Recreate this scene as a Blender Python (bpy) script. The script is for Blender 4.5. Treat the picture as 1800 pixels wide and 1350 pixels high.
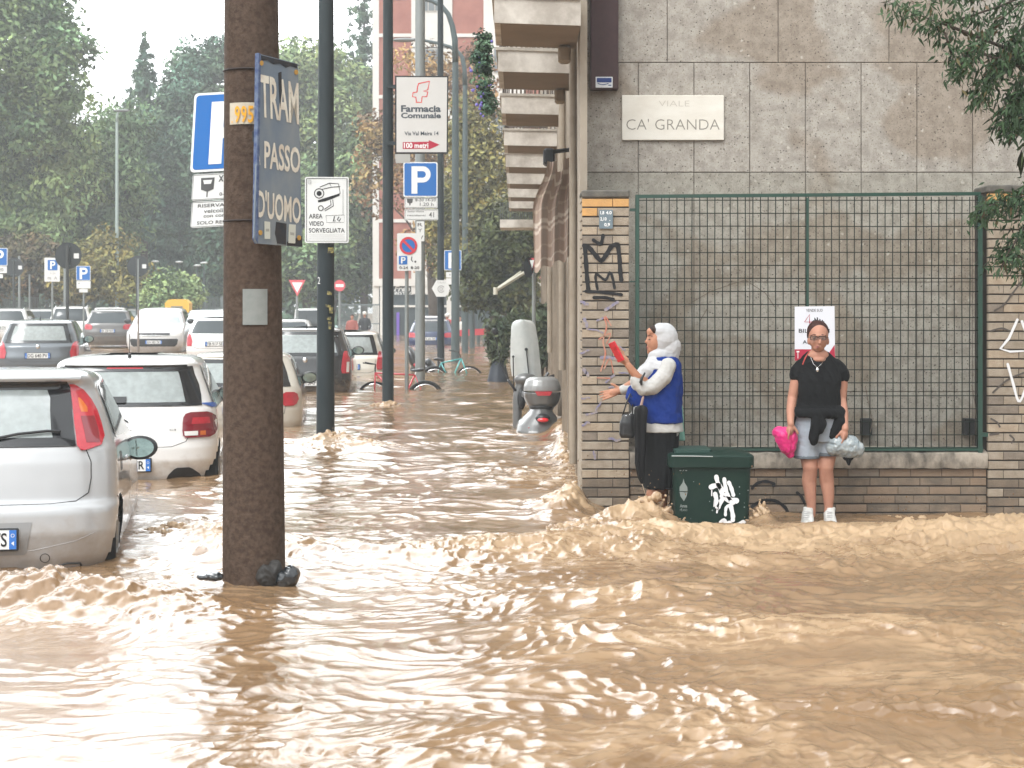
import bpy, bmesh, math, random
import numpy as np
from mathutils import Vector, Matrix
random.seed(7); RNG = np.random.default_rng(11)
S = bpy.context.scene
for o in list(bpy.data.objects): bpy.data.objects.remove(o)
R = math.radians
# ------------------------------------------------------------------ camera
F, XC, YC, EYE = 3000.0, 910.0, 540.0, 1.6       # focal length in photo pixels, vanishing point, eye height
cam = bpy.data.cameras.new('camera'); camo = bpy.data.objects.new('camera', cam); S.collection.objects.link(camo)
camo.location = (0, 0, EYE); camo.rotation_euler = (R(90), 0, 0)
cam.sensor_width = 36; cam.lens = 36*F/1800
cam.shift_x = (900-XC)/1800; cam.shift_y = -(675-YC)/1800
cam.clip_end = 2000; cam.clip_start = .1
cam.dof.use_dof = True; cam.dof.focus_distance = 13.4; cam.dof.aperture_fstop = 7.0
S.camera = camo
# ------------------------------------------------------------------ overcast sky
SUN_EL, SUN_AZ = 48, 212
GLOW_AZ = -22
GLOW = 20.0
w = bpy.data.worlds.new("World"); S.world = w; w.use_nodes = True
nt = w.node_tree; nt.nodes.clear()
def wn(t): return nt.nodes.new(t)
sky = wn('ShaderNodeTexSky'); sky.sky_type = 'NISHITA'; sky.sun_disc = False
sky.sun_elevation = R(SUN_EL); sky.sun_rotation = R(SUN_AZ)
sky.air_density = 1.0; sky.dust_density = 6.0; sky.ozone_density = 1.0
bw = wn('ShaderNodeRGBToBW'); nt.links.new(sky.outputs[0], bw.inputs[0])
tc = wn('ShaderNodeTexCoord'); sp = wn('ShaderNodeSeparateXYZ'); nt.links.new(tc.outputs['Generated'], sp.inputs[0])
rm = wn('ShaderNodeMapRange'); nt.links.new(sp.outputs['Z'], rm.inputs[0])          # overcast: brighter towards the zenith
rm.inputs[1].default_value = 0.0; rm.inputs[2].default_value = 0.9; rm.inputs[3].default_value = 1.22; rm.inputs[4].default_value = 2.1
cn = wn('ShaderNodeTexNoise'); cn.inputs['Scale'].default_value = 2.2; cn.inputs['Detail'].default_value = 4
nt.links.new(tc.outputs['Generated'], cn.inputs['Vector'])
cr = wn('ShaderNodeMapRange'); nt.links.new(cn.outputs[0], cr.inputs[0]); cr.inputs[3].default_value = .8; cr.inputs[4].default_value = 1.2
m0 = wn('ShaderNodeMath'); m0.operation = 'MULTIPLY'; nt.links.new(rm.outputs[0], m0.inputs[0]); nt.links.new(cr.outputs[0], m0.inputs[1])
m1 = wn('ShaderNodeMath'); m1.operation = 'MULTIPLY'; m1.inputs[1].default_value = .55   # part sky model, part even cloud
nt.links.new(bw.outputs[0], m1.inputs[0])
m1b = wn('ShaderNodeMath'); m1b.operation = 'ADD'; nt.links.new(m1.outputs[0], m1b.inputs[0]); m1b.inputs[1].default_value = 4.4
# broad bright patch added to the sky up the street, brightening the water's reflections
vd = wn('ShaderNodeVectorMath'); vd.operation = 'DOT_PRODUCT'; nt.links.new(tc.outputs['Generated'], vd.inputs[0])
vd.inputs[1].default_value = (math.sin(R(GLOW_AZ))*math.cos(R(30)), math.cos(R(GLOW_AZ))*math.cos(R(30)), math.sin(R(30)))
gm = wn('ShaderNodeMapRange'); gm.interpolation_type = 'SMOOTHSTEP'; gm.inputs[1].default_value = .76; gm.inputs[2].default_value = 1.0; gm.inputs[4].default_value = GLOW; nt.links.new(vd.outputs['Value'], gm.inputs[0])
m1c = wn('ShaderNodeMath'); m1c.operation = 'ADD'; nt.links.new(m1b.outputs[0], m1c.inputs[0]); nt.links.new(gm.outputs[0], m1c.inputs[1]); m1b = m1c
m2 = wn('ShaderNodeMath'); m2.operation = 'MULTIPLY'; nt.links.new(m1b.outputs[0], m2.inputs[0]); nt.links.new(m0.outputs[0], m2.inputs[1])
cc = wn('ShaderNodeCombineColor')
for i, k in enumerate((.955, .985, 1.0)):
    q = wn('ShaderNodeMath'); q.operation = 'MULTIPLY'; q.inputs[1].default_value = k
    nt.links.new(m2.outputs[0], q.inputs[0]); nt.links.new(q.outputs[0], cc.inputs[i])
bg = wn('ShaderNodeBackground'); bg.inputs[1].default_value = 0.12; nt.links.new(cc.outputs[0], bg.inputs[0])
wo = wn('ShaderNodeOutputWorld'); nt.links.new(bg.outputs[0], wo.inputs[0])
sun = bpy.data.lights.new('sun', 'SUN'); sun.energy = 1.15; sun.angle = R(25); sun.color = (1, .965, .92)
suno = bpy.data.objects.new('sun', sun); S.collection.objects.link(suno)
_d = Vector((math.sin(R(SUN_AZ))*math.cos(R(SUN_EL)), math.cos(R(SUN_AZ))*math.cos(R(SUN_EL)), math.sin(R(SUN_EL))))
suno.rotation_euler = _d.to_track_quat('Z', 'Y').to_euler()
S.view_settings.view_transform = 'Standard'; S.view_settings.look = 'None'
S.view_settings.exposure = 0.32; S.view_settings.gamma = 1.0
S.cycles.use_denoising = True; S.cycles.max_bounces = 8; S.cycles.transparent_max_bounces = 24
S.cycles.volume_bounces = 0; S.cycles.caustics_reflective = False; S.cycles.caustics_refractive = False
S.cycles.sample_clamp_indirect = 6

# ------------------------------------------------------------------ helpers
def P(px, py, D): return Vector(((px-XC)*D/F, D, EYE-(py-YC)*D/F))
def X(px, D): return (px-XC)*D/F
def Z(py, D): return EYE-(py-YC)*D/F
MATS = {}
def mat(name, col, rough=.6, metal=0., var=None, vscale=6., vamt=.5, bump=0., bscale=40., coat=0., trans=0., spec=None, alpha=1.,
        emit=None, stretch=None, sheen=0., tint=False, detail=5):
    """Principled material; var = second colour mixed in by noise; tint = multiply by the 'tint' vertex colour"""
    if name in MATS: return MATS[name]
    m = bpy.data.materials.new(name); m.use_nodes = True; n = m.node_tree.nodes; l = m.node_tree.links
    b = n['Principled BSDF']; c = tuple(col)+(1,)
    b.inputs['Base Color'].default_value = c; b.inputs['Roughness'].default_value = rough; b.inputs['Metallic'].default_value = metal
    b.inputs['Coat Weight'].default_value = coat; b.inputs['Coat Roughness'].default_value = .06
    b.inputs['Transmission Weight'].default_value = trans; b.inputs['Alpha'].default_value = alpha
    if spec is None and rough >= .5 and not coat: spec = .2
    if spec is not None: b.inputs['Specular IOR Level'].default_value = spec
    if sheen: b.inputs['Sheen Weight'].default_value = sheen
    t = n.new('ShaderNodeTexCoord'); vec = t.outputs['Object']
    if stretch:
        mp = n.new('ShaderNodeMapping'); mp.inputs['Scale'].default_value = stretch; l.new(vec, mp.inputs[0]); vec = mp.outputs[0]
    out = None
    if var:
        z = n.new('ShaderNodeTexNoise'); z.inputs['Scale'].default_value = vscale; z.inputs['Detail'].default_value = detail; z.inputs['Roughness'].default_value = .62
        l.new(vec, z.inputs['Vector'])
        r = n.new('ShaderNodeMapRange'); r.inputs[1].default_value = .5-.25*(1.1-vamt); r.inputs[2].default_value = .5+.3*(1.1-vamt)
        r.inputs[1].default_value = .38; r.inputs[2].default_value = .66; r.inputs[4].default_value = vamt
        l.new(z.outputs[0], r.inputs[0])
        x = n.new('ShaderNodeMix'); x.data_type = 'RGBA'; x.inputs['A'].default_value = c; x.inputs['B'].default_value = tuple(var)+(1,)
        l.new(r.outputs[0], x.inputs[0]); out = x.outputs['Result']
    if tint:
        a = n.new('ShaderNodeAttribute'); a.attribute_name = 'tint'
        y = n.new('ShaderNodeMix'); y.data_type = 'RGBA'; y.blend_type = 'MULTIPLY'; y.inputs[0].default_value = 1
        if out: l.new(out, y.inputs['A'])
        else: y.inputs['A'].default_value = c
        l.new(a.outputs['Color'], y.inputs['B']); out = y.outputs['Result']
    if out: l.new(out, b.inputs['Base Color'])
    if bump:
        z2 = n.new('ShaderNodeTexNoise'); z2.inputs['Scale'].default_value = bscale; z2.inputs['Detail'].default_value = 4; l.new(vec, z2.inputs['Vector'])
        bp = n.new('ShaderNodeBump'); bp.inputs['Strength'].default_value = bump; bp.inputs['Distance'].default_value = .01
        l.new(z2.outputs[0], bp.inputs['Height']); l.new(bp.outputs[0], b.inputs['Normal'])
    if emit:
        b.inputs['Emission Color'].default_value = tuple(emit)+(1,); b.inputs['Emission Strength'].default_value = 1
    MATS[name] = m; return m

COL = S.collection
class MB:
    def __init__(s): s.v = []; s.f = []
    def add(s, vs, fs):
        k = len(s.v); s.v += [tuple(a) for a in vs]; s.f += [tuple(i+k for i in f) for f in fs]; return s
    def box(s, lo, hi, M=None):
        x0, y0, z0 = lo; x1, y1, z1 = hi
        vs = [(x0,y0,z0),(x1,y0,z0),(x1,y1,z0),(x0,y1,z0),(x0,y0,z1),(x1,y0,z1),(x1,y1,z1),(x0,y1,z1)]
        if M is not None: vs = [M @ Vector(q) for q in vs]
        return s.add(vs, [(0,3,2,1),(4,5,6,7),(0,1,5,4),(1,2,6,5),(2,3,7,6),(3,0,4,7)])
    def bbox(s, lo, hi, b=.01):                       # box with bevelled vertical and top edges (chamfer)
        x0, y0, z0 = lo; x1, y1, z1 = hi
        r = [(x0+b,y0),(x1-b,y0),(x1,y0+b),(x1,y1-b),(x1-b,y1),(x0+b,y1),(x0,y1-b),(x0,y0+b)]
        cx, cy = (x0+x1)/2, (y0+y1)/2
        def ins(q, k): return (q[0]+(cx-q[0])*k*b/abs(x1-x0)*2, q[1]+(cy-q[1])*k*b/abs(y1-y0)*2)
        rings = [[(*ins(q, 1), z0) for q in r], [(*q, z0+b) for q in r], [(*q, z1-b) for q in r], [(*ins(q, 1), z1) for q in r]]
        return s.rings(rings, caps=True)
    def rings(s, rings, caps=False, closed=True):
        k = len(s.v); n = len(rings[0])
        for r in rings: s.v += [tuple(a) for a in r]
        for i in range(len(rings)-1):
            for j in range(n if closed else n-1):
                a = k+i*n+j; b = k+i*n+(j+1) % n
                s.f.append((a, b, b+n, a+n))
        if caps:
            s.f.append(tuple(k+j for j in reversed(range(n)))); s.f.append(tuple(k+(len(rings)-1)*n+j for j in range(n)))
        return s
    def cyl(s, a, b, r0, r1=None, n=12, caps=True):
        a = Vector(a); b = Vector(b); r1 = r0 if r1 is None else r1
        d = (b-a).normalized(); u = d.orthogonal().normalized(); w_ = d.cross(u)
        mk = lambda c, r: [c+(u*math.cos(t)+w_*math.sin(t))*r for t in [2*math.pi*i/n for i in range(n)]]
        return s.rings([mk(a, r0), mk(b, r1)], caps=caps)
    def tube(s, pts, r, n=8, caps=True):
        pts = [Vector(p) for p in pts]; rs = r if isinstance(r, (list, tuple)) else [r]*len(pts)
        up = None; rings = []
        for i, p in enumerate(pts):
            d = (pts[min(i+1, len(pts)-1)]-pts[max(i-1, 0)]).normalized()
            if up is None: up = d.orthogonal().normalized()
            up = (up-d*up.dot(d)).normalized(); w_ = d.cross(up)
            rings.append([p+(up*math.cos(t)+w_*math.sin(t))*rs[i] for t in [2*math.pi*k/n for k in range(n)]])
        return s.rings(rings, caps=caps)
    def ell(s, c, r, n=12, m=8, M=None):
        k = len(s.v); c = Vector(c); r = Vector((r, r, r)) if isinstance(r, (int, float)) else Vector(r)
        rings = []
        for i in range(1, m):
            ph = math.pi*i/m
            rings.append([Vector((r.x*math.sin(ph)*math.cos(t), r.y*math.sin(ph)*math.sin(t), -r.z*math.cos(ph))) for t in [2*math.pi*j/n for j in range(n)]])
        vs = [q for g in rings for q in g]+[Vector((0,0,-r.z)), Vector((0,0,r.z))]
        if M is not None: vs = [M @ q for q in vs]
        fs = []
        for i in range(m-2):
            for j in range(n): fs.append((i*n+j, i*n+(j+1) % n, (i+1)*n+(j+1) % n, (i+1)*n+j))
        b, t_ = (m-1)*n, (m-1)*n+1
        for j in range(n): fs.append((b, (j+1) % n, j)); fs.append((t_, (m-2)*n+j, (m-2)*n+(j+1) % n))
        return s.add([q+c for q in vs], fs)
    def build(s, name, m, parent=None, smooth=False, mods=None):
        me = bpy.data.meshes.new(name); v = s.v
        if parent is not None and parent.get('_w'): p = parent.location; v = [(a[0]-p.x, a[1]-p.y, a[2]-p.z) for a in v]
        elif parent is not None and parent.parent is not None and parent.parent.get('_w'): p = parent.parent.location; v = [(a[0]-p.x, a[1]-p.y, a[2]-p.z) for a in v]
        me.from_pydata(v, [], s.f); me.update()
        bm = bmesh.new(); bm.from_mesh(me); bmesh.ops.recalc_face_normals(bm, faces=bm.faces); bm.to_mesh(me); bm.free()
        if smooth:
            for q in me.polygons: q.use_smooth = True
            if smooth != 'all': me.set_sharp_from_angle(angle=R(smooth if smooth is not True else 38))
        return linkmesh(name, me, m, parent)
def linkmesh(name, me, m, parent=None):
    o = bpy.data.objects.new(name, me); COL.objects.link(o)
    if m is not None: me.materials.append(m)
    if parent is not None: o.parent = parent
    return o
def tag(o, label=None, cat=None, group=None, kind=None):
    if label: o['label'] = label
    if cat: o['category'] = cat
    if group: o['group'] = group
    if kind: o['kind'] = kind
    return o
def thing(name, label, cat, loc=(0,0,0), group=None, world=True, rz=0):
    o = bpy.data.objects.new(name, None); COL.objects.link(o); o.location = loc; o.empty_display_size = .1
    if world: o['_w'] = 1
    o.rotation_euler.z = rz
    return tag(o, label, cat, group)
def copy_tree(o, parent=None):
    c = o.copy(); COL.objects.link(c); c.parent = parent
    for ch in list(o.children): copy_tree(ch, c)
    return c
def world_top(o, mb_loc):                          # give a world-built single mesh its own origin
    me = o.data; L = Vector(mb_loc)
    me.transform(Matrix.Translation(-L)); o.location = L; return o

# --- pixel frames: a flat object standing at its real place, drawn on in photo pixels
class PF:
    def __init__(s, D, k=0., px0=0., kv=0., py0=0.): s.D = D; s.k = k; s.px0 = px0; s.kv = kv; s.py0 = py0
    def __call__(s, x, y, off=0.):
        D = s.D+s.k*(x-s.px0)+s.kv*(y-s.py0)
        q = P(x, y, D); q.y -= off; return q
def poly(mb, pf, pts, off=0., th=.004):
    """prism of an outline given in px on frame pf; front face proud by off"""
    n = len(pts); f = [pf(x, y, off) for x, y in pts]; b = [pf(x, y, off-th) for x, y in pts]
    mb.add(f+b, [tuple(range(n)), tuple(reversed(range(n, 2*n)))]+[(i, i+n, (i+1) % n+n, (i+1) % n) for i in range(n)]); return mb
def rrect(x0, y0, x1, y1, r, n=4):
    o = []
    for cx, cy, a0 in ((x0+r,y0+r,180),(x1-r,y0+r,270),(x1-r,y1-r,0),(x0+r,y1-r,90)):
        for i in range(n+1):
            a = R(a0+90*i/n); o.append((cx+r*math.cos(a), cy+r*math.sin(a)))
    return o
def circ(cx, cy, r, n=28, ry=None): return [(cx+r*math.cos(2*math.pi*i/n), cy+(ry or r)*math.sin(2*math.pi*i/n)) for i in range(n)]
def ringp(mb, pf, cx, cy, r0, r1, off, n=32, a0=0, a1=360, th=.002):
    full = abs(a1-a0) >= 360; k = n if full else n+1
    A = [R(a0+(a1-a0)*i/n) for i in range(k)]
    o = [pf(cx+r1*math.cos(a), cy+r1*math.sin(a), off) for a in A]; q = [pf(cx+r0*math.cos(a), cy+r0*math.sin(a), off) for a in A]
    mb.add(o+q, [(i, (i+1) % k, (i+1) % k+k, i+k) for i in range(k if full else k-1)])
def stroke(mb, pf, pts, w_, off, caps=True, smooth=True):
    """spray or brush line: a ribbon along px points, width w_ px"""
    if smooth and len(pts) > 2:
        q = []
        for i in range(len(pts)-1):
            p0 = pts[max(i-1,0)]; p1 = pts[i]; p2 = pts[i+1]; p3 = pts[min(i+2, len(pts)-1)]
            for t in (0,.25,.5,.75):
                q.append(tuple(.5*((2*p1[a])+(-p0[a]+p2[a])*t+(2*p0[a]-5*p1[a]+4*p2[a]-p3[a])*t*t+(-p0[a]+3*p1[a]-3*p2[a]+p3[a])*t**3) for a in (0,1)))
        q.append(pts[-1]); pts = q
    L = []; Rr = []; n = len(pts)
    for i, p in enumerate(pts):
        a = pts[max(i-1,0)]; b = pts[min(i+1,n-1)]; dx, dy = b[0]-a[0], b[1]-a[1]; d = math.hypot(dx, dy) or 1
        ww = w_*(.5+.06*math.sin(i*1.7)); L.append(pf(p[0]-dy/d*ww, p[1]+dx/d*ww, off)); Rr.append(pf(p[0]+dy/d*ww, p[1]-dx/d*ww, off))
    mb.add(L+Rr, [(i, i+1, i+1+n, i+n) for i in range(n-1)])
    if caps:
        for j, (cx, cy) in enumerate((pts[0], pts[-1])):
            c = circ(cx, cy, w_*.52, 10); mb.add([pf(x, y, off+.0006*(j+1)) for x, y in c], [tuple(range(10))])
def textverts(s, bold=.0, font=None):
    cu = bpy.data.curves.new('t', 'FONT'); cu.body = s; cu.size = 1; cu.offset = bold; cu.resolution_u = 3
    o = bpy.data.objects.new('t', cu); COL.objects.link(o); bpy.context.view_layer.update()
    me = bpy.data.meshes.new_from_object(o.evaluated_get(bpy.context.evaluated_depsgraph_get()))
    vs = [(v.co.x, v.co.y) for v in me.vertices]; fs = [tuple(p.vertices) for p in me.polygons]
    bpy.data.objects.remove(o); bpy.data.curves.remove(cu); bpy.data.meshes.remove(me); return vs, fs
def text(mb, pf, s, x0, y0, x1, y1, off=.004, bold=.02, slant=0., flipx=False):
    """lettering fitted into the px box (x0,y0 top-left .. x1,y1 bottom-right)"""
    vs, fs = textverts(s, bold)
    if not vs: return
    ax = min(v[0] for v in vs); bx = max(v[0] for v in vs); ay = min(v[1] for v in vs); by = max(v[1] for v in vs)
    out = []
    for a, b in vs:
        u = (a-ax)/(bx-ax or 1); t = (b-ay)/(by-ay or 1)
        out.append(pf(x0+(x1-x0)*u+slant*(t-.5), y1+(y0-y1)*t, off))
    mb.add(out, fs)
def fbm1(x, seed=0): return math.sin(x*1.7+seed)+.5*math.sin(x*3.9+seed*2.1)+.25*math.sin(x*8.3+seed*.7)

# numpy perlin
def _perm(seed): r = np.random.default_rng(seed); p = r.permutation(256); return np.concatenate([p, p])
def perlin(x, y, seed=0):
    p = _perm(seed); xi = np.floor(x).astype(int); yi = np.floor(y).astype(int); xf = x-xi; yf = y-yi; xi &= 255; yi &= 255
    u = xf*xf*xf*(xf*(xf*6-15)+10); v = yf*yf*yf*(yf*(yf*6-15)+10)
    def g(ix, iy, dx, dy):
        h = p[p[ix & 255]+(iy & 255)]*(2*np.pi/256); return np.cos(h)*dx+np.sin(h)*dy
    a = g(xi, yi, xf, yf); b = g(xi+1, yi, xf-1, yf); c = g(xi, yi+1, xf, yf-1); d = g(xi+1, yi+1, xf-1, yf-1)
    return (a+(b-a)*u+(c-a)*v+(a-b-c+d)*u*v)*1.5
def fbm(x, y, o=4, seed=0, gain=.5, ridged=False):
    s = 0; a = 1; t = 0
    for i in range(o):
        n = perlin(x, y, seed+i*17)
        if ridged: n = 1-2*np.abs(n)
        s = s+n*a; t += a; a *= gain; x, y = x*1.97+3.1, y*2.03+7.7
    return s/t
def smooth01(t): t = np.clip(t, 0, 1); return t*t*(3-2*t)
def npmesh(name, V, Fq, m, parent=None, attr=None, smooth=True):
    me = bpy.data.meshes.new(name); k = Fq.shape[1]; nf = len(Fq)
    me.vertices.add(len(V)); me.vertices.foreach_set('co', V.astype(np.float32).ravel())
    me.loops.add(nf*k); me.loops.foreach_set('vertex_index', Fq.astype(np.int32).ravel())
    me.polygons.add(nf); me.polygons.foreach_set('loop_start', np.arange(0, nf*k, k, dtype=np.int32))
    if smooth: me.polygons.foreach_set('use_smooth', np.ones(nf, dtype=bool))
    me.update(calc_edges=True)
    if attr is not None:
        a = me.color_attributes.new('tint', 'FLOAT_COLOR', 'POINT'); c = np.ones((len(V), 4), np.float32); c[:, :3] = attr; a.data.foreach_set('color', c.ravel())
    return linkmesh(name, me, m, parent)
# ------------------------------------------------------------------ ground and flood water
def level(x, y):                                   # mean height of the flood: it stands higher up the street
    z = .12*smooth01((y-22)/35)
    z = z-.10*smooth01((x-.45)/.5)*smooth01((y-12.4)/.7)*(1-smooth01((y-14.6)/1))
    return z
def gauss(x, y, cx, cy, sx, sy, rot=0.):
    c, s = math.cos(rot), math.sin(rot); dx = x-cx; dy = y-cy; u = (dx*c+dy*s)/sx; v = (-dx*s+dy*c)/sy
    return np.exp(-.5*(u*u+v*v))
#         cx    cy    sx   sy   rot  height energy
MOUNDS = [(-2.45, 9.15, .62, .28, -.25, .18, .55), (-2.15, 11.9, .30, .55, .5, .035, .9), (-1.75, 11.3, .45, .3, 0, .01, .7),
          (-2.20, 20.0, .30, .22, 0, .06, 1.), (-1.9, 19.4, .45, .3, 0, .05, .8),
          (.95, 12.72, .14, .17, 0, .10, 1.3), (.80, 12.55, .2, .17, 0, .06, 1.3), (1.84, 12.85, .08, .12, 0, .08, 1.2),
          (.44, 13.85, .075, .3, 0, .07, 1.2), (.30, 13.5, .18, .4, 0, .06, .9), (.56, 18.6, .12, 1.6, 0, .10, .8), (.60, 22.5, .12, 1.6, 0, .10, .8), (-.05, 15.8, .6, .8, .3, .03, .5),
          (1.0, 11.8, .8, .33, 0, .02, 1.1), (2.3, 11.75, .9, .28, 0, .0, 1.0), (3.5, 11.8, .5, .4, 0, .07, 1.2), (2.7, 11.6, .5, .3, .1, .05, 1.1),
          (.1, 11.2, .6, .4, .2, .03, .8), (-.6, 11.0, .6, .3, 0, .02, .6), 
          (1.05, 8.2, .5, .22, -.1, .045, .3), (1.9, 8.3, .3, .2, .2, .03, .2), (.4, 9.3, .5, .2, .1, .035, .3), (2.2, 7.1, .5, .25, 0, .03, .15)]
TROUGH = [(1.5, 10.75, 1.8, .35, 0, -.02), (.6, 7.9, .6, .25, -.1, -.03), (-.1, 9.0, .5, .25, 0, -.02)]
def water_z(x, y):
    x = np.asarray(x, float); y = np.asarray(y, float)
    e = np.full(x.shape, .30); z = level(x, y)
    e = e+.30*smooth01((x-.0)/1.5)*smooth01((y-10.0)/1.)*(1-smooth01((y-12.5)/.6))
    e = e+.22*smooth01((y-12)/6)
    e = e+.26*smooth01((x+.4)/1.2)*(1-smooth01((y-10.5)/1.))
    e = e*(1-.55*smooth01((-x-.3)/1.2)*(1-smooth01((y-9.2)/1.0))*(1-smooth01((y-8.4)/.3)))
    wx = x+.35*fbm(x*.8, y*.8, 2, 90); wy = y+.35*fbm(x*.8+5, y*.8+9, 2, 91)
    for cx, cy, sx, sy, r, h, en in MOUNDS:
        g = gauss(wx*.25+x*.75, wy*.25+y*.75, cx, cy, sx, sy, r); z = z+h*g*(1+.5*fbm(x*9, y*9, 3, 200)*min(en, 1)); e = e+en*.6*g
    for cx, cy, sx, sy, r, h in TROUGH: z = z+h*gauss(x, y, cx, cy, sx, sy, r)
    e = np.clip(e, .08, 1.35)
    cell = np.maximum(y*.0022, .004)
    def octave(w_, amp, seed, ridged=False, asp=1.5, rot=.35):
        c, s = math.cos(rot), math.sin(rot); u = (wx*c+wy*s)/(w_*asp); v = (-wx*s+wy*c)/w_
        n = perlin(u, v, seed)
        if ridged: n = 1-2*np.abs(n)
        fade = smooth01((w_/cell-3)/3); return n*amp*fade
    pt = .5+1.2*smooth01(.5+.9*fbm(wx*.9, wy*1.7, 3, 95))
    z = z+octave(1.7, .03, 1, asp=1.6)*(.5+e)+octave(.8, .030, 2, asp=1.8, rot=.15)*(.4+e)
    z = z+(octave(.42, .016, 3, True, 1.3, .5)+octave(.23, .017, 4, True, 1.25, -.4)+octave(.12, .0135, 5, True, 1.2, .8))*(.10+e*.95)*pt
    z = z+(octave(.065, .0085, 6, True, 1.15, -.7)+octave(.034, .0042, 7, True, 1.1, .2)+octave(.019, .0016, 8, True, 1.3))*(.06+e*e*1.3)*pt
    # churned tops only where the flow is rough
    ch = fbm(wx*7, wy*7, 5, 40, .62, True); z = z+smooth01((e-.55)/.5)*ch*.034
    return z, e
ny, nx = 1450, 1060
Yg = 5.2*(78/5.2)**(np.linspace(0, 1, ny)); U = np.linspace(-.42, .42, nx)
GX = U[None, :]*Yg[:, None]; GY = np.repeat(Yg[:, None], nx, 1)
GZ, GE = water_z(GX, GY)
# horizontal pinch of crests
dzx = np.gradient(GZ, axis=1)/np.gradient(GX, axis=1); dzy = np.gradient(GZ, axis=0)/np.gradient(GY, axis=0)
slope = np.sqrt(dzx**2+dzy**2)
hx = GX+.03*fbm(GX*11, GY*11, 3, 60)*np.clip(GE-.35, 0, 1)*1.2; hy = GY+.03*fbm(GX*11+4, GY*11+8, 3, 61)*np.clip(GE-.35, 0, 1)*1.2
foamn = fbm(GX*2.2, GY*4.5, 5, 70, .6); foamf = fbm(GX*9, GY*20, 4, 71, .65)
foam_glint = np.clip((GE-.55)*1.1+foamn*.5+foamf*.35, 0, 1)*smooth01((GE-.42)/.4)
fleck = smooth01((fbm(GX*3.2+.4*fbm(GX*2, GY*2, 2, 3), GY*8.5, 5, 77, .62, True)-.30)/.22)*smooth01((fbm(GX*.9, GY*1.4, 3, 78)+.25)/.5)  # pale flecks: foam, with sky glints put into the colour as well
foam_glint = np.clip(foam_glint+.45*fleck*(.45+.55*smooth01((GX+.8)/1.2)), 0, 1)
streak = np.clip(.5+.9*fbm(GX*.7, GY*1.6, 4, 80), 0, 1)
V = np.stack([hx, hy, GZ], -1).reshape(-1, 3)
idx = np.arange(ny*nx).reshape(ny, nx); Fq = np.stack([idx[:-1,:-1], idx[:-1,1:], idx[1:,1:], idx[1:,:-1]], -1).reshape(-1, 4)
attr = np.stack([foam_glint, streak, np.clip(GE, 0, 1)], -1).reshape(-1, 3)
def water_material():
    m = bpy.data.materials.new('muddy_water'); m.use_nodes = True; n = m.node_tree.nodes; l = m.node_tree.links; b = n['Principled BSDF']
    a = n.new('ShaderNodeAttribute'); a.attribute_name = 'tint'; s = n.new('ShaderNodeSeparateColor'); l.new(a.outputs['Color'], s.inputs[0])
    c1 = n.new('ShaderNodeMix'); c1.data_type = 'RGBA'; c1.inputs['A'].default_value = (.175, .102, .050, 1); c1.inputs['B'].default_value = (.25, .157, .086, 1); l.new(s.outputs[1], c1.inputs[0])
    c2 = n.new('ShaderNodeMix'); c2.data_type = 'RGBA'; c2.inputs['B'].default_value = (.42, .288, .168, 1); l.new(s.outputs[0], c2.inputs[0]); l.new(c1.outputs['Result'], c2.inputs['A'])
    l.new(c2.outputs['Result'], b.inputs['Base Color'])
    r = n.new('ShaderNodeMapRange'); r.inputs[3].default_value = .05; r.inputs[4].default_value = .5; l.new(s.outputs[0], r.inputs[0]); l.new(r.outputs[0], b.inputs['Roughness'])
    b.inputs['IOR'].default_value = 1.6
    t = n.new('ShaderNodeTexCoord'); mp = n.new('ShaderNodeMapping'); mp.inputs['Scale'].default_value = (1, 1.5, 1); l.new(t.outputs['Object'], mp.inputs[0])
    z = n.new('ShaderNodeTexNoise'); z.inputs['Scale'].default_value = 40; z.inputs['Detail'].default_value = 6; z.inputs['Roughness'].default_value = .62; z.inputs['Distortion'].default_value = .6; l.new(mp.outputs[0], z.inputs['Vector'])
    bp = n.new('ShaderNodeBump'); bp.inputs['Strength'].default_value = .08; bp.inputs['Distance'].default_value = .02; l.new(z.outputs[0], bp.inputs['Height']); l.new(bp.outputs[0], b.inputs['Normal'])
    return m
WM = water_material()
wat = npmesh('flood_water', V, Fq, WM, attr=attr)
tag(wat, 'brown muddy flood water rushing down the street', kind='structure')
g = MB(); g.add([(-400,-60,-.62),(400,-60,-.62),(400,600,-.62),(-400,600,-.62)], [(0,1,2,3)])
tag(g.build('ground', mat('street_mud', (.16,.11,.07), .8, var=(.22,.16,.10), vscale=.5)), 'street bed under the flood water', kind='structure')
# outer water beyond the modelled chop
g = MB()
yf = Yg[-1]-.3
g.add([(-300,-50,-.12),(-.372*yf,-50,-.12),(-.372*yf,yf,-.12),(-300,yf,-.12)], [(0,1,2,3)]) if False else None
g.add([(-200,yf,.06),(200,yf,.06),(200,170,.06),(-200,170,.06)], [(0,1,2,3)])
tag(npmesh('distant_water', np.array(g.v), np.array(g.f), WM, attr=np.tile(np.array([.2,.5,.4]), (4,1))), 'flood water reaching the far car park', kind='structure')
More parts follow.
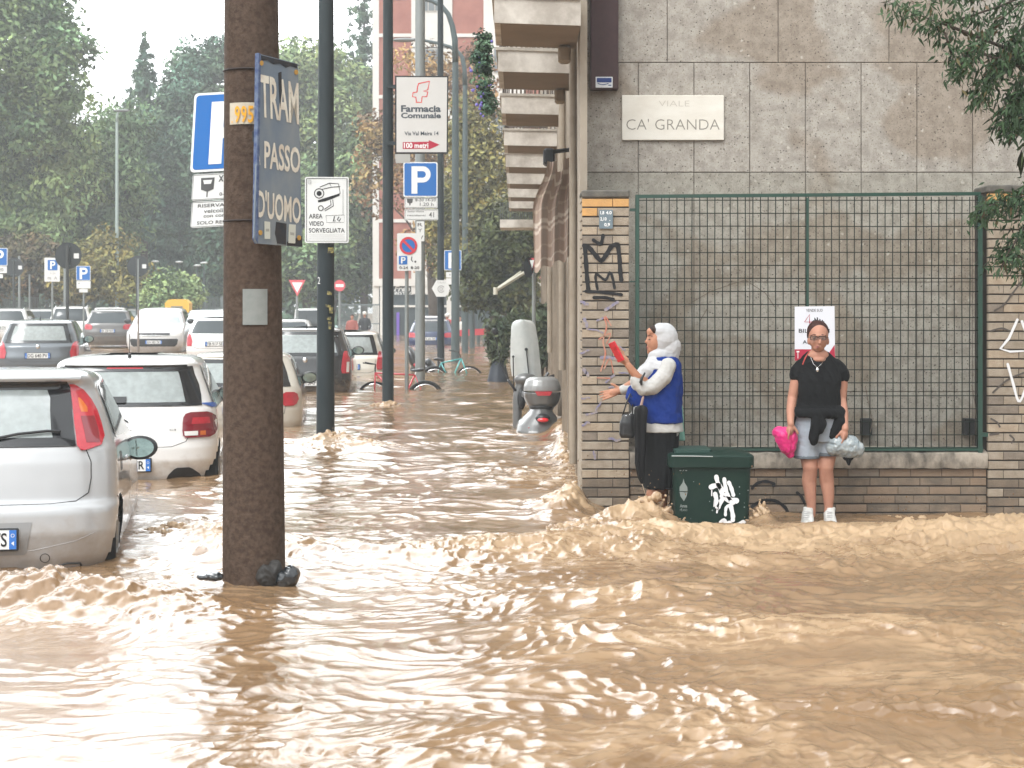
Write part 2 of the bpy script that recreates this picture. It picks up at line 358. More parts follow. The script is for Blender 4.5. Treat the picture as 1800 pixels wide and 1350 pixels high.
# flying drops over the torn crest
SPM = []
def splash(name, label, cx, cy, z0, w_, d_, h_, n, seed, spikes=8, vox=.008):
    """torn, frothing water: a heap of lobes, fingers and holes merged into one skin"""
    rn = random.Random(seed); m_ = MB()
    for i in range(n):
        a = rn.gauss(0, .5); b = rn.gauss(0, .5); r_ = math.hypot(a, b); top = h_*math.exp(-1.6*r_*r_)*rn.uniform(.35, 1.05); z = z0+top*rn.uniform(.25, 1); s_ = rn.uniform(.010, .034)*(.6+.6*math.exp(-r_))
        d = Vector((rn.gauss(0,.6), rn.gauss(0,.6), rn.uniform(.2,1.2))).normalized()
        m_.ell((cx+a*w_, cy+b*d_, z), (s_*rn.uniform(.6,1.6), s_, s_*rn.uniform(.5,1.3)), 8, 6, Matrix.Rotation(rn.uniform(0,3), 3, 'Y'))
    for i in range(spikes):
        a = rn.gauss(0, .42); b = rn.gauss(0, .4); zt = z0+h_*math.exp(-1.6*(a*a+b*b))*rn.uniform(.8, 1.25); p0 = Vector((cx+a*w_, cy+b*d_, zt*.6+z0*.4)); dr = Vector((a*.8+rn.gauss(0,.3), b*.5, 1)).normalized(); L = rn.uniform(.03, .10)*min(1, h_/.15)
        m_.tube([p0, p0+dr*L*.5, p0+dr*L+Vector((0,0,-L*.15))], [.014, .008, .004], 6); m_.ell(p0+dr*L*1.05, .0065, 6, 4)
    N = 30; m_.rings([[(cx+w_*k*math.cos(2*math.pi*i/N)*1.1, cy+d_*k*math.sin(2*math.pi*i/N)*1.1, z) for i in range(N)] for k, z in ((1.1, z0-.08), (.95, z0-.01), (.6, z0+h_*.25), (.25, z0+h_*.52))], caps=True)
    me = bpy.data.meshes.new(name); me.from_pydata(m_.v, [], m_.f); o = bpy.data.objects.new(name, me); COL.objects.link(o)
    r_ = o.modifiers.new('r', 'REMESH'); r_.mode = 'VOXEL'; r_.voxel_size = vox; r_.use_smooth_shade = True; sm = o.modifiers.new('s', 'SMOOTH'); sm.iterations = 2; sm.factor = .5
    bpy.context.view_layer.update(); me2 = bpy.data.meshes.new_from_object(o.evaluated_get(bpy.context.evaluated_depsgraph_get())); bpy.data.objects.remove(o)
    nn = len(me2.vertices); co = np.empty(nn*3, np.float32); me2.vertices.foreach_get('co', co); co = co.reshape(-1, 3); no = np.empty(nn*3, np.float32); me2.vertices.foreach_get('normal', no); no = no.reshape(-1, 3)
    co += no*(fbm(co[:,0]*34+co[:,1]*13, co[:,2]*30-co[:,1]*22, 4, seed, .6, True)*.015)[:, None]; me2.vertices.foreach_set('co', co.ravel()); me2.update(); me2.materials.clear()
    at = me2.color_attributes.new('tint', 'FLOAT_COLOR', 'POINT'); c = np.ones((nn, 4), np.float32); c[:,0] = np.clip(.35+1.1*fbm(co[:,0]*14, co[:,2]*14+co[:,1]*9, 3, seed+1)+.5*(co[:,2]-z0)/h_, 0, 1); c[:,1] = .5; at.data.foreach_set('color', c.ravel())
    for q in me2.polygons: q.use_smooth = True
    o = linkmesh(name, me2, WM); tag(o, label, 'splash', kind='stuff'); return o
splash('splash', 'frothing brown water heaped against the left side of the green bin', 1.0, 12.62, -.09, .24, .16, .30, 340, 41, 22)
splash('splash', 'froth spreading at the foot of the heap beside the bin', .78, 12.5, -.06, .28, .2, .15, 200, 2, 14)
splash('splash', 'spray thrown up on the right side of the green bin', 1.84, 12.9, -.10, .09, .12, .26, 90, 3, 18)
splash('splash', 'water piling up against the left edge of the brick pier', .455, 13.95, -.06, .075, .22, .27, 130, 4, 14)
splash('splash', 'churned water round the foot of the surveillance pole', -2.2, 20.05, .0, .36, .3, .15, 240, 5, 14, .011)
splash('splash', 'eddy of torn water trailing from the surveillance pole', -1.85, 19.7, .0, .45, .3, .08, 200, 6, 6, .011)
splash('splash', 'torn crest of water before the brick pier', .5, 12.3, -.03, .42, .28, .09, 220, 7, 10)
splash('splash', 'torn crest of water in front of the bin', 1.3, 12.05, -.05, .5, .22, .08, 260, 8, 16)
splash('splash', 'torn crest of water in front of the low wall', 2.35, 12.0, -.08, .5, .22, .065, 240, 9, 14)
splash('splash', 'high torn crest of water at the right edge of the photo', 3.35, 12.1, -.02, .55, .26, .12, 300, 10, 18)
splash('splash', 'swirl of torn water beside the rear wheel of the silver car', -2.42, 11.9, -.01, .26, .42, .085, 220, 11, 8)
splash('splash', 'broken water between the silver car and the tram pole', -2.0, 11.5, -.01, .25, .3, .06, 130, 12, 5)
splash('splash', 'brown bulge of water between the grey estate car and the off-roader', -9.2, 42, .12, .8, .6, .35, 200, 13, 0, .03)
splash('splash', 'small curl of froth at the foot of the pharmacy sign pole', -2.1, 27.5, .01, .22, .2, .07, 90, 15, 5, .012)
splash('splash', 'froth along the foot of the low wall, right of the women', 3.0, 13.6, -.14, .5, .12, .05, 150, 16, 10)
splash('splash', 'froth where the water slides past the shop wall', .5, 17.5, .0, .12, .8, .12, 200, 17, 12, .01)
dm = MB()
for cx, cz, n_, sx, sz in ((1.86, .02, 26, .12, .2), (.95, .22, 34, .2, .12), (2.75, .1, 30, .35, .10), (3.6, .12, 16, .2, .06), (.45, .15, 16, .07, .16)):
    for i in range(n_):
        r = random.uniform(.0016, .0055); dm.ell((cx+random.gauss(0, sx), 12.6+random.gauss(0, .15) if cx > .5 else 13.8, cz+abs(random.gauss(0, sz))), (r, r, r*random.uniform(1, 1.8)), 6, 4)
tag(dm.build('water_drops', WM, smooth='all'), 'drops flung up from the torn crest of the brown water', 'spray', kind='stuff')
# ------------------------------------------------------------------ corner building, piers, fence
def stone_material(name='pitted_stone', mul=(1,1,1)):
    m = bpy.data.materials.new(name); m.use_nodes = True; n = m.node_tree.nodes; l = m.node_tree.links; b = n['Principled BSDF']
    t = n.new('ShaderNodeTexCoord')
    def mix(A, B, fac, mode='MIX'):
        x = n.new('ShaderNodeMix'); x.data_type = 'RGBA'; x.blend_type = mode
        for k, q in (('A', A), ('B', B)):
            if isinstance(q, tuple): x.inputs[k].default_value = q+(1,)
            else: l.new(q, x.inputs[k])
        if isinstance(fac, float): x.inputs[0].default_value = fac
        else: l.new(fac, x.inputs[0])
        return x.outputs['Result']
    def noise(sc, det=4, rough=.6, lo=.4, hi=.6, a=0., bb=1.):
        z = n.new('ShaderNodeTexNoise'); z.inputs['Scale'].default_value = sc; z.inputs['Detail'].default_value = det; z.inputs['Roughness'].default_value = rough
        l.new(t.outputs['Object'], z.inputs['Vector']); r = n.new('ShaderNodeMapRange'); r.inputs[1].default_value = lo; r.inputs[2].default_value = hi; r.inputs[3].default_value = a; r.inputs[4].default_value = bb
        l.new(z.outputs[0], r.inputs[0]); return r.outputs[0]
    def vor(sc, lo, hi, seedshift=0.):
        mp = n.new('ShaderNodeMapping'); mp.inputs['Location'].default_value = (seedshift, 0, seedshift); l.new(t.outputs['Object'], mp.inputs[0])
        wv = n.new('ShaderNodeTexNoise'); wv.inputs['Scale'].default_value = sc*1.3; l.new(mp.outputs[0], wv.inputs['Vector'])
        ad = n.new('ShaderNodeMix'); ad.data_type = 'RGBA'; ad.blend_type = 'ADD'; ad.inputs[0].default_value = .8/sc; l.new(mp.outputs[0], ad.inputs['A']); l.new(wv.outputs['Color'], ad.inputs['B'])
        v = n.new('ShaderNodeTexVoronoi'); v.inputs['Scale'].default_value = sc; l.new(ad.outputs['Result'], v.inputs['Vector'])
        r = n.new('ShaderNodeMapRange'); r.inputs[1].default_value = lo; r.inputs[2].default_value = hi; r.inputs[3].default_value = 1; r.inputs[4].default_value = 0
        l.new(v.outputs['Distance'], r.inputs[0]); sel = n.new('ShaderNodeSeparateColor'); l.new(v.outputs['Color'], sel.inputs[0])
        return r.outputs[0], sel.outputs[0]
    base = mix((.41,.385,.35), (.30,.275,.245), noise(9, 5))
    base = mix(base, (.47,.44,.39), noise(22, 4, .7, .5, .72, 0, .8))
    base = mix(base, (.19,.155,.12), noise(70, 3, .6, .56, .66, 0, .75))
    # brown damp stains in large patches
    st = n.new('ShaderNodeTexNoise'); st.inputs['Scale'].default_value = .85; st.inputs['Detail'].default_value = 3; st.inputs['Distortion'].default_value = .4
    mp = n.new('ShaderNodeMapping'); mp.inputs['Location'].default_value = (3.3, 0, 1.2); mp.inputs['Scale'].default_value = (1, 1, 1.25); l.new(t.outputs['Object'], mp.inputs[0]); l.new(mp.outputs[0], st.inputs['Vector'])
    sr = n.new('ShaderNodeMapRange'); sr.inputs[1].default_value = .52; sr.inputs[2].default_value = .575; sr.inputs[4].default_value = .55; l.new(st.outputs[0], sr.inputs[0])
    base = mix(base, (.64,.52,.41), sr.outputs[0], 'MULTIPLY')
    # pale pebbles and dark pits
    pb, rnd = vor(17, .12, .28); g1 = n.new('ShaderNodeMath'); g1.operation = 'GREATER_THAN'; g1.inputs[1].default_value = .86; l.new(rnd, g1.inputs[0])
    mm = n.new('ShaderNodeMath'); mm.operation = 'MULTIPLY'; l.new(pb, mm.inputs[0]); l.new(g1.outputs[0], mm.inputs[1]); m5 = n.new('ShaderNodeMath'); m5.operation = 'MULTIPLY'; m5.inputs[1].default_value = .6; l.new(mm.outputs[0], m5.inputs[0])
    base = mix(base, (.58,.55,.50), m5.outputs[0])
    pt, rnd2 = vor(42, .12, .3, 5.); g2 = n.new('ShaderNodeMath'); g2.operation = 'GREATER_THAN'; g2.inputs[1].default_value = .70; l.new(rnd2, g2.inputs[0])
    mm2 = n.new('ShaderNodeMath'); mm2.operation = 'MULTIPLY'; l.new(pt, mm2.inputs[0]); l.new(g2.outputs[0], mm2.inputs[1])
    base = mix(base, (.07,.055,.045), mm2.outputs[0])
    base = mix(base, mul, 1.0, 'MULTIPLY')
    l.new(base, b.inputs['Base Color']); b.inputs['Roughness'].default_value = .75
    bp = n.new('ShaderNodeBump'); bp.inputs['Strength'].default_value = .5; bp.inputs['Distance'].default_value = .008; inv = n.new('ShaderNodeMath'); inv.operation = 'SUBTRACT'; inv.inputs[0].default_value = 1; l.new(mm2.outputs[0], inv.inputs[1]); l.new(inv.outputs[0], bp.inputs['Height']); l.new(bp.outputs[0], b.inputs['Normal'])
    MATS['stone'] = m; return m
STONE = stone_material(mul=(.94,.925,.90)); STONED = stone_material('mossy_stone', (.82,.82,.775))
CONC = mat('concrete', (.30,.27,.23), .85, var=(.14,.125,.105), vscale=5, vamt=.8, bump=.4, bscale=60)
DARKM = mat('dark_mortar', (.045,.038,.033), .9)
GREENP = mat('green_paint', (.018,.062,.045), .4, var=(.03,.05,.04), vscale=8)
DW, SW = 15.0, 3000/15.0                           # granite wall plane
XW = X(1027, DW)
b_ = thing('stone_building', 'grey pitted stone building on the street corner behind the green mesh fence', 'building', (XW, DW, -.4))
wallm = MB()
def panel(x0, x1, y0, y1, wallm):                         # stone slab in px on the wall plane, edges chamfered, 5 mm joints
    j = .6; a = P(x0+j, y1-j, DW); c = P(x1-j, y0+j, DW)
    y = DW+random.uniform(-.002, .002); wallm.rings([[(a.x,y+.03,a.z),(c.x,y+.03,a.z),(c.x,y+.03,c.z),(a.x,y+.03,c.z)], [(a.x,y+.004,a.z),(c.x,y+.004,a.z),(c.x,y+.004,c.z),(a.x,y+.004,c.z)],
        [(a.x+.004,y,a.z+.004),(c.x-.004,y,a.z+.004),(c.x-.004,y,c.z-.004),(a.x+.004,y,c.z-.004)]]); k = len(wallm.v); wallm.f.append((k-4, k-3, k-2, k-1))
rows = [(-460, -275, 0), (-275, -82, 1), (-82, 110, 0), (110, 303, 1), (303, 496, 2), (496, 689, 1), (689, 1010, 2)]
lowm = MB()
for y0, y1, k in rows:
    if k == 0: xs = [1027, 1173, 1368, 1563, 1758, 1953, 2148, 2343]
    else: xs = [1027]+[1122+98*i for i in range(14)]
    for a, c in zip(xs[:-1], xs[1:]): panel(a, c, y0, y1, lowm if y0 > 300 else wallm)
wallm.build('stone_cladding', STONE, b_); lowm.build('mossy_cladding', STONED, b_)
MB().box((XW+.004, DW+.012, -.5), (X(2400, DW), DW+8, Z(-470, DW))).build('wall_core', mat('joint_brown', (.17,.15,.13), .9), b_)
# dark brown downpipe box with white sticker
d_ = thing('downpipe_casing', 'dark brown metal casing fixed upright on the stone wall beside the marble plate', 'casing', P(1063, 157, DW))
MB().bbox((X(1038, DW-.1), DW-.12, Z(157, DW-.12)), (X(1087, DW-.1), DW-.001, Z(-200, DW)), .008).build('casing', mat('casing_brown', (.062,.036,.038), .55, var=(.085,.05,.05), vscale=12), d_)
pf = PF(DW-.12); q = MB(); poly(q, pf, rrect(1047, 135, 1077, 154, 1), .002, .003); q.build('sticker', mat('sticker_white', (.72,.74,.76), .5), d_)
q = MB(); poly(q, pf, rrect(1049, 137, 1075, 145, 1), .004, .001); stroke(q, pf, [(1051,147),(1060,149),(1069,147)], 1.3, .005); stroke(q, pf, [(1070,150),(1074,150)], 1.5, .005); q.build('sticker_print', mat('print_blue', (.03,.06,.22), .5), d_)
# marble street plate
MARB = mat('marble', (.74,.71,.64), .45, var=(.58,.53,.45), vscale=2.6, vamt=.6, stretch=(1,1,2.2))
n_ = thing('street_name_plate', 'white marble street name plate reading CA GRANDA on the stone wall', 'street sign', P(1182, 247, DW))
MB().bbox((X(1093, DW), DW-.03, Z(247, DW)), (X(1272, DW), DW-.001, Z(168, DW)), .004).build('marble_slab', MARB, n_)
pf = PF(DW-.03); q = MB(); text(q, pf, "CA' GRANDA", 1101, 209, 1265, 228, .0015, -.012)
q.build('lettering', mat('engraved_grey', (.26,.24,.21), .7), n_)
q = MB(); text(q, pf, "VIALE", 1158, 177, 1212, 187, .0015, -.014); q.build('worn_lettering', mat('engraved_faint', (.52,.48,.42), .7), n_)

# brickwork with real courses
def brick_block(mbs, x0, x1, z0, z1, y, depth, course=.0752, blen=.25, side=False, rnd=random):
    """bricks standing proud of dark mortar; mbs = list of meshes by colour"""
    nrow = int(round((z1-z0)/course)); course = (z1-z0)/nrow
    for r in range(nrow):
        zt = z0+r*course; x = x0; first = (blen if r % 2 else blen*.5)
        xs = [x0]
        x = x0+first
        while x < x1-.04: xs.append(x); x += blen*(1 if rnd.random() > .12 else .6)
        xs.append(x1)
        for a, c in zip(xs[:-1], xs[1:]):
            k = 0 if rnd.random() < .72 else 1 if rnd.random() < .6 else 2
            if z1-zt-course < .01*0+.001: k = 3 if len(mbs) > 3 and z1 > 1.5 else k
            if len(mbs) > 3 and z1 > 1.5 and z1-zt < .26 and rnd.random() < .4: k = 3
            if len(mbs) > 4 and zt < .18 and rnd.random() < .75: k = 4
            yy = y+rnd.uniform(-.002, .003); g = .0035
            a2, c2, b2, t2 = a+g*.5, c-g*.5, zt+.006, zt+course-.006
            M_ = mbs[k]; M_.rings([[(a2,y+depth,b2),(c2,y+depth,b2),(c2,y+depth,t2),(a2,y+depth,t2)], [(a2,yy+.004,b2),(c2,yy+.004,b2),(c2,yy+.004,t2),(a2,yy+.004,t2)],
                [(a2+.003,yy,b2+.003),(c2-.003,yy,b2+.003),(c2-.003,yy,t2-.003),(a2+.003,yy,t2-.003)]]); kk = len(M_.v); M_.f.append((kk-4,kk-3,kk-2,kk-1))
BR = [mat('brick_cream', (.36,.305,.24), .75, var=(.24,.195,.145), vscale=9, vamt=.85, bump=.5, bscale=90), mat('brick_pale', (.41,.335,.25), .75, var=(.29,.22,.155), vscale=11, vamt=.7, bump=.5, bscale=90),
      mat('brick_grey', (.25,.21,.17), .8, var=(.17,.14,.11), vscale=11, vamt=.8, bump=.5, bscale=90), mat('brick_orange', (.60,.34,.13), .7, var=(.45,.27,.12), vscale=9, vamt=.6, bump=.4, bscale=90),
      mat('brick_dirty', (.14,.115,.09), .85, var=(.26,.2,.145), vscale=5, vamt=.8, bump=.5, bscale=90)]
BRN = ['brickwork', 'pale_brickwork', 'grey_brickwork', 'orange_brickwork', 'dirty_brickwork']
DP = 13.9
def pier(label, px0, px1, pytop, DPp=DP, cap=14):
    x0, x1 = X(px0, DPp), X(px1, DPp); zt = Z(pytop+cap, DPp)
    t = thing('brick_pier', label, 'pier', ((x0+x1)/2, DPp, -.45), 'brick piers at the ends of the fence')
    mbs = [MB() for _ in BR]; brick_block(mbs, x0, x1, -.1, zt, DPp, .05)
    whole = MB()
    o = MB().box((x0+.003, DPp+.006, -.5), (x1-.003, DPp+.42, zt)).build('mortar_core', DARKM, t)
    for m_, k, nme in zip(mbs, BR, BRN):
        if m_.f: m_.build(nme, k, t)
    # side faces brick too
    if px0 < 1100:
        sm = MB(); r = 0; z = -.1
        while z < zt-.02:
            for a, c in ((.0, .13), (.135, .38)) if r % 2 else ((.0, .25), (.255, .40)): sm.box((x0-.004, DPp+a+.006, z+.006), (x0+.004, DPp+c, z+.069))
            z += .0752; r += 1
        sm.build('side_brickwork', BR[0], t)
    MB().bbox((x0-.004, DPp-.012, zt), (x1+.004, DPp+.44, Z(pytop, DPp)), .012).build('capstone', mat('cap_dark', (.10,.095,.085), .9, var=(.2,.18,.15), vscale=14, bump=.4), t)
    return t
pl_ = pier('cream brick pier with black graffiti at the building corner left of the fence', 1023, 1106, 334)
pr_ = pier('brown brick pier with white graffiti at the right end of the fence', 1737, 1860, 325)
GB = mat('spray_black', (.018,.018,.02), .6); GP = mat('spray_violet', (.20,.19,.30), .6, var=(.36,.305,.25), vscale=30, vamt=1); GR = mat('spray_red', (.50,.15,.10), .6, var=(.47,.3,.22), vscale=25, vamt=.9); GW = mat('spray_white', (.76,.76,.77), .6)
pf = PF(DP); q = MB()
stroke(q, pf, [(1028,432),(1030,460),(1032,490),(1034,508)], 7.5, .006)
stroke(q, pf, [(1027,432),(1036,436),(1048,450),(1057,458),(1066,447),(1075,433),(1084,430)], 8, .0065)
stroke(q, pf, [(1086,430),(1089,455),(1090,475),(1092,492)], 7.5, .007)
stroke(q, pf, [(1050,508),(1047,490),(1049,482),(1064,492),(1072,479),(1077,490),(1080,506)], 4.6, .0062)
stroke(q, pf, [(1060,414),(1058,424),(1055,429),(1043,422)], 6, .006)
stroke(q, pf, [(1030,512),(1060,514),(1092,518)], 5.5, .006); stroke(q, pf, [(1044,523),(1062,523),(1078,526)], 5.5, .006)
q.build('black_graffiti', GB, pl_)
q = MB()
for cx, cy, L, a in ((1028,533,5,.6),(1075,538,12,-.6),(1030,567,7,1.2),(1045,580,14,.3),(1092,612,8,.2),(1028,618,9,-.4),(1074,630,16,.1),(1030,655,5,1),(1072,665,9,-.7),(1095,655,6,0),(1078,682,6,.5),(1030,700,7,0),(1052,715,8,-1),(1040,728,10,-.3),(1030,745,6,-.5),(1080,773,9,.1),(1045,800,6,1.4),(1060,560,10,-.4)):
    n3 = [(cx+L*math.cos(a)*t+random.gauss(0,1), cy+L*math.sin(a)*t+random.gauss(0,1)) for t in (-1,-.3,.3,1)]
    stroke(q, pf, n3, random.uniform(2.5, 6), .0055)
q.build('violet_graffiti', GP, pl_)
q = MB(); stroke(q, pf, [(1062,558),(1066,575),(1060,600),(1064,622),(1056,652)], 2.6, .0075); stroke(q, pf, [(1064,556),(1074,572)], 2.2, .0075); stroke(q, pf, [(1053,596),(1073,586),(1066,604)], 2, .0075); stroke(q, pf, [(1050,664),(1072,665)], 2.2, .0075); stroke(q, pf, [(1062,648),(1072,630),(1078,655)], 2, .0076)
q.build('red_graffiti', GR, pl_)
PF2 = PF(DP); q = MB()
stroke(q, PF2, [(1788,562),(1773,595),(1758,613),(1775,618),(1815,616),(1796,565)], 4.5, .006, smooth=False); stroke(q, PF2, [(1771,640),(1780,672),(1790,705),(1800,690),(1812,650)], 4.5, .006)
q.build('white_graffiti', GW, pr_)
q = MB()
for a in ([(1796,494),(1780,515),(1765,535),(1748,546)], [(1742,582),(1760,577),(1775,582)], [(1745,690),(1770,668),(1800,655)], [(1742,736),(1752,742),(1757,750)], [(1775,765),(1782,772),(1778,778)], [(1740,764),(1755,762)]): stroke(q, PF2, a, 3.2, .0055)
q.build('black_graffiti', mat('spray_worn', (.10,.085,.075), .7), pr_)
# house number plate on pier
hn = thing('meter_plate', 'small grey metal number plate screwed on the left brick pier', 'plate', P(1066, 402, DP))
q = MB(); poly(q, pf, rrect(1053, 369, 1077, 402, 1.5), .014, .012); q.build('plate', mat('plate_slate', (.16,.205,.235), .5), hn)
q = MB(); 
for s_, x0, y0, x1, y1 in (('1,8', 1055, 371, 1062, 378), ('4.0', 1065, 371, 1075, 377), ('2,10', 1055, 382, 1066, 389), ('.', 1071, 387, 1072.5, 388.5), ('0,9', 1062, 392, 1072, 399)): text(q, pf, s_, x0, y0, x1, y1, .016, .03)
q.build('lettering', mat('print_white', (.8,.8,.8), .5), hn)
# low brick wall with concrete sill
lw = thing('low_brick_wall', 'low brown brick wall with a weathered concrete sill under the green fence', 'wall', (X(1420, DP), DP, -.45))
x0, x1 = X(1106, DP)+.004, X(1737, DP)-.004; zs = Z(824, DP)
mbs = [MB() for _ in range(3)]+[MB(), MB()]; brick_block(mbs, x0, x1, -.15, zs, DP+.03, .05, .0765, .255)
MB().box((x0, DP+.036, -.5), (x1, DP+.40, zs)).build('mortar_core', DARKM, lw)
LWM = [mat('lowbrick_a', (.25,.185,.13), .8, var=(.20,.15,.11), vscale=8, vamt=.8, bump=.5, bscale=90), mat('lowbrick_b', (.31,.225,.16), .8, var=(.22,.16,.11), vscale=10, vamt=.7, bump=.5, bscale=90), BR[2], BR[3], BR[4]]
for m_, k, nme in zip(mbs, LWM, BRN):
    if m_.f: m_.build(nme, k, lw)
sl = MB(); nseg = 60
prof = [(-.005, 0), (-.035, .004), (-.04, .02), (-.04, .10), (-.03, .128), (.05, .15), (.36, .155), (.36, 0)]
sl.rings([[(x0+(x1-x0)*i/nseg, DP+.03+a+.004*perlin(np.array([i*.7]), np.array([a*9]), 3)[0], zs+b+.006*perlin(np.array([i*.5]), np.array([b*20.]), 5)[0]) for a, b in prof] for i in range(nseg+1)], caps=True)
sl.build('sill', mat('sill_concrete', (.36,.315,.26), .9, var=(.07,.062,.052), vscale=7, vamt=.9, bump=.6, bscale=50, stretch=(1,1,.6)), lw, smooth=30)
pf = PF(DP+.03); q = MB()
stroke(q, pf, [(1322,858),(1330,850),(1345,846),(1360,850),(1359,854)], 5, .006)
stroke(q, pf, [(1322,890),(1340,880),(1362,880),(1380,892),(1384,904),(1374,914),(1360,913),(1352,904)], 5.5, .006)
stroke(q, pf, [(1401,866),(1408,872),(1413,882)], 5, .006)
q.build('black_graffiti', GB, lw)

# green mesh fence
DF = 13.93; fe = thing('mesh_fence', 'tall dark green steel mesh fence standing on the low wall between the brick piers', 'fence', P(1420, 800, DF))
def bar(mb, xa, ya, xb, yb, wpx, dep=.04, D=DF):
    a = P(xa, ya, D); c = P(xb, yb, D); h = wpx*D/F/2
    if abs(xb-xa) > abs(yb-ya): mb.add([(a.x,D-dep/2,a.z-h),(c.x,D-dep/2,c.z-h),(c.x,D+dep/2,c.z-h),(a.x,D+dep/2,a.z-h),(a.x,D-dep/2,a.z+h),(c.x,D-dep/2,c.z+h),(c.x,D+dep/2,c.z+h),(a.x,D+dep/2,a.z+h)], [(0,3,2,1),(4,5,6,7),(0,1,5,4),(1,2,6,5),(2,3,7,6),(3,0,4,7)])
    else: mb.box((a.x-h, D-dep/2, min(a.z,c.z)), (a.x+h, D+dep/2, max(a.z,c.z)))
q = MB(); bar(q, 1117, 345.5, 1723, 340.5, 6); bar(q, 1117, 789, 1727, 789, 6.5); q.build('rail', GREENP, fe)
for xx, wv in ((1120, 6.5), (1419, 4.5), (1722, 7.5)):
    q = MB(); bar(q, xx, 348 if xx < 1700 else 344, xx, 797, wv, .05); q.build('post', GREENP, fe)
q = MB(); bar(q, 1107, 369, 1118, 369, 5); bar(q, 1107, 495, 1118, 495, 2); bar(q, 1726, 372, 1737, 372, 5); bar(q, 1726, 764, 1737, 764, 7)
q.build('wall_bracket', GREENP, fe)
WIRE = mat('wire_green', (.010,.022,.017), .6, var=(.03,.026,.02), vscale=20)
for xa, xb in ((1123, 1417), (1421, 1718)):
    q = MB(); n = 22
    for i in range(n+1):
        xx = xa+(xb-xa)*i/n; bow = random.uniform(-.7, .7)
        q.tube([P(xx, 346, DF-.012), P(xx+bow, 470, DF-.012), P(xx-bow*.6, 640, DF-.012), P(xx, 788, DF-.012)], .0042, 5)
    for j in range(20):
        yy = 352+j*22.9; bow = random.uniform(-.5, .5)
        q.tube([P(xa-2, yy, DF-.019), P((xa+xb)/2, yy+bow, DF-.019), P(xb+2, yy, DF-.019)], .004, 5)
    q.build('mesh_panel', WIRE, fe, smooth='all')
q = MB()
for a in ([(1530,760),(1535,735)], [(1533,736),(1525,700),(1521,678)], [(1708,676),(1713,705),(1716,735)], [(1310,492),(1250,512),(1210,535)], [(1310,492),(1345,515),(1362,540)], [(1230,565),(1243,543)]):
    q.tube([P(x, y, DF+.25) for x, y in a], .0035, 5)
q.build('tie_wire', mat('rust_wire', (.16,.13,.10), .7), fe)
# steel boxes seen low behind the mesh
bx_ = thing('wall_brackets', 'pair of black iron brackets low on the stone wall behind the mesh', 'bracket', P(1610, 760, DW-.3))
for xx in (1524, 1705):
    MB().bbox((X(xx-9, DW-.1), DW-.11, Z(765, DW-.1)), (X(xx+9, DW-.1), DW-.01, Z(736, DW-.12)), .006).build('bracket', mat('black_iron', (.03,.03,.03), .6), bx_)
# pavement strip on which the women stand
pv = MB().bbox((XW-.45, 12.75, -.62), (6, 14.4, -.155), .02).build('pavement', CONC); tag(pv, 'raised pavement strip at the foot of the low brick wall', kind='structure')

# poster behind the woman
po = thing('poster', 'white and red paper poster with a city skyline tied to the mesh fence', 'poster', P(1431, 632, DF-.03))
pf = PF(DF-.03); q = MB(); poly(q, pf, [(1397,539),(1467,538),(1468,632),(1397,634)], .0, .003); q.build('sheet', mat('poster_paper', (.70,.71,.76), .6), po)
q = MB(); poly(q, pf, [(1397,614),(1427,614),(1452,628),(1467,606),(1468,632),(1397,634)], .0015, .001); stroke(q, pf, [(1423,568),(1423,553),(1414,566),(1427,566)], 1.5, .002, smooth=False); q.build('red_print', mat('poster_red', (.42,.03,.06), .5), po)
q = MB()
for i, h in enumerate((2, 3.5, 8, 5, 9, 3, 6, 2, 4, 1.5)): poly(q, pf, [(1427+i*2.2, 566), (1427+i*2.2, 566-h), (1429.1+i*2.2, 566-h*.8), (1429.1+i*2.2, 566)], .0015, .001)
text(q, pf, 'VENDE SUD', 1417, 543, 1446, 548, .002, .0); text(q, pf, 'BILOCALI', 1404, 578, 1458, 585, .002, .01); text(q, pf, 'AFFITTO', 1411, 598, 1452, 604, .002, .01)
q.build('black_print', mat('poster_ink', (.03,.03,.035), .6), po)
q = MB(); text(q, pf, 'T', 1400, 617, 1405, 630, .003, .02); q.build('white_print', mat('print_white', (.8,.8,.8)), po)

# ------------------------------------------------------------------ street side of the building: shutters, balconies
sd = thing('residential_building', 'long beige building with a row of balconies running down the flooded street', 'building', (.6, 20, -.4))
BEI = mat('beige_render', (.30,.25,.195), .85, var=(.19,.155,.12), vscale=2.5, vamt=.8, bump=.3, bscale=20)
PALE = mat('pale_panel', (.42,.38,.32), .7, var=(.26,.22,.18), vscale=4, vamt=.7, stretch=(1,1,.25))
XS = .66; XU = .545
MB().box((XU, 15.5, 2.75), (4.5, 42, 12)).build('upper_wall', BEI, sd)
MB().box((XS, 15.05, -.5), (4.5, 42, 2.75)).build('shop_wall', BEI, sd)
MB().box((XU-.02, 14.36, -.5), (XW+.0, 14.98, 9.0)).build('corner_edge', mat('edge_stone', (.36,.31,.25), .8, var=(.22,.18,.14), vscale=4), sd)
y = 15.5; k = 0
while y < 41:
    pm = MB(); pm.box((XS-.10, y, -.5), (XS+.02, y+.34, 2.74)); pm.box((XS-.13, y+.10, -.5), (XS-.10, y+.24, 2.70)); pm.build('pilaster', BEI, sd)
    sh = MB(); z = -.3
    while z < 2.1: sh.box((XS-.035, y+.36, z), (XS-.01, y+2.0, z+.072)); z += .08
    sh.build('roller_shutter', PALE, sd)
    fr = MB(); fr.box((XS-.06, y+.345, -.3), (XS-.0, y+.40, 2.3)); fr.box((XS-.06, y+1.98, -.3), (XS, y+2.04, 2.3)); fr.box((XS-.08, y+.345, 2.12), (XS, y+2.04, 2.45))
    fr.build('shutter_frame', mat('frame_white', (.50,.48,.44), .6, var=(.3,.26,.22), vscale=6), sd)
    y += 2.35; k += 1
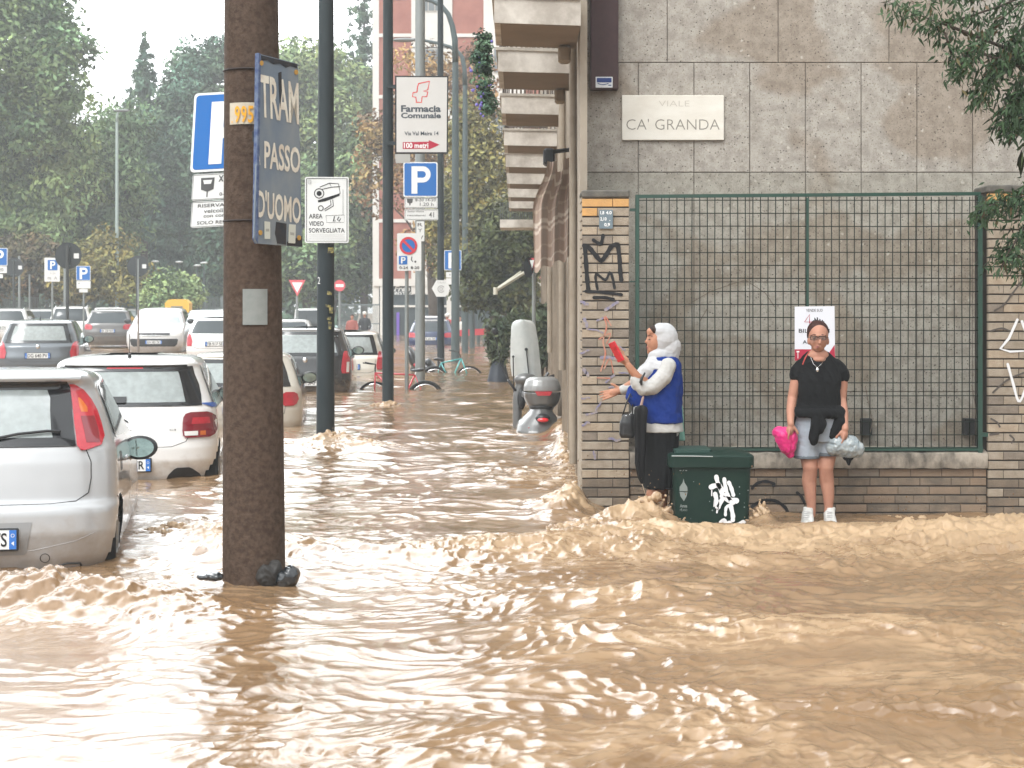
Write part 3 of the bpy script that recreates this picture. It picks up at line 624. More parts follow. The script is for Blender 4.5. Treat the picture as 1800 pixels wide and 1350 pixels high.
# upstairs window surrounds between balconies
FASC = mat('balcony_fascia', (.66,.62,.56), .75, var=(.30,.26,.22), vscale=3.5, vamt=.75, bump=.2)
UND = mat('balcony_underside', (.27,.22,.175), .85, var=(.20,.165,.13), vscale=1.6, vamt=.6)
IRON = mat('old_iron', (.10,.09,.08), .6, var=(.22,.15,.11), vscale=25)
BY = [(13.8, 15.0), (16.5, 17.8), (19.9, 21.2), (23.6, 24.8), (27.0, 28.2), (30.4, 31.6), (33.8, 35.0), (37.2, 38.4)]
xo = -.19; zb = 3.9
for i, (ya, yb) in enumerate(BY):
    zz = zb-.02*i; sk = .35
    m_ = MB(); x1 = XU if i else XU-.03
    def slab(mb, xa, xb, z0, z1, o=0.):
        mb.add([(xa, ya-o, z0), (xb, ya-o+sk*.4, z0), (xb, yb+sk*.4, z0), (xa, yb, z0), (xa, ya-o, z1), (xb, ya-o+sk*.4, z1), (xb, yb+sk*.4, z1), (xa, yb, z1)], [(0,3,2,1),(4,5,6,7),(0,1,5,4),(1,2,6,5),(2,3,7,6),(3,0,4,7)])
    slab(m_, xo, x1, zz, zz+.21); bal = m_.build('balcony', FASC, sd)
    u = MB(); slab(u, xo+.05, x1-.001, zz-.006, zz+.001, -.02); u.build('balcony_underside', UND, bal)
    lp = MB(); slab(lp, xo-.02, x1-.002, zz+.205, zz+.235, .02); lp.build('balcony_lip', mat('lip_stone', (.5,.46,.4), .7, var=(.2,.17,.14), vscale=8), bal)
    ra = MB(); n = 13
    for a in range(n+1):
        xx = xo+.02+(x1-xo-.05)*a/n; yy = ya+sk*.4*a/n; ra.cyl((xx, yy, zz+.235), (xx, yy, zz+1.02), .009, n=5)
    for a in range(11): yy = ya+(yb-ya)*a/10; ra.cyl((xo+.02, yy, zz+.235), (xo+.02, yy, zz+1.02), .009, n=5)
    ra.tube([(x1, ya+sk*.4, zz+1.02), (xo+.02, ya, zz+1.02), (xo+.02, yb, zz+1.02)], .02, 6); ra.build('railing', IRON, bal)
    if i in (0, 1): # bracket box at the wall end
        bb = MB().bbox((x1-.16, yb-.1, zz-.16), (x1-.05, yb+.05, zz-.01), .02); bb.build('lamp_bracket', mat('bracket_beige', (.33,.28,.22), .8), bal)
for i, (ya, yb) in enumerate(BY):                  # floor above, seen edge on only
    m_ = MB().box((xo, ya, zb+3.3), (XU, yb+.1, zb+3.5)); m_.build('balcony', FASC, sd)
# last balcony lower with open railing
m_ = MB().box((X(878, 38), 38.9, Z(400, 38.9)), (XS+.1, 40.3, Z(386, 38.9))); bal = m_.build('balcony', FASC, sd)
ra = MB()
for a in range(17): xx = X(880, 39)+.8*a/16; ra.cyl((xx, 38.95, Z(386, 39)), (xx, 38.95, Z(356, 39)), .012, n=5)
ra.build('railing', mat('grey_iron', (.09,.10,.095), .6), bal)
# drainpipes, window reveals along the street wall
for yy, r in ((15.25, .035), (19.0, .04), (26.3, .04)):
    MB().cyl((XU-.05, yy, .9 if yy > 16 else .2), (XU-.05, yy, 9), r, n=10).build('drainpipe', mat('pipe_beige', (.33,.28,.22), .6, var=(.2,.16,.12), vscale=6), sd, smooth=True)
for yy in (15.65, 18.2, 21.7, 25.2, 28.7, 32.2):
    f_ = MB(); f_.box((XU-.04, yy, 4.15), (XU+.02, yy+.06, 6.4)); f_.box((XU-.04, yy+1.0, 4.15), (XU+.02, yy+1.06, 6.4)); f_.box((XU-.04, yy, 6.34), (XU+.02, yy+1.06, 6.42)); wf = f_.build('window_frame', mat('frame_white', (.5,.48,.44)), sd)
    MB().box((XU-.012, yy+.06, 4.1), (XU-.002, yy+1.0, 6.34)).build('pane', mat('dark_glass', (.02,.025,.03), .08), wf)
# ------------------------------------------------------------------ cars
def paint(name, col, metal=.0, rough=.32):
    if 'paint_'+name in MATS: return MATS['paint_'+name]
    m = mat('paint_'+name, col, rough, metal, coat=.9, var=tuple(c*.80 for c in col), vscale=1.6, vamt=.5); n = m.node_tree.nodes; l = m.node_tree.links; b = n['Principled BSDF']   # dried mud low on the body
    src = b.inputs['Base Color'].links[0].from_socket; t = n.new('ShaderNodeTexCoord'); s = n.new('ShaderNodeSeparateXYZ'); l.new(t.outputs['Object'], s.inputs[0])
    z = n.new('ShaderNodeTexNoise'); z.inputs['Scale'].default_value = 9; z.inputs['Detail'].default_value = 7; z.inputs['Roughness'].default_value = .7; l.new(t.outputs['Object'], z.inputs['Vector'])
    h = n.new('ShaderNodeMath'); h.operation = 'MULTIPLY_ADD'; l.new(z.outputs[0], h.inputs[0]); h.inputs[1].default_value = .9; l.new(s.outputs['Z'], h.inputs[2])
    r = n.new('ShaderNodeMapRange'); l.new(h.outputs[0], r.inputs[0]); r.inputs[1].default_value = .66; r.inputs[2].default_value = .95; r.inputs[3].default_value = .42; r.inputs[4].default_value = 0
    x = n.new('ShaderNodeMix'); x.data_type = 'RGBA'; l.new(r.outputs[0], x.inputs[0]); l.new(src, x.inputs['A']); x.inputs['B'].default_value = (.30,.22,.15,1); l.new(x.outputs['Result'], b.inputs['Base Color'])
    cw = n.new('ShaderNodeMath'); cw.operation = 'SUBTRACT'; cw.inputs[0].default_value = .9; l.new(r.outputs[0], cw.inputs[1]); l.new(cw.outputs[0], b.inputs['Coat Weight']); return m
def glass_mat():
    m = bpy.data.materials.new('car_glass'); m.use_nodes = True; n = m.node_tree.nodes; l = m.node_tree.links; n.remove(n['Principled BSDF'])
    tr = n.new('ShaderNodeBsdfTransparent'); tr.inputs[0].default_value = (.80,.88,.86,1)
    df = n.new('ShaderNodeBsdfDiffuse'); df.inputs[0].default_value = (.76,.84,.83,1); tl = n.new('ShaderNodeBsdfTranslucent'); tl.inputs[0].default_value = (.76,.84,.83,1)
    gl = n.new('ShaderNodeBsdfGlossy'); gl.inputs['Roughness'].default_value = .05
    a = n.new('ShaderNodeMixShader'); a.inputs[0].default_value = .5; l.new(df.outputs[0], a.inputs[1]); l.new(tl.outputs[0], a.inputs[2])
    b = n.new('ShaderNodeMixShader'); l.new(tr.outputs[0], b.inputs[1]); l.new(a.outputs[0], b.inputs[2])
    t = n.new('ShaderNodeTexCoord'); z = n.new('ShaderNodeTexNoise'); z.inputs['Scale'].default_value = 14; z.inputs['Detail'].default_value = 5; l.new(t.outputs['Object'], z.inputs['Vector'])
    mr = n.new('ShaderNodeMapRange'); mr.inputs[1].default_value = .35; mr.inputs[2].default_value = .7; mr.inputs[3].default_value = .66; mr.inputs[4].default_value = .84; l.new(z.outputs[0], mr.inputs[0]); l.new(mr.outputs[0], b.inputs[0])
    fr = n.new('ShaderNodeFresnel'); fr.inputs[0].default_value = 1.5; c = n.new('ShaderNodeMixShader'); l.new(fr.outputs[0], c.inputs[0]); l.new(b.outputs[0], c.inputs[1]); l.new(gl.outputs[0], c.inputs[2])
    l.new(c.outputs[0], n['Material Output'].inputs[0]); return m
GLASS = glass_mat()
BLK = mat('black_trim', (.018,.019,.021), .35); BLKG = mat('black_gloss', (.012,.013,.015), .12, coat=.5); RUB = mat('rubber', (.02,.02,.02), .8)
SEAM = mat('panel_gap', (.05,.05,.05), .7); LAMPR = mat('lamp_red', (.48,.018,.035), .12, coat=1., var=(.30,.01,.02), vscale=18); LAMPD = mat('lamp_dark_red', (.20,.01,.02), .12, coat=1.)
LAMPO = mat('lamp_orange', (.55,.13,.02), .15, coat=1.); LAMPW = mat('lamp_clear', (.75,.74,.72), .12, coat=1.); SEAT = mat('seat_fabric', (.09,.10,.105), .9); CHROME = mat('chrome', (.75,.76,.77), .12, 1.)
PLW = mat('plate_white', (.74,.75,.74), .4); PLB = mat('plate_blue', (.03,.16,.52), .4); INK = mat('ink_black', (.02,.02,.022), .5); TINTG = mat('dark_window', (.035,.045,.05), .06, coat=.3)
class Car:
    def __init__(s, root, lv, a=.42, n=3.2, H=1.5):
        s.root = root; s.lv = lv; s.a = a; s.n = n
        zt = np.arange(lv[0][0], lv[-1][0]+.001, .002)
        k = np.hanning(23); k /= k.sum()
        def tab(i, kk=k):
            v = np.interp(zt, [q[0] for q in lv], [q[i] for q in lv]); p = np.pad(v, 11, 'edge'); 
            p[:11] = v[0]-(v[1]-v[0])*np.arange(11, 0, -1)*0; return np.convolve(p, kk, 'valid')
        s.zt = zt; s.T = [tab(1), tab(2), tab(3)]
    def q(s, i, z): return np.interp(z, s.zt, s.T[i])
    def rear(s, x, z): w_ = s.q(1, z); t = min(abs(x)/w_, 1.); return s.q(0, z)+s.a*(1-(1-t**s.n)**(1/s.n))
    def front(s, x, z): w_ = s.q(1, z); t = min(abs(x)/w_, 1.); return s.q(2, z)-s.a*1.3*(1-(1-t**s.n)**(1/s.n))
    def side(s, y, z):
        w_ = s.q(1, z); ya = s.q(0, z)+s.a; yb = s.q(2, z)-s.a*1.3
        if y < ya: return w_*(1-min((ya-y)/s.a, 1)**s.n)**(1/s.n)
        if y > yb: return w_*(1-min((y-yb)/(s.a*1.3), 1)**s.n)**(1/s.n)
        return w_*(1+.012*math.sin(math.pi*(y-ya)/(yb-ya)))
    def body(s, m, holes=None, wheels=(), nz=90, step=16):
        z0, z1 = s.lv[0][0], s.lv[-1][0]; zs = [z0+(z1-z0)*(1-(1-i/nz)**1.25) for i in range(nz+1)]
        th = [math.pi/2*i/step for i in range(step+1)]; V_ = []; ns = 44
        for z in zs:
            w_ = s.q(1, z); yr = s.q(0, z); yf = s.q(2, z); e = 2/s.n; ring = []
            for t in th: ring.append((w_*math.sin(t)**e, yr+s.a*(1-math.cos(t)**e)))
            ya = yr+s.a; yb = yf-s.a*1.3
            for i in range(1, ns): y = ya+(yb-ya)*i/ns; ring.append((w_*(1+.012*math.sin(math.pi*i/ns)), y))
            for t in reversed(th): ring.append((w_*math.sin(t)**e, yf-s.a*1.3*(1-math.cos(t)**e)))
            full = ring+[(-x, y) for x, y in reversed(ring[1:-1])]; V_.append([(x, y, z) for x, y in full])
        mb = MB(); n_ = len(V_[0]); 
        for r in V_: mb.v += r
        for i in range(nz):
            for j in range(n_):
                a = i*n_+j; b = i*n_+(j+1) % n_; f = (a, b, b+n_, a+n_)
                c = [sum(mb.v[k][u] for k in f)/4 for u in range(3)]
                if holes and holes(*c): continue
                if any(abs(c[0]) > .45 and (c[1]-wy)**2+(c[2]-wz)**2 < wr*wr for wy, wz, wr in wheels): continue
                mb.f.append(f)
        # roof cap strips between mirrored points
        top = nz*n_
        for j in range(n_//2): 
            a = top+j; b = top+j+1; c = top+(n_-j-1) % n_; d = top+(n_-j) % n_
            if len({a, b, c, d}) >= 3: mb.f.append(tuple(dict.fromkeys((a, b, c, d))))
        s.bodyo = mb.build('body', m, s.root, smooth=50); return s.bodyo
    def patch(s, name, rows, m, off=.006, kind='rear', cols=10, parent=None, sub=6, thick=.0, both=False):
        """rows: (z, a, b) with a..b lateral (rear/front) or along y (side, right side; both=True adds nothing on the left)"""
        rr = []
        for i in range(len(rows)-1):
            for k in range(sub):
                t = k/sub; rr.append(tuple(rows[i][u]+(rows[i+1][u]-rows[i][u])*t for u in (0,1,2)))
        rr.append(rows[-1]); mb = MB()
        def pt(z, u, o):
            if kind == 'rear': return (u, s.rear(u, z)-o, z+.0)
            if kind == 'front': return (u, s.front(u, z)+o, z)
            sg = 1 if kind == 'side' else -1
            return (sg*(s.side(u, z)+o), u, z)
        G = [[pt(z, a+(b-a)*j/cols, off) for j in range(cols+1)] for z, a, b in rr]
        mb.rings(G, closed=False)
        if thick:                                   # skirt back to the body so that the part has a real edge
            edge = [(z, a) for z, a, b in rr]+[(rr[-1][0], rr[-1][1]+(rr[-1][2]-rr[-1][1])*j/cols) for j in range(1, cols)]+[(z, b) for z, a, b in reversed(rr)]+[(rr[0][0], rr[0][2]+(rr[0][1]-rr[0][2])*j/cols) for j in range(1, cols)]
            mb.rings([[pt(z, u, off) for z, u in edge], [pt(z, u, off-thick) for z, u in edge]])
        return mb.build(name, m, parent or s.root, smooth=35)
    def line(s, name, pts, r, m, kind='rear', off=0., parent=None):
        q = []
        for i in range(len(pts)-1):
            for k in range(6):
                t = k/6; q.append(tuple(pts[i][u]+(pts[i+1][u]-pts[i][u])*t for u in (0,1)))
        q.append(pts[-1])
        f = {'rear': lambda u, z: (u, s.rear(u, z)-off, z), 'side': lambda u, z: (s.side(u, z)+off, u, z), 'front': lambda u, z: (u, s.front(u, z)+off, z)}[kind]
        return MB().tube([f(u, z) for u, z in q], r, 6).build(name, m, parent or s.root, smooth='all')
    def wheel(s, y, z, x, r=.31, wd=.19):
        t = MB(); p = [(wd/2, r*.66), (wd/2, r*.92), (wd*.38, r), (-wd*.38, r), (-wd/2, r*.92), (-wd/2, r*.66)]
        N = 28; t.rings([[(x+a, y+b*math.cos(2*math.pi*i/N), z+b*math.sin(2*math.pi*i/N)) for i in range(N)] for a, b in p]); w_ = t.build('wheel', RUB, s.root, smooth=50)
        h = MB(); sg = 1 if x > 0 else -1
        h.rings([[(x+sg*a, y+b*math.cos(2*math.pi*i/N), z+b*math.sin(2*math.pi*i/N)) for i in range(N)] for a, b in ((wd*.5, r*.68), (wd*.38, r*.6), (wd*.36, .02))])
        for k in range(7): 
            a = 2*math.pi*k/7; h.tube([(x+sg*wd*.42, y, z), (x+sg*wd*.44, y+r*.64*math.cos(a), z+r*.64*math.sin(a))], .018, 6)
        h.build('rim', mat('rim_silver', (.35,.36,.37), .3, .8), w_, smooth=40)
    def interior(s, belt, dark=1.):
        z0 = s.lv[0][0]; i_ = MB(); ya = s.q(0, belt)+.36; yb = s.q(2, belt)-.5; w_ = s.q(1, belt)-.09
        i_.box((-w_, ya, .3), (w_, yb, belt-.03)); i_.bbox((-w_*.95, yb-.35, belt-.1), (w_*.95, yb+.25, belt+.06), .04); i_.build('cabin_floor', SEAT, s.root)
        st = MB()
        for x in (-.36, .36):
            st.bbox((x-.24, ya+1.35, belt-.3), (x+.24, ya+1.5, belt+.16), .05); st.bbox((x-.12, ya+1.38, belt+.19), (x+.12, ya+1.47, belt+.36), .035)
        for x in (-.4, .4): st.bbox((x-.13, ya+.22, belt-.02), (x+.13, ya+.32, belt+.16), .04)
        st.bbox((-w_*.9, ya+.2, belt-.3), (w_*.9, ya+.35, belt+.0), .05)
        st.build('seats', SEAT, s.root, smooth=40)
    def plate(s, cx, cz, txt, w_=.52, h=.11, D=0, kind='rear', tilt=0, blue=True):
        y = (s.rear(cx, cz)-.022) if kind == 'rear' else (s.front(cx, cz)+.022); sg = 1 if kind == 'rear' else -1
        g_ = lambda u, v, o=0.: Vector((cx+sg*u, y-sg*o, cz+v))
        fr = MB().bbox((cx-w_/2-.012, y+.001 if sg > 0 else y-.02, cz-h/2-.012), (cx+w_/2+.012, y+.02 if sg > 0 else y-.001, cz+h/2+.012), .006); fo = fr.build('number_plate', BLK, s.root)
        def rect(u0, v0, u1, v1, o, m, n_): q = MB(); q.add([g_(u0,v0,o), g_(u1,v0,o), g_(u1,v1,o), g_(u0,v1,o)], [(0,1,2,3)]); q.build(n_, m, fo)
        rect(-w_/2, -h/2, w_/2, h/2, .001, PLW, 'plate_face')
        if blue: rect(-w_/2, -h/2, -w_/2+.042, h/2, .003, PLB, 'blue_band'); rect(w_/2-.042, -h/2, w_/2, h/2, .003, PLB, 'blue_band')
        q = MB(); pfx = lambda a, b, off=0.: g_(a, -b, off)
        text(q, pfx, txt, -w_/2+.055, -h*.36, w_/2-.055, h*.36, .004, .012)
        if w_ > .3 and blue:
            q2 = MB(); text(q2, pfx, 'I', -w_/2+.016, h*.12, -w_/2+.024, h*.36, .005, .01); ringp(q2, pfx, w_/2-.021, -h*.22, .008, .011, .005, 16); poly(q2, pfx, [(w_/2-.030, h*.18), (w_/2-.013, h*.08), (w_/2-.013, h*.32)], .005, .001); q2.build('plate_marks', PLW, fo)
        q.build('plate_lettering', INK, fo); return fo
    def mirror(s, y, z, x, m, sx=.12, sz=.085, facing=1):
        for sg in ((1,) if facing == 1 else (1, -1)):
            h = MB(); h.ell((sg*(x+.12), y+.095, z), (sx, .085, sz), 16, 10); h.tube([(sg*(x-.06), y+.06, z-sz*1.0), (sg*(x+.02), y+.05, z-sz*.85), (sg*(x+.08), y+.05, z-sz*.5)], [.035,.03,.03], 8); o = h.build('wing_mirror', m, s.root, smooth='all')
            g_ = MB(); N = 22; yy = y-.022
            ring = lambda k, dy: [(sg*(x+.12)+sx*k*math.cos(2*math.pi*i/N), y+.05-dy, z+sz*k*math.sin(2*math.pi*i/N)) for i in range(N)]
            g_.rings([ring(1.0, -.045), ring(1.0, .035), ring(.79, .047)], closed=True); g_.build('mirror_rim', BLK, o, smooth=40)
            q = MB(); r_ = ring(.80, .046); q.add(r_, [tuple(range(N))]); q.build('mirror_glass', mat('mirror_silver', (.42,.55,.52), .04, .85, var=(.2,.28,.27), vscale=14), o)
def place(root, px, D, zg, yaw): root.location = (X(px, D), D, zg); root.rotation_euler.z = R(yaw)
def near_car(name, label, group=None): return thing(name, label, 'car', group=group, world=False)

# ---- silver hatchback at the left edge
c = near_car('parked_car', 'silver hatchback at the left edge with tall red tail lamps, nearest the camera', 'cars parked along the flooded kerb')
LV = [(.16,.14,.74,3.84),(.30,.055,.81,3.96),(.45,.0,.835,4.02),(.58,.0,.842,4.0),(.618,.015,.842,3.97),(.635,.075,.838,3.95),(.75,.085,.838,3.85),(.88,.10,.832,3.35),(.96,.125,.822,3.12),(1.02,.16,.80,3.0),(1.20,.30,.735,2.72),(1.34,.415,.675,2.5),
      (1.375,.40,.665,2.42),(1.405,.37,.655,2.36),(1.435,.42,.635,2.28),(1.460,.56,.60,2.16),(1.477,.80,.52,2.0),(1.487,1.1,.36,1.75),(1.49,1.4,.10,1.5)]
K = Car(c, LV, .40, 2.9)
whl = [(.66,.30,.36)]
K.body(paint('silver', (.50,.51,.52), .25, .3), holes=lambda x, y, z: (y < 1.0 and abs(x) < .56-.10*(z-1)/.35 and 1.0 < z < 1.34) or (y > 2.2 and abs(x) < .6 and 1.02 < z < 1.36) or (1.02 < y < 2.3 and abs(x) > .5 and 1.03 < z < 1.33), wheels=whl)
K.wheel(.66, .30, .73); MB().box((-.55, .45, .1), (.55, 1.1, .62)).build('wheel_well', RUB, c)
K.patch('rear_window', [(.985,-.585,.585),(1.05,-.575,.575),(1.2,-.555,.555),(1.335,-.53,.53),(1.372,-.50,.50)], GLASS, .008, cols=24)
# dark ceramic border round the glass
for rows in ([(.98,-.595,.595),(1.035,-.585,.585)], [(1.33,-.54,.54),(1.384,-.515,.515)]): K.patch('window_border', rows, BLKG, .0095, cols=24, sub=4)
for sg in (-1, 1):
    K.patch('window_border', [(z, min(sg*a, sg*b), max(sg*a, sg*b)) for z, a, b in ((1.03,.455,.586),(1.08,.44,.575),(1.2,.425,.556),(1.28,.42,.545),(1.335,.395,.535))], BLKG, .0098, cols=6)
    z_ = [(.955,.625,.655),(.985,.60,.745),(1.04,.592,.758),(1.12,.575,.735),(1.2,.563,.705),(1.27,.55,.665),(1.33,.537,.615),(1.365,.53,.56)]
    lo_ = K.patch('tail_lamp', [(z, min(sg*a, sg*b), max(sg*a, sg*b)) for z, a, b in z_], LAMPR, .016, cols=8, thick=.02)
    K.patch('lamp_segment', [(z, min(sg*a, sg*b), max(sg*a, sg*b)) for z, a, b in ((1.19,.612,.65),(1.22,.60,.645),(1.26,.59,.615),(1.28,.585,.595))], LAMPO, .018, cols=4, parent=lo_)
    K.patch('lamp_segment', [(z, min(sg*a, sg*b), max(sg*a, sg*b)) for z, a, b in ((1.0,.655,.735),(1.08,.635,.72),(1.165,.61,.69))], LAMPD, .018, cols=4, parent=lo_)
K.line('wiper', [(.0,1.01),(.25,1.06),(.42,1.075),(.50,1.07)], .009, BLK, off=.03)
K.patch('brake_lamp', [(1.385,-.16,.16),(1.40,-.155,.155)], LAMPR, .02, cols=6, thick=.02)
K.line('tailgate_gap', [(0,.628),(.45,.63),(.60,.642),(.672,.69),(.687,.78),(.685,.88),(.655,.955)], .0035, SEAM)
K.line('tailgate_gap', [(0,.628),(-.45,.63),(-.60,.642),(-.672,.69),(-.687,.78),(-.685,.88),(-.655,.955)], .0035, SEAM)
K.line('bumper_gap', [(.41,.655),(.46,.64),(.6,.58),(.7,.54)], .003, SEAM, 'side')
K.line('bumper_crease', [(.05,.335),(.35,.35),(.6,.40),(.72,.45)], .0022, mat('paint_shade', (.38,.38,.385), .4, .3))
K.line('fuel_flap', [(.78,.80),(.90,.80),(.90,.92),(.78,.92),(.78,.80)], .003, SEAM, 'side')
K.line('door_handle', [(1.02,.87),(1.2,.875)], .014, paint('silver', (.5,.51,.52)), 'side', .02)
for xx in (.42,): 
    p_ = [(xx+.028*math.cos(a), .30+.028*math.sin(a)) for a in [2*math.pi*i/14 for i in range(15)]]; K.line('tow_cap', p_, .0025, SEAM)
K.patch('plate_recess', [(.325,-.30,.30),(.34,-.325,.315),(.50,-.33,.345),(.525,-.34,.35)], mat('recess_silver', (.32,.325,.33), .4, .3), .004, cols=10)
K.plate(0, .425, 'DW 482 VS', h=.115)
K.patch('fog_lamp', [(.20,.38,.62),(.235,.45,.625),(.255,.5,.615)], mat('fog_clear', (.4,.36,.34), .3), .006, cols=6)
K.line('fog_surround', [(.36,.20),(.44,.235),(.55,.258),(.625,.255),(.64,.20)], .006, SEAM, off=.004)
# spoiler
K.patch('spoiler', [(1.383,-.585,.585),(1.40,-.60,.60),(1.425,-.60,.60),(1.45,-.57,.57)], paint('silver', (.5,.51,.52)), .035, cols=24, thick=.05)
K.patch('side_window', [(1.02,.78,2.75),(1.1,.82,2.68),(1.2,.87,2.5),(1.30,.95,2.3),(1.36,1.05,2.15)], GLASS, .006, 'side', cols=18)
K.patch('window_trim', [(1.01,.66,.76),(1.1,.74,.82),(1.2,.80,.89),(1.30,.88,.98),(1.37,.98,1.06)], BLKG, .009, 'side', cols=3)
K.patch('windscreen', [(1.03,-.66,.66),(1.2,-.6,.6),(1.36,-.52,.52)], GLASS, .006, 'front', cols=14)
K.interior(.98); K.mirror(2.0, .90, .79, paint('silver', (.5,.51,.52)), .128, .088)
K.line('antenna', [(0,1.48),(0,1.485)], .01, BLK)
place(c, -50, 10.3, -.235, 10.2); c.rotation_euler.x = R(-2.6)

# ---- white hatchback with round-cornered red lamps
c = near_car('parked_car', 'white compact hatchback with black window band and a double chevron badge, beside the silver car', 'cars parked along the flooded kerb')
LV = [(.2,.16,.76,3.8),(.36,.06,.82,3.92),(.50,.0,.86,3.98),(.62,.0,.868,3.98),(.74,.025,.868,3.95),(.86,.05,.86,3.7),(.96,.075,.845,3.2),(1.02,.10,.82,3.0),(1.2,.235,.745,2.7),(1.36,.355,.68,2.45),(1.385,.335,.67,2.40),(1.41,.35,.65,2.33),(1.435,.45,.615,2.22),(1.455,.65,.55,2.05),(1.467,.95,.42,1.8),(1.472,1.3,.12,1.45)]
K = Car(c, LV, .46, 2.7)
WHT = paint('white', (.78,.78,.77), 0, .3)
K.body(WHT, holes=lambda x, y, z: (y < 1. and abs(x) < .62-.12*(z-1)/.35 and 1.04 < z < 1.33) or (y > 2.2 and abs(x) < .6 and 1.03 < z < 1.34) or (1.02 < y < 2.3 and abs(x) > .5 and 1.04 < z < 1.33), wheels=[(.62,.30,.37)])
K.wheel(.62, .30, .77); MB().box((-.6, .5, .1), (.6, 1.1, .66)).build('wheel_well', RUB, c)
K.patch('window_frame', [(1.008,-.69,.69),(1.045,-.675,.675)], BLKG, .009, cols=26, sub=3); K.patch('window_frame', [(1.325,-.585,.585),(1.385,-.57,.57)], BLKG, .012, cols=26, sub=3)
for sg in (-1, 1): K.patch('window_frame', [(z, min(sg*a, sg*b), max(sg*a, sg*b)) for z, a, b in ((1.01,.58,.72),(1.1,.555,.71),(1.2,.53,.685),(1.3,.50,.64),(1.37,.47,.62))], BLKG, .011, cols=7)
K.patch('rear_window', [(1.03,-.62,.62),(1.2,-.57,.57),(1.34,-.52,.52)], GLASS, .008, cols=24)
K.patch('brake_lamp', [(1.352,-.17,.17),(1.368,-.165,.165)], LAMPR, .018, cols=8)
K.patch('wiper_housing', [(1.045,-.33,.02),(1.06,-.34,.03),(1.10,-.34,.03)], BLK, .03, cols=8, thick=.03)
for sg in (-1, 1):
    z_ = [(.715,.58,.80),(.735,.555,.842),(.78,.548,.862),(.86,.55,.86),(.905,.555,.845),(.935,.575,.81),(.95,.62,.77)]
    lo_ = K.patch('tail_lamp', [(z, min(sg*a, sg*b), max(sg*a, sg*b)) for z, a, b in z_], LAMPD, .022, cols=10, thick=.03)
    K.patch('lamp_segment', [(z, min(sg*a, sg*b), max(sg*a, sg*b)) for z, a, b in ((.84,.63,.80),(.90,.64,.79))], LAMPR, .026, cols=6, parent=lo_)
    K.patch('lamp_segment', [(z, min(sg*a, sg*b), max(sg*a, sg*b)) for z, a, b in ((.735,.57,.69),(.775,.565,.69))], LAMPW, .026, cols=6, parent=lo_)
    K.patch('lamp_segment', [(z, min(sg*a, sg*b), max(sg*a, sg*b)) for z, a, b in ((.735,.71,.76),(.775,.71,.76))], LAMPO, .026, cols=3, parent=lo_)
K.line('tailgate_gap', [(0,.63),(.45,.635),(.58,.68),(.60,.72)], .003, SEAM)
for dz in (0, -.055):
    q = MB(); 
    for sg in (-1, 1): q.add([(sg*a-.03, K.rear(0, .9)-.02, z) for a, z in ((0,.925+dz),(0,.90+dz),(.085,.86+dz),(.085,.875+dz))], [(0,1,2,3)])
    q.build('badge', BLKG, c)
g2_ = lambda a, b, o=0.: Vector((a, K.rear(a, .8)-.012-o, b)); fl = lambda a, b, off=0.: g2_(a, -b, off)
q = MB(); text(q, fl, 'CITROEN', -.115, -.805, .085, -.785, .003, .0); text(q, fl, 'C3', .43, -.80, .49, -.782, .004, .02); text(q, fl, 'EN', -.03, -.66, .03, -.625, .004, .0); q.build('badge_lettering', mat('badge_grey', (.18,.18,.18), .4), c)
K.plate(0, .47, 'FH 305 TR')
K.patch('bumper_insert', [(.33,.40,.72),(.37,.42,.70),(.42,.47,.64),(.435,.5,.61)], BLK, .008, cols=8)
K.patch('side_window', [(1.03,.70,2.8),(1.1,.74,2.7),(1.2,.80,2.5),(1.30,.9,2.3),(1.36,1.0,2.15)], GLASS, .006, 'side', cols=18)
K.patch('window_trim', [(1.0,.40,.66),(1.1,.50,.72),(1.2,.60,.80),(1.30,.70,.9),(1.37,.8,1.0)], BLKG, .009, 'side', cols=4)
K.patch('blue_stripe', [(.985,.35,.70),(1.005,.30,.62),(1.03,.25,.42)], mat('stripe_blue', (.04,.12,.42), .3), .011, 'side', cols=4)
K.patch('windscreen', [(1.04,-.68,.68),(1.2,-.62,.62),(1.36,-.54,.54)], GLASS, .006, 'front', cols=14)
K.interior(1.0); K.mirror(2.1, 1.03, .80, BLK)
MB().tube([(.02,.62,1.44),(.02,.60,1.49)], [.022,.012], 8).tube([(.02,.60,1.49),(.03,.5,1.68)], .004, 5).build('antenna', BLK, c)
place(c, 214, 15.8, -.335, 8)

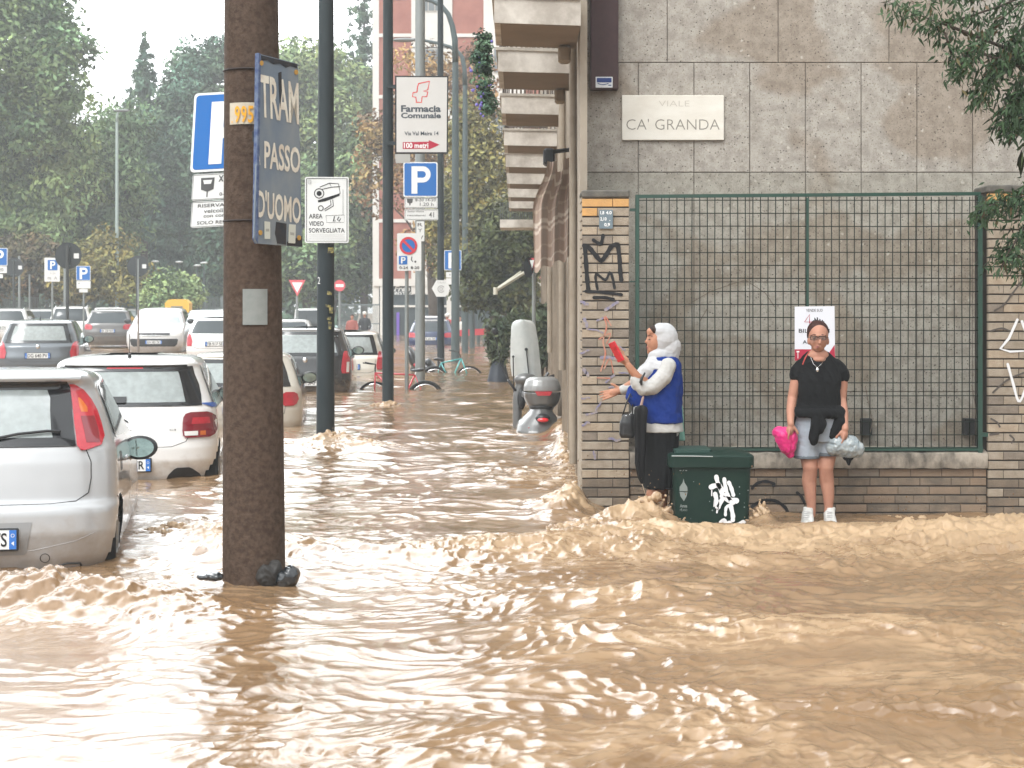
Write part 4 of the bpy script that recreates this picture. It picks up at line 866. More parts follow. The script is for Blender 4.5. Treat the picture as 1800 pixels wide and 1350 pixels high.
# ---- generic cars further on
def genL(L=4.0, W=1.7, H=1.48, box=.0, belt=.99):
    k = H/1.49; b = belt
    return [(.2,.14,W*.45,L-.2),(.36,.04,W*.485,L-.07),(.52,.0,W*.5,L),(.68,.0,W*.5,L-.03),(.80,.03,W*.496,L-.35),(.92,.05,W*.49,L-.95),(b,.075+box*.1,W*.475,L-1.1),
            (b+.2*k,.2*(1-box)+.1,W*.44,L-1.42),(b+.36*k,.34*(1-box)+.12,W*.40,L-1.70),(H-.075,.34*(1-box)+.15,W*.385,L-1.80),(H-.045,.45,W*.365,L-1.95),(H-.02,.65,W*.31,L-2.1),(H-.008,.95,W*.2,L-2.4),(H,1.2,W*.05,L-2.6)]
def rearcar(label, px, D, zg, yaw, pnt, L=4.0, W=1.7, H=1.48, box=0., lamp='tall', plate='', roof=None, wscale=1., holes=True, n=2.9, lampm=None, extras='', group='cars parked along the flooded kerb', mirror=True, belt=.99):
    c = near_car('parked_car', label, group); lv = genL(L, W, H, box, belt); K = Car(c, lv, .42, n); b = belt; zt = H-.105
    wa = W*.5*.80; wb = W*.5*.66
    K.body(pnt, holes=(lambda x, y, z: (y < 1. and abs(x) < wa-(wa-wb)*(z-b)/(zt-b)-.05 and b+.05 < z < zt-.03) or (y > L*.52 and abs(x) < .58 and b+.03 < z < zt) or (1.0 < y < L*.52 and abs(x) > .5 and b+.05 < z < zt-.02)) if holes else None, nz=60, step=12)
    G_ = GLASS if holes else TINTG
    K.patch('rear_window', [(b+.015,-wa,wa),(b+.1,-wa*.985,wa*.985),(zt-.04,-wb*1.02,wb*1.02),(zt,-wb*.93,wb*.93)], G_, .008, cols=18)
    if holes:
        fo = None
        for rows in ([(b,-wa-.015,wa+.015),(b+.055,-wa,wa)], [(zt-.045,-wb-.01,wb+.01),(zt+.01,-wb,wb)]): K.patch('window_border', rows, BLKG, .0095, cols=18, sub=2)
        for sg in (-1, 1): K.patch('window_border', [(z, min(sg*u, sg*v), max(sg*u, sg*v)) for z, u, v in ((b,wa-.09,wa+.01),((b+zt)/2,(wa+wb)/2-.08,(wa+wb)/2+.02),(zt,wb-.08,wb+.01))], BLKG, .0098, cols=4)
        K.interior(b-.01)
    lm = lampm or LAMPR
    rows = {'tall': [(b-.33,W*.40,W*.475),(b-.25,W*.39,W*.488),(b-.1,W*.40,W*.486),(b+.03,W*.41,W*.472),(b+.08,W*.42,W*.455)], 'wide': [(b-.22,W*.34,W*.47),(b-.17,W*.31,W*.488),(b-.07,W*.32,W*.485),(b-.03,W*.36,W*.47)],
            'round': [(b-.26,W*.37,W*.43),(b-.235,W*.34,W*.455),(b-.17,W*.325,W*.472),(b-.10,W*.34,W*.46),(b-.075,W*.37,W*.435)], 'corner': [(b-.33,W*.40,W*.48),(b-.2,W*.385,W*.49),(b-.02,W*.415,W*.48),(b+.03,W*.44,W*.475)]}[lamp]
    for sg in (-1, 1):
        lo_ = K.patch('tail_lamp', [(z, min(sg*u, sg*v), max(sg*u, sg*v)) for z, u, v in rows], lm, .018, cols=6, thick=.02)
        if lamp == 'tall' and D < 35: K.patch('lamp_segment', [(z, min(sg*u, sg*v), max(sg*u, sg*v)) for z, u, v in ((b-.31,W*.445,W*.475),(b-.12,W*.45,W*.478))], LAMPW, .02, cols=3, parent=lo_)
    K.patch('side_window', [(b+.03,.78,L-1.35),(b+.2,.90,L-1.6),(zt,1.1,L-1.9)], G_ if holes else TINTG, .006, 'side', cols=12)
    K.patch('window_trim', [(b+.0,.46,.78),(b+.2,.62,.90),(zt,.84,1.1)], BLKG, .008, 'side', cols=3)
    if holes: K.patch('windscreen', [(b+.03,-.62,.62),(zt,-.5,.5)], GLASS, .006, 'front', cols=8)
    if roof is not None: K.patch('roof_panel', [(H-.088,-W*.36,W*.36),(H-.06,-W*.36,W*.36),(H-.035,-W*.33,W*.33)], roof, .012, cols=14, thick=.02)
    if plate is not None: K.plate(0, b-.27 if 'lowplate' not in extras else b-.50, plate or 'EB 571 LK')
    K.line('tailgate_gap', [(-W*.36,b-.36),(-W*.30,b-.40),(W*.30,b-.40),(W*.36,b-.36),(W*.38,b-.1)], .004, SEAM)
    if mirror: K.mirror(1.95, b+.05, W*.47, BLK)
    if 'badge' in extras: 
        q = MB(); q.ell((0, K.rear(0, b-.08)-.008, b-.08), (.045,.012,.05), 12, 8); q.build('badge', CHROME, c, smooth=True)
    if 'ant' in extras: MB().tube([(.0,.62,H-.03),(.0,.58,H+.06)], [.016,.008], 6).tube([(0,.58,H+.06),(0,.50,H+.22)], .004, 4).build('antenna', BLK, c)
    if 'rails' in extras:
        for sg in (-1, 1): MB().tube([(sg*W*.35,.75,H-.045),(sg*W*.35,.9,H+.01),(sg*W*.35,2.0,H+.01),(sg*W*.35,2.15,H-.05)], .016, 6).build('roof_rail', CHROME, c, smooth='all')
    if 'roofrack' in extras: MB().bbox((-.5,.7,H), (.5,1.0,H+.11), .04).build('roof_sign', LAMPW, c)
    place(c, px, D, zg, yaw); return c, K
KG = 'cars parked along the flooded kerb'
CRM = paint('cream', (.60,.57,.50), 0, .3)
rearcar('cream hatchback with round red tail lamps, half hidden behind the brown tram pole', 418, 23, -.47, 6, CRM, 4.06, 1.72, 1.45, lamp='round', n=2.5, plate='EW 119 BZ', lampm=LAMPR, extras='ant')
c_, K_ = rearcar('black hatchback with a silver roof and tall red lamps beside the dark pole', 536, 31.6, -.29, 3.5, paint('black', (.02,.021,.023), 0, .22), 3.84, 1.70, 1.52, lamp='tall', plate='DT 215AF', roof=paint('silver', (.5,.51,.52)), extras='badge ant lowplate')
rearcar('cream white van-like hatchback with its rear window facing us beyond the black hatchback', 612, 38.5, -.47, 2, CRM, 3.6, 1.62, 1.54, box=.7, lamp='tall', plate='CZ 804 GM', n=4, extras='badge')
rearcar('navy blue hatchback with a white roof box light far down the street', 756, 67, -.36, 0, paint('navy', (.02,.035,.10), 0, .25), 4.1, 1.78, 1.50, lamp='wide', plate='FA 663 NR', roof=WHT, extras='roofrack', holes=False)
LOT = 'cars standing in the flooded car park'
rearcar('dark grey estate car with a wide rear window in the flooded car park', 66, 36.6, -.16, 10, paint('grey', (.13,.145,.16), .5, .3), 4.3, 1.72, 1.50, box=.45, lamp='corner', plate='DG 640 PV', roof=paint('silver', (.5,.51,.52)), extras='badge ant', group=LOT)
rearcar('brownish grey hatchback seen from behind, left of the large white off-roader', 189, 62, .02, 8, paint('taupe', (.15,.145,.14), .4, .3), 4.1, 1.74, 1.50, lamp='wide', plate='EK 228 WX', roof=paint('silver', (.5,.51,.52)), holes=False, group=LOT)
rearcar('small white city car with rounded rear beside the tram pole', 378, 47, -.13, 6, WHT, 3.6, 1.63, 1.46, lamp='corner', plate='FB 917 SE', holes=False, n=2.3, group=LOT)
rearcar('white estate car cut off by the left edge of the photo', 8, 66, .08, 8, WHT, 4.4, 1.75, 1.48, box=.4, lamp='corner', holes=False, extras='rails', group=LOT)
rearcar('white hatchback with red lamps behind the grey estate car', 66, 74, .08, 8, WHT, 4.0, 1.72, 1.45, lamp='corner', holes=False, group=LOT)
rearcar('white people carrier with roof rails behind the black round sign', 122, 70, .03, 9, WHT, 4.3, 1.8, 1.62, box=.6, lamp='corner', holes=False, extras='rails', group=LOT)
rearcar('white hatchback roof just showing over the brownish grey hatchback', 190, 78, .06, 8, WHT, 4.1, 1.8, 1.55, lamp='wide', holes=False, group=LOT)
rearcar('white saloon beyond the yellow bin, partly behind the tram pole', 386, 74, .03, 6, WHT, 4.4, 1.8, 1.50, lamp='wide', holes=False, group=LOT)
rearcar('white hatchback with a dark window just right of the tram pole', 507, 60, -.32, 4, WHT, 4.0, 1.7, 1.50, lamp='wide', holes=False, group=KG)
rearcar('tall white van farthest along the line of parked cars', 546, 76, -.33, 3, WHT, 4.6, 1.9, 1.9, box=.9, lamp='tall', holes=False, n=4.5, group=KG)
# ---- cars facing us
def frontcar(label, px, D, zg, yaw, pnt, L, W, H, suv=False, grp=LOT, plate='GH 582 ZK'):
    c = near_car('parked_car', label, grp); b = 1.0*H/1.49 if not suv else 1.12
    lv = [(.2,.18,W*.44,L-.12),(.38,.05,W*.485,L-.02),(.55,.0,W*.5,L),(.72,.0,W*.5,L-.01),(.84,.02,W*.495,L-.05),(.93 if suv else .88,.05,W*.49,L-.35),(b-.04,.08,W*.485,L-1.0),(b,.12,W*.475,L-1.12),(b+.2,.22,W*.44,L-1.45),(H-.13,.35,W*.40,L-1.8),(H-.07,.42,W*.385,L-1.93),(H-.03,.6,W*.34,L-2.1),(H-.01,.9,W*.22,L-2.4),(H,1.3,W*.05,L-2.6)]
    K = Car(c, lv, .42, 3.0); K.body(pnt, nz=60, step=12)
    K.patch('windscreen', [(b+.0,-W*.44,W*.44),(b+.05,-W*.44,W*.44),(H-.16,-W*.375,W*.375),(H-.12,-W*.34,W*.34)], mat('pale_windscreen', (.28,.32,.32), .08, coat=.5, var=(.40,.44,.44), vscale=3), .008, 'front', cols=16)
    zh = .80 if suv else .70
    for sg in (-1, 1): 
        h = K.patch('headlight', [(z, min(sg*u, sg*v), max(sg*u, sg*v)) for z, u, v in ((zh-.07,W*.33,W*.475),(zh,W*.29,W*.485),(zh+.05,W*.31,W*.48))], LAMPW, .015, 'front', cols=6, thick=.02)
    K.patch('grille', [(zh-.04,-W*.28,W*.28),(zh+.02,-W*.28,W*.28)], BLK, .012, 'front', cols=10)
    K.patch('lower_grille', [(.38,-W*.36,W*.36),(.44,-W*.40,W*.40),(.60,-W*.42,W*.42),(.63,-W*.40,W*.40)], BLK, .008, 'front', cols=12)
    K.line('chrome_strip', [(-W*.28,zh-.055),(0,zh-.075),(W*.28,zh-.055)], .012, CHROME, 'front', .015)
    q = MB(); ringp(q, lambda u, v, o=0.: Vector((u, K.front(0, zh)+.03, v)), 0, zh, .045, .062, 0); q.build('badge', CHROME, c)
    K.plate(0, .52, plate, kind='front')
    for sg in (-1, 1): MB().ell((sg*(W*.5+.12), L-1.75, b+.07), (.12,.06,.085), 10, 8).build('wing_mirror', BLK if suv else pnt, c, smooth='all')
    K.patch('side_window', [(b+.05,.8,L-1.5),(b+.2,.95,L-1.7),(H-.14,1.1,L-2.0)], TINTG, .006, 'side', cols=8); K.patch('side_window', [(b+.05,.8,L-1.5),(b+.2,.95,L-1.7),(H-.14,1.1,L-2.0)], TINTG, .006, 'sideL', cols=8)
    # rear at local y=0; front faces the camera after turning round
    dx = X(px, D); c.location = (dx+math.sin(R(180+yaw))*L, D-math.cos(R(180+yaw))*L, zg); c.rotation_euler.z = R(180+yaw); return c
frontcar('large white off-roader facing us with a black lower grille in the car park', 270, 55.5, -.06, 6, paint('pearl', (.66,.66,.66), .1, .3), 4.5, 1.84, 1.65, True)
frontcar('light grey saloon facing us between the off-roader and the tram pole', 352, 62, .06, 4, paint('lightgrey', (.40,.43,.45), .4, .3), 4.3, 1.76, 1.46, plate='DL 073 YA')
frontcar('white car facing us, only its roof showing between two parked cars', 232, 82, .1, 5, WHT, 4.3, 1.76, 1.46, plate='EP 446 TV')
# ------------------------------------------------------------------ poles and signs
POLEG = mat('pole_grey', (.022,.030,.034), .5, var=(.04,.052,.056), vscale=3, vamt=.6, stretch=(1,1,.2), bump=.15, bscale=30)
GALV = mat('galvanised', (.27,.29,.285), .5, .3, var=(.19,.21,.21), vscale=5, vamt=.7, stretch=(1,1,.3))
SIGNW = mat('sign_white', (.70,.71,.70), .4, var=(.58,.59,.58), vscale=3, vamt=.5); SBLUE = mat('sign_blue', (.008,.13,.43), .35); SWH = mat('sign_print_white', (.80,.81,.80), .4)
SRED = mat('sign_red', (.55,.03,.045), .4); SBK = mat('sign_black', (.02,.021,.023), .5); ALU = mat('sign_back', (.30,.31,.31), .5, .4)
def pole_at(root, px, py, D, r0, r1, ztop, m, name='pole', pxt=None, n=18, z0=-.55):
    a = P(px, py, D); a.z = z0; b = Vector((X(pxt if pxt is not None else px, D), D, ztop)); return MB().cyl(a, b, r0, r1, n).build(name, m, root, smooth=40)
# brown tram pole
t = thing('tram_pole', 'thick rusty brown tram pole in the foreground with the old blue tram sign', 'pole', (X(446, 10), 10, -.55))
RUST = mat('rusty_paint', (.046,.028,.019), .75, var=(.10,.069,.05), vscale=30, vamt=.8, bump=.5, bscale=70, detail=7)
N = 8; m_ = MB(); rings = []
for z, c_, r in ((-.6, 446.5, .180), (.0, 446.5, .1745), (3.6, 441.5, .148), (6.5, 437.5, .128)):
    x = X(c_, 10); rings.append([(x+r*1.05*math.cos(a), 10+r*math.sin(a), z) for a in [2*math.pi*(i+.5)/32 for i in range(32)]])
m_.rings(rings, caps=True); m_.build('pole', RUST, t, smooth=40)
pf = PF(9.80)
for yy in (120, 387):
    x0, r = X(442, 10), .160+(yy/1000)*.008; MB().tube([(x0+r*math.cos(a), 10+r*math.sin(a), Z(yy, 9.85)) for a in [2*math.pi*i/24 for i in range(25)]], .006, 5).build('steel_band', mat('band_dark', (.03,.022,.02), .6), t)
def wrap(name, x0, y0, x1, y1, m, off=.003, r=.156, cxp=442, cols=8):
    mb = MB(); D0 = 9.84; cx = X(cxp, 10); G = []
    for py in (y0, y1):
        row = []
        for i in range(cols+1):
            xx = X(x0+(x1-x0)*i/cols, D0); u = max(-1, min(1, (xx-cx)/(r+off))); row.append((xx, 10-math.sqrt(1-u*u)*(r+off+.004), Z(py, D0)))
        G.append(row)
    mb.rings(G, closed=False); return mb.build(name, m, t)
wrap('paper_sticker', 427, 508, 469, 571, mat('sticker_grey', (.24,.255,.245), .6, var=(.18,.2,.19), vscale=20), r=.165, cxp=445)
np_ = wrap('number_strip', 402, 180, 447, 218, mat('strip_cream', (.52,.47,.38), .6, var=(.4,.33,.25), vscale=15))
q = MB(); pfn = lambda a, b, off=0.: Vector((X(a, 9.84), 10-math.sqrt(max(.02, 1-((X(a, 9.84)-X(442, 10))/.163)**2))*.163-.0075-off, Z(b, 9.84)))
for i, ch in enumerate('.995'): text(q, pfn, ch, (406, 412, 424, 436)[i], (212 if ch == '.' else 186), (408, 422, 434, 446)[i], 216, .0, .02)
q.build('pole_number', mat('number_orange', (.72,.36,.04), .6), t)
# drip stain strip and base
# old blue tram sign, turned on the pole
s_ = thing('tram_sign', 'weathered blue enamel tram sign with white capitals clamped to the brown pole', 'sign', P(488, 432, 9.8))
class PFO:                                         # an upright plane seen at an angle: m = how fast it recedes along x
    def __init__(s, D0, px0, m): s.m = m; s.c = D0-m*(px0-XC)*D0/F; s.nx = m/math.hypot(1, m); s.ny = -1/math.hypot(1, m)
    def __call__(s, x, y, off=0.):
        k = (x-XC)/F; t = s.c/(1-s.m*k); q = P(x, y, t); q.x += s.nx*off; q.y += s.ny*off; return q
pt_ = PFO(9.56, 447, 1.25)
ENB = mat('enamel_blue', (.13,.165,.21), .45, var=(.225,.24,.24), vscale=4.0, vamt=.9, stretch=(1,1,.35), bump=.1)
poly(q := MB(), pt_, [(457,95),(524,112),(531,434),(452,428),(447,418)], 0, .012); q.build('panel', ENB, s_)
q = MB(); poly(q, pt_, [(454,93),(458,95),(453,428),(449,420)], .004, .03); q.build('side_flange', mat('enamel_edge', (.05,.075,.17), .5, var=(.22,.27,.32), vscale=30), s_)
def quadtext(mb, pf, s, q4, off, bold):
    vs, fs = textverts(s, bold); ax = min(v[0] for v in vs); bx = max(v[0] for v in vs); ay = min(v[1] for v in vs); by = max(v[1] for v in vs); out = []
    (tlx, tly), (trx, try_), (brx, bry), (blx, bly) = q4
    for a, b in vs:
        u = (a-ax)/(bx-ax); v = 1-(b-ay)/(by-ay); x = (tlx*(1-u)+trx*u)*(1-v)+(blx*(1-u)+brx*u)*v; y = (tly*(1-u)+try_*u)*(1-v)+(bly*(1-u)+bry*u)*v; out.append(pf(x, y, off))
    mb.add(out, fs)
q = MB(); quadtext(q, pt_, 'TRAM', ((456,130),(524,146),(525,219),(458,205)), .003, .022); quadtext(q, pt_, 'PASSO', ((464,247),(527,260),(527,305),(464,296)), .003, .022); quadtext(q, pt_, "D'UOMO", ((452,332),(528,347),(528,394),(452,382)), .003, .022); quadtext(q, pt_, 'A', ((453,268),(457,269),(457,290),(453,289)), .003, .0)
q.build('lettering', mat('enamel_white', (.66,.63,.55), .5, var=(.45,.36,.28), vscale=9, vamt=.7), s_)
q = MB()
for a in ([(458,97),(522,113),(522,120),(510,116),(502,119),(492,112),(480,113),(470,106),(459,106)], [(485,390),(503,393),(502,430),(487,428),(483,410)], [(489,128),(494,126),(495,160),(492,190),(490,160)], [(504,425),(530,415),(531,434),(504,432)]): poly(q, pt_, a, .0035, .0015)
q.build('rust_patch', mat('rust_dark', (.025,.028,.035), .7, var=(.06,.045,.035), vscale=20), s_)
q = MB()
for cx, cy in ((459,111),(520,127),(457,409),(525,418)): poly(q, pt_, circ(cx, cy, 3.2, 12, 4.5), .006, .005)
q.build('bolt', mat('bolt_rust', (.42,.24,.06), .6), s_)
q = MB(); poly(q, pt_, [(464,389),(474,390),(474,420),(464,420)], .005, .001); poly(q, pt_, [(507,394),(519,395),(518,428),(506,427)], .005, .001); q.build('sticker', mat('sticker_cream', (.50,.51,.45), .6), s_)
q = MB(); poly(q, pt_, [(466,402),(472,402),(472,407),(466,407)], .0055, .001); poly(q, pt_, [(509,408),(516,409),(516,414),(509,413)], .0055, .001); q.build('sticker_print', mat('faint_grey', (.32,.32,.29), .6), s_)
MB().bbox((X(447,9.8), 9.72, Z(250, 9.75)), (X(470,9.8), 9.90, Z(230, 9.75)), .005).bbox((X(447,9.8), 9.72, Z(390, 9.75)), (X(470,9.8), 9.90, Z(372, 9.75)), .005).build('clamp', SBK, s_)

def camera_pole(label, px, py, D, r0, r1, pxt, mt=POLEG, ztop=9, arm=None, extra=None):
    t = thing('street_pole', label, 'pole', (X(px, D), D, -.55), 'street poles along the flooded pavement'); pole_at(t, px, py, D, r0, r1, ztop, mt, pxt=pxt); return t
p2 = camera_pole('dark grey steel pole carrying the video surveillance sign', 572, 768, 20.4, .112, .078, 574, ztop=8.5)
pf2 = PF(20.29); q = MB()
for cx, cy, w_, h_ in ((581,440,6,5),(579,515,5,4),(577,538,5,3),(582,545,4,6),(580,572,3,7),(578,560,4,3)): poly(q, pf2, [(cx-w_+random.uniform(0,2), cy-h_), (cx+w_, cy-h_+random.uniform(0,3)), (cx+w_-1, cy+h_), (cx-w_+1, cy+h_-random.uniform(0,2))], .008, .002)
q.build('sticker', mat('old_stickers', (.02,.02,.022), .5, var=(.42,.36,.12), vscale=25, vamt=1), p2)
q = MB(); text(q, pf2, '2', 559, 487, 563, 499, .02, .0); q.build('pole_number', SWH, p2)
p3 = camera_pole('dark grey steel pole holding the pharmacy sign', 682, 708, 27.7, .095, .075, 682, ztop=10)
# video surveillance sign
v_ = thing('surveillance_sign', 'white sign with a drawn security camera on the nearer dark pole', 'sign', P(574, 427, 20.25)); pf = PF(20.24)
q = MB(); poly(q, pf, rrect(536, 311, 613, 427, 3), 0, .01); q.build('panel', SIGNW, v_)
q = MB(); stroke(q, pf, [(539,314),(610,314),(610,424),(539,424),(539,314)], 1.2, .003, False, False); 
poly(q, pf, [(559,352),(597,340),(597,344),(583,350),(571,354),(559,356)], .003, .001); poly(q, pf, circ(561,340,4.5,20), .004, .001)
for a in ([(562,329),(579,322),(595,323),(598,340),(583,346),(568,350)], [(579,322),(583,329),(565,333)], [(583,329),(598,328)], [(581,352),(582,360),(570,368)], [(585,351),(586,362),(571,371)]): stroke(q, pf, a, 1.3, .003, False, False)
ringp(q, pf, 561, 340, 7.5, 9, .003); ringp(q, pf, 564, 366, 3.5, 5, .003)
text(q, pf, 'AREA', 543, 376, 567, 384, .003, .01); text(q, pf, 'VIDEO', 543, 389, 569, 397, .003, .01); text(q, pf, 'SORVEGLIATA', 543, 401, 606, 409, .003, .01)
stroke(q, pf, [(573,379),(605,378),(605,391),(574,391),(573,379)], .6, .003, False, False); stroke(q, pf, [(588,380),(586,389),(590,388)], 1.6, .0035, False, False); stroke(q, pf, [(596,381),(593,386),(596,389),(599,384)], 1.6, .0035, False, False)
stroke(q, pf, [(603,333),(603,378)], .5, .003, False, False)
q.build('print', INK, v_); q = MB()
for yy in (413, 416.5, 420): stroke(q, pf, [(543,yy),(606,yy)], .5, .003, False, False)
text(q, pf, '@', 541, 316, 548, 324, .003, 0); q.build('small_print', mat('print_grey', (.38,.38,.38), .6), v_)
MB().bbox((X(560,20.4), 20.27, Z(330, 20.3)), (X(588,20.4), 20.33, Z(325, 20.3)), .004).bbox((X(560,20.4), 20.27, Z(412, 20.3)), (X(588,20.4), 20.33, Z(407, 20.3)), .004).build('bracket', GALV, v_)
# pharmacy sign
f_ = thing('pharmacy_sign', 'tall white pharmacy sign with a red outlined cross and a red arrow', 'sign', P(741, 270, 27.6)); pf = PF(27.55)
q = MB(); poly(q, pf, [(694.5,133),(788,133.5),(787,270),(694.5,270)], 0, .06); q.build('frame', SBK, f_)
q = MB(); poly(q, pf, [(697,135.5),(786,136),(785,267.5),(697,267.5)], .004, .004); q.build('panel', mat('sign_pale', (.60,.59,.57), .45, var=(.53,.52,.5), vscale=2), f_)
q = MB(); text(q, pf, 'Farmacia', 705, 185, 775, 197, .007, .035); text(q, pf, 'Comunale', 705, 198, 775, 208, .007, .035); text(q, pf, 'Via Val Maira 14', 711, 231, 771, 238, .007, .02); q.build('lettering', mat('slate_ink', (.07,.085,.10), .5), f_)
q = MB(); stroke(q, pf, [(736,147),(755,143),(752,158),(744,160),(752,162),(750,170),(742,170),(741,180),(732,180),(731,171),(725,170),(726,163),(733,162),(734,152),(736,147)], 1.9, .007, True, False); q.build('cross_outline', mat('cross_red', (.68,.07,.07), .5), f_)
q = MB(); poly(q, pf, [(708,250),(754,249),(754,246.5),(773,254.5),(754,263),(754,261.5),(708,262)], .007, .001); q.build('arrow', mat('arrow_red', (.42,.03,.06), .5), f_)
q = MB(); text(q, pf, '100 metri', 710, 251, 753, 260.5, .0095, .03); q.build('arrow_lettering', SWH, f_)
q = MB(); 
for yy in (152, 252): q.bbox((X(680,27.7), 27.58, Z(yy+3, 27.6)), (X(700,27.7), 27.64, Z(yy-3, 27.6)), .004)
q.build('bracket', POLEG, f_)
q = MB(); poly(q, PF(27.5), [(694,271),(721,271),(721,286),(696,287)], 0, .004); q.build('small_plate', mat('plate_dull', (.40,.40,.38), .6), f_)

def parking_P(mb, pf, x0, y0, x1, y1, off):       # the white P of the sign
    w_, h_ = x1-x0, y1-y0; q = .30*w_
    poly(mb, pf, [(x0, y0), (x0+q*1.02, y0), (x0+q*1.02, y1), (x0, y1)], off, .001)
    o, i_ = [], []
    cy = y0+h_*.295; ro = h_*.295; ri = h_*.12; sx = (w_-q*.9)*.62
    A = [R(-90+180*k/14) for k in range(15)]
    outer = [(x0+q, y0)]+[(x1-ro*.98+ro*.98*math.cos(a), cy+ro*math.sin(a)) for a in A]+[(x0+q, cy+ro)]
    inner = [(x0+q, cy-ri)]+[(x1-ro*.98+ri*1.0*math.cos(a)-ro*.02, cy+ri*math.sin(a)) for a in A]+[(x0+q, cy+ri)]
    n = len(outer); mb.add([pf(x, y, off) for x, y in outer+inner], [(k, k+1, k+1+n, k+n) for k in range(n-1)])
def psign(name, label, px, py, D, x0, y0, x1, y1, pf=None, plates=(), polem=GALV, pole=None, group='blue parking signs', tilt=None):
    t = thing('parking_sign', label, 'sign', P(px, py, D), group); pf = pf or PF(D-(pole[1] if pole else 0)-.02); w_ = x1-x0; h_ = y1-y0; big = w_ > 35
    q = MB(); poly(q, pf, rrect(x0, y0, x1, y1, w_*.05), 0, .012); q.build('panel', SWH, t)
    q = MB(); poly(q, pf, rrect(x0+w_*.03, y0+w_*.03, x1-w_*.03, y1-w_*.03, w_*.045), .003, .002); q.build('blue_field', SBLUE, t)
    q = MB(); parking_P(q, pf, x0+w_*.24, y0+h_*.12, x0+w_*.80, y1-h_*.09, .006); q.build('letter', SWH, t)
    for (a, b, c, d, lines) in plates:
        q = MB(); poly(q, pf, rrect(a, b, c, d, (c-a)*.03), 0, .01); po_ = q.build('sub_plate', SIGNW, t)
        q = MB(); 
        if c-a > 30: stroke(q, pf, [(a+1.5,b+1.5),(c-1.5,b+1.5),(c-1.5,d-1.5),(a+1.5,d-1.5),(a+1.5,b+1.5)], .8, .003, False, False)
        for s_, u0, v0, u1, v1 in lines:
            if s_ == 'meter': poly(q, pf, [(u0,v0),(u1,v0),(u1-1,v0+(v1-v0)*.6),((u0+u1)/2+1,v0+(v1-v0)*.72),((u0+u1)/2+1,v1),((u0+u1)/2-1,v1),((u0+u1)/2-1,v0+(v1-v0)*.72),(u0+1,v0+(v1-v0)*.6)], .003, .001)
            else: text(q, pf, s_, u0, v0, u1, v1, .003, .01)
        if q.f: q.build('plate_print', mat('plate_ink', (.09,.09,.09), .6), po_)
    if pole: pole_at(t, pole[0], py, D, pole[1], pole[1], pole[2], polem, n=12)
    return t
# the big tilted parking sign half behind the tram pole
class PFT(PF):
    def __call__(s, x, y, off=0.):
        a = R(-3.2); dx, dy = x-398, y-230; return PF.__call__(s, 398+dx*math.cos(a)+dy*math.sin(a)*-1*-1, 230-dx*math.sin(a)*-1*1+dy*math.cos(a), off)
pfb = PFT(14.5)
t = psign('p', 'large tilted blue parking sign half hidden behind the brown tram pole', 432, 980, 14.56, 338, 161, 470, 300, pfb, [(343, 304, 470, 350, [('meter', 358, 311, 382, 345), ('x', 389, 308, 398, 319), ('0-24', 392, 338, 410, 344)]), (344, 352, 470, 398, [('RISERVATO', 355, 357, 420, 363), ('veicoli', 366, 366, 400, 373), ('con contrassegno', 366, 376, 450, 383), ('SOLO RESIDENTI', 355, 387, 440, 393)])], pole=(438, .03, 3.3))
q = MB(); poly(q, pfb, [(362,315),(378,315),(376,322),(364,322)], .005, .001); q.build('meter_window', SIGNW, t)
psign('p', 'blue parking sign with two white plates under the pharmacy sign', 740, 668, 35.6, 709, 285, 769, 346, plates=[(711, 347.5, 769, 366, [('meter', 715, 349, 726, 361), ('8-20 14-20', 730, 349, 766, 354), ('1.20 h', 738, 356, 762, 362)]), (711, 367.5, 770, 387, [('zona disco', 716, 370, 745, 373), ('residenti', 716, 377, 748, 380), ('41', 754, 373, 763, 382)]), (732, 389, 746, 424, [('R', 734, 392, 743, 398), ('Y', 735, 402, 742, 408), ('/', 739, 414, 744, 421)])], pole=(738.5, .105, 8.5))
psign('p', 'blue parking sign farther off behind the thin lamp post', 793, 640, 50, 781, 440, 811, 475, plates=[(784, 478, 808, 488, [('.', 790, 482, 792, 484)]), (784, 489, 808, 500, [])], pole=(795, .03, 3.2))
psign('p', 'blue parking sign at the very left edge of the photo', 2, 610, 52, -18, 436, 13, 467, plates=[(-16, 468, 12, 480, [('8-20', -10, 471, 6, 477)]), (-10, 482, 5, 489, [])], pole=(-2, .03, 3.3))
psign('p', 'small blue parking sign with two white plates right of the black round sign', 146, 610, 60, 134, 467.5, 159, 493, plates=[(134.5, 494, 159, 507, [('.', 138, 497, 140, 499)]), (139, 508, 154, 514, [])], pole=(147, .03, 3.0))
# white board with small blue P
t = thing('parking_board', 'white parking board with a small blue square, left of the black round sign', 'sign', P(92, 610, 58), None); pf = PF(57.9)
q = MB(); poly(q, pf, rrect(78, 453, 105, 495, 1), 0, .02); q.build('panel', SIGNW, t); q = MB(); poly(q, pf, rrect(84, 457, 101, 475, .8), .01, .006); bf = q.build('blue_field', SBLUE, t); q = MB(); parking_P(q, pf, 88.5, 459, 97.5, 473, .02); q.build('letter', SWH, bf)
q = MB(); text(q, pf, '0-24', 88, 479, 98, 482, .02, 0); text(q, pf, 'rs', 84, 487, 90, 491, .02, .03); text(q, pf, 'A', 95, 486, 101, 491, .02, .03); q.build('print', mat('print_grey', (.38,.38,.38), .6), t); pole_at(t, 92, 610, 58, .035, .035, Z(495, 58), GALV, n=8)
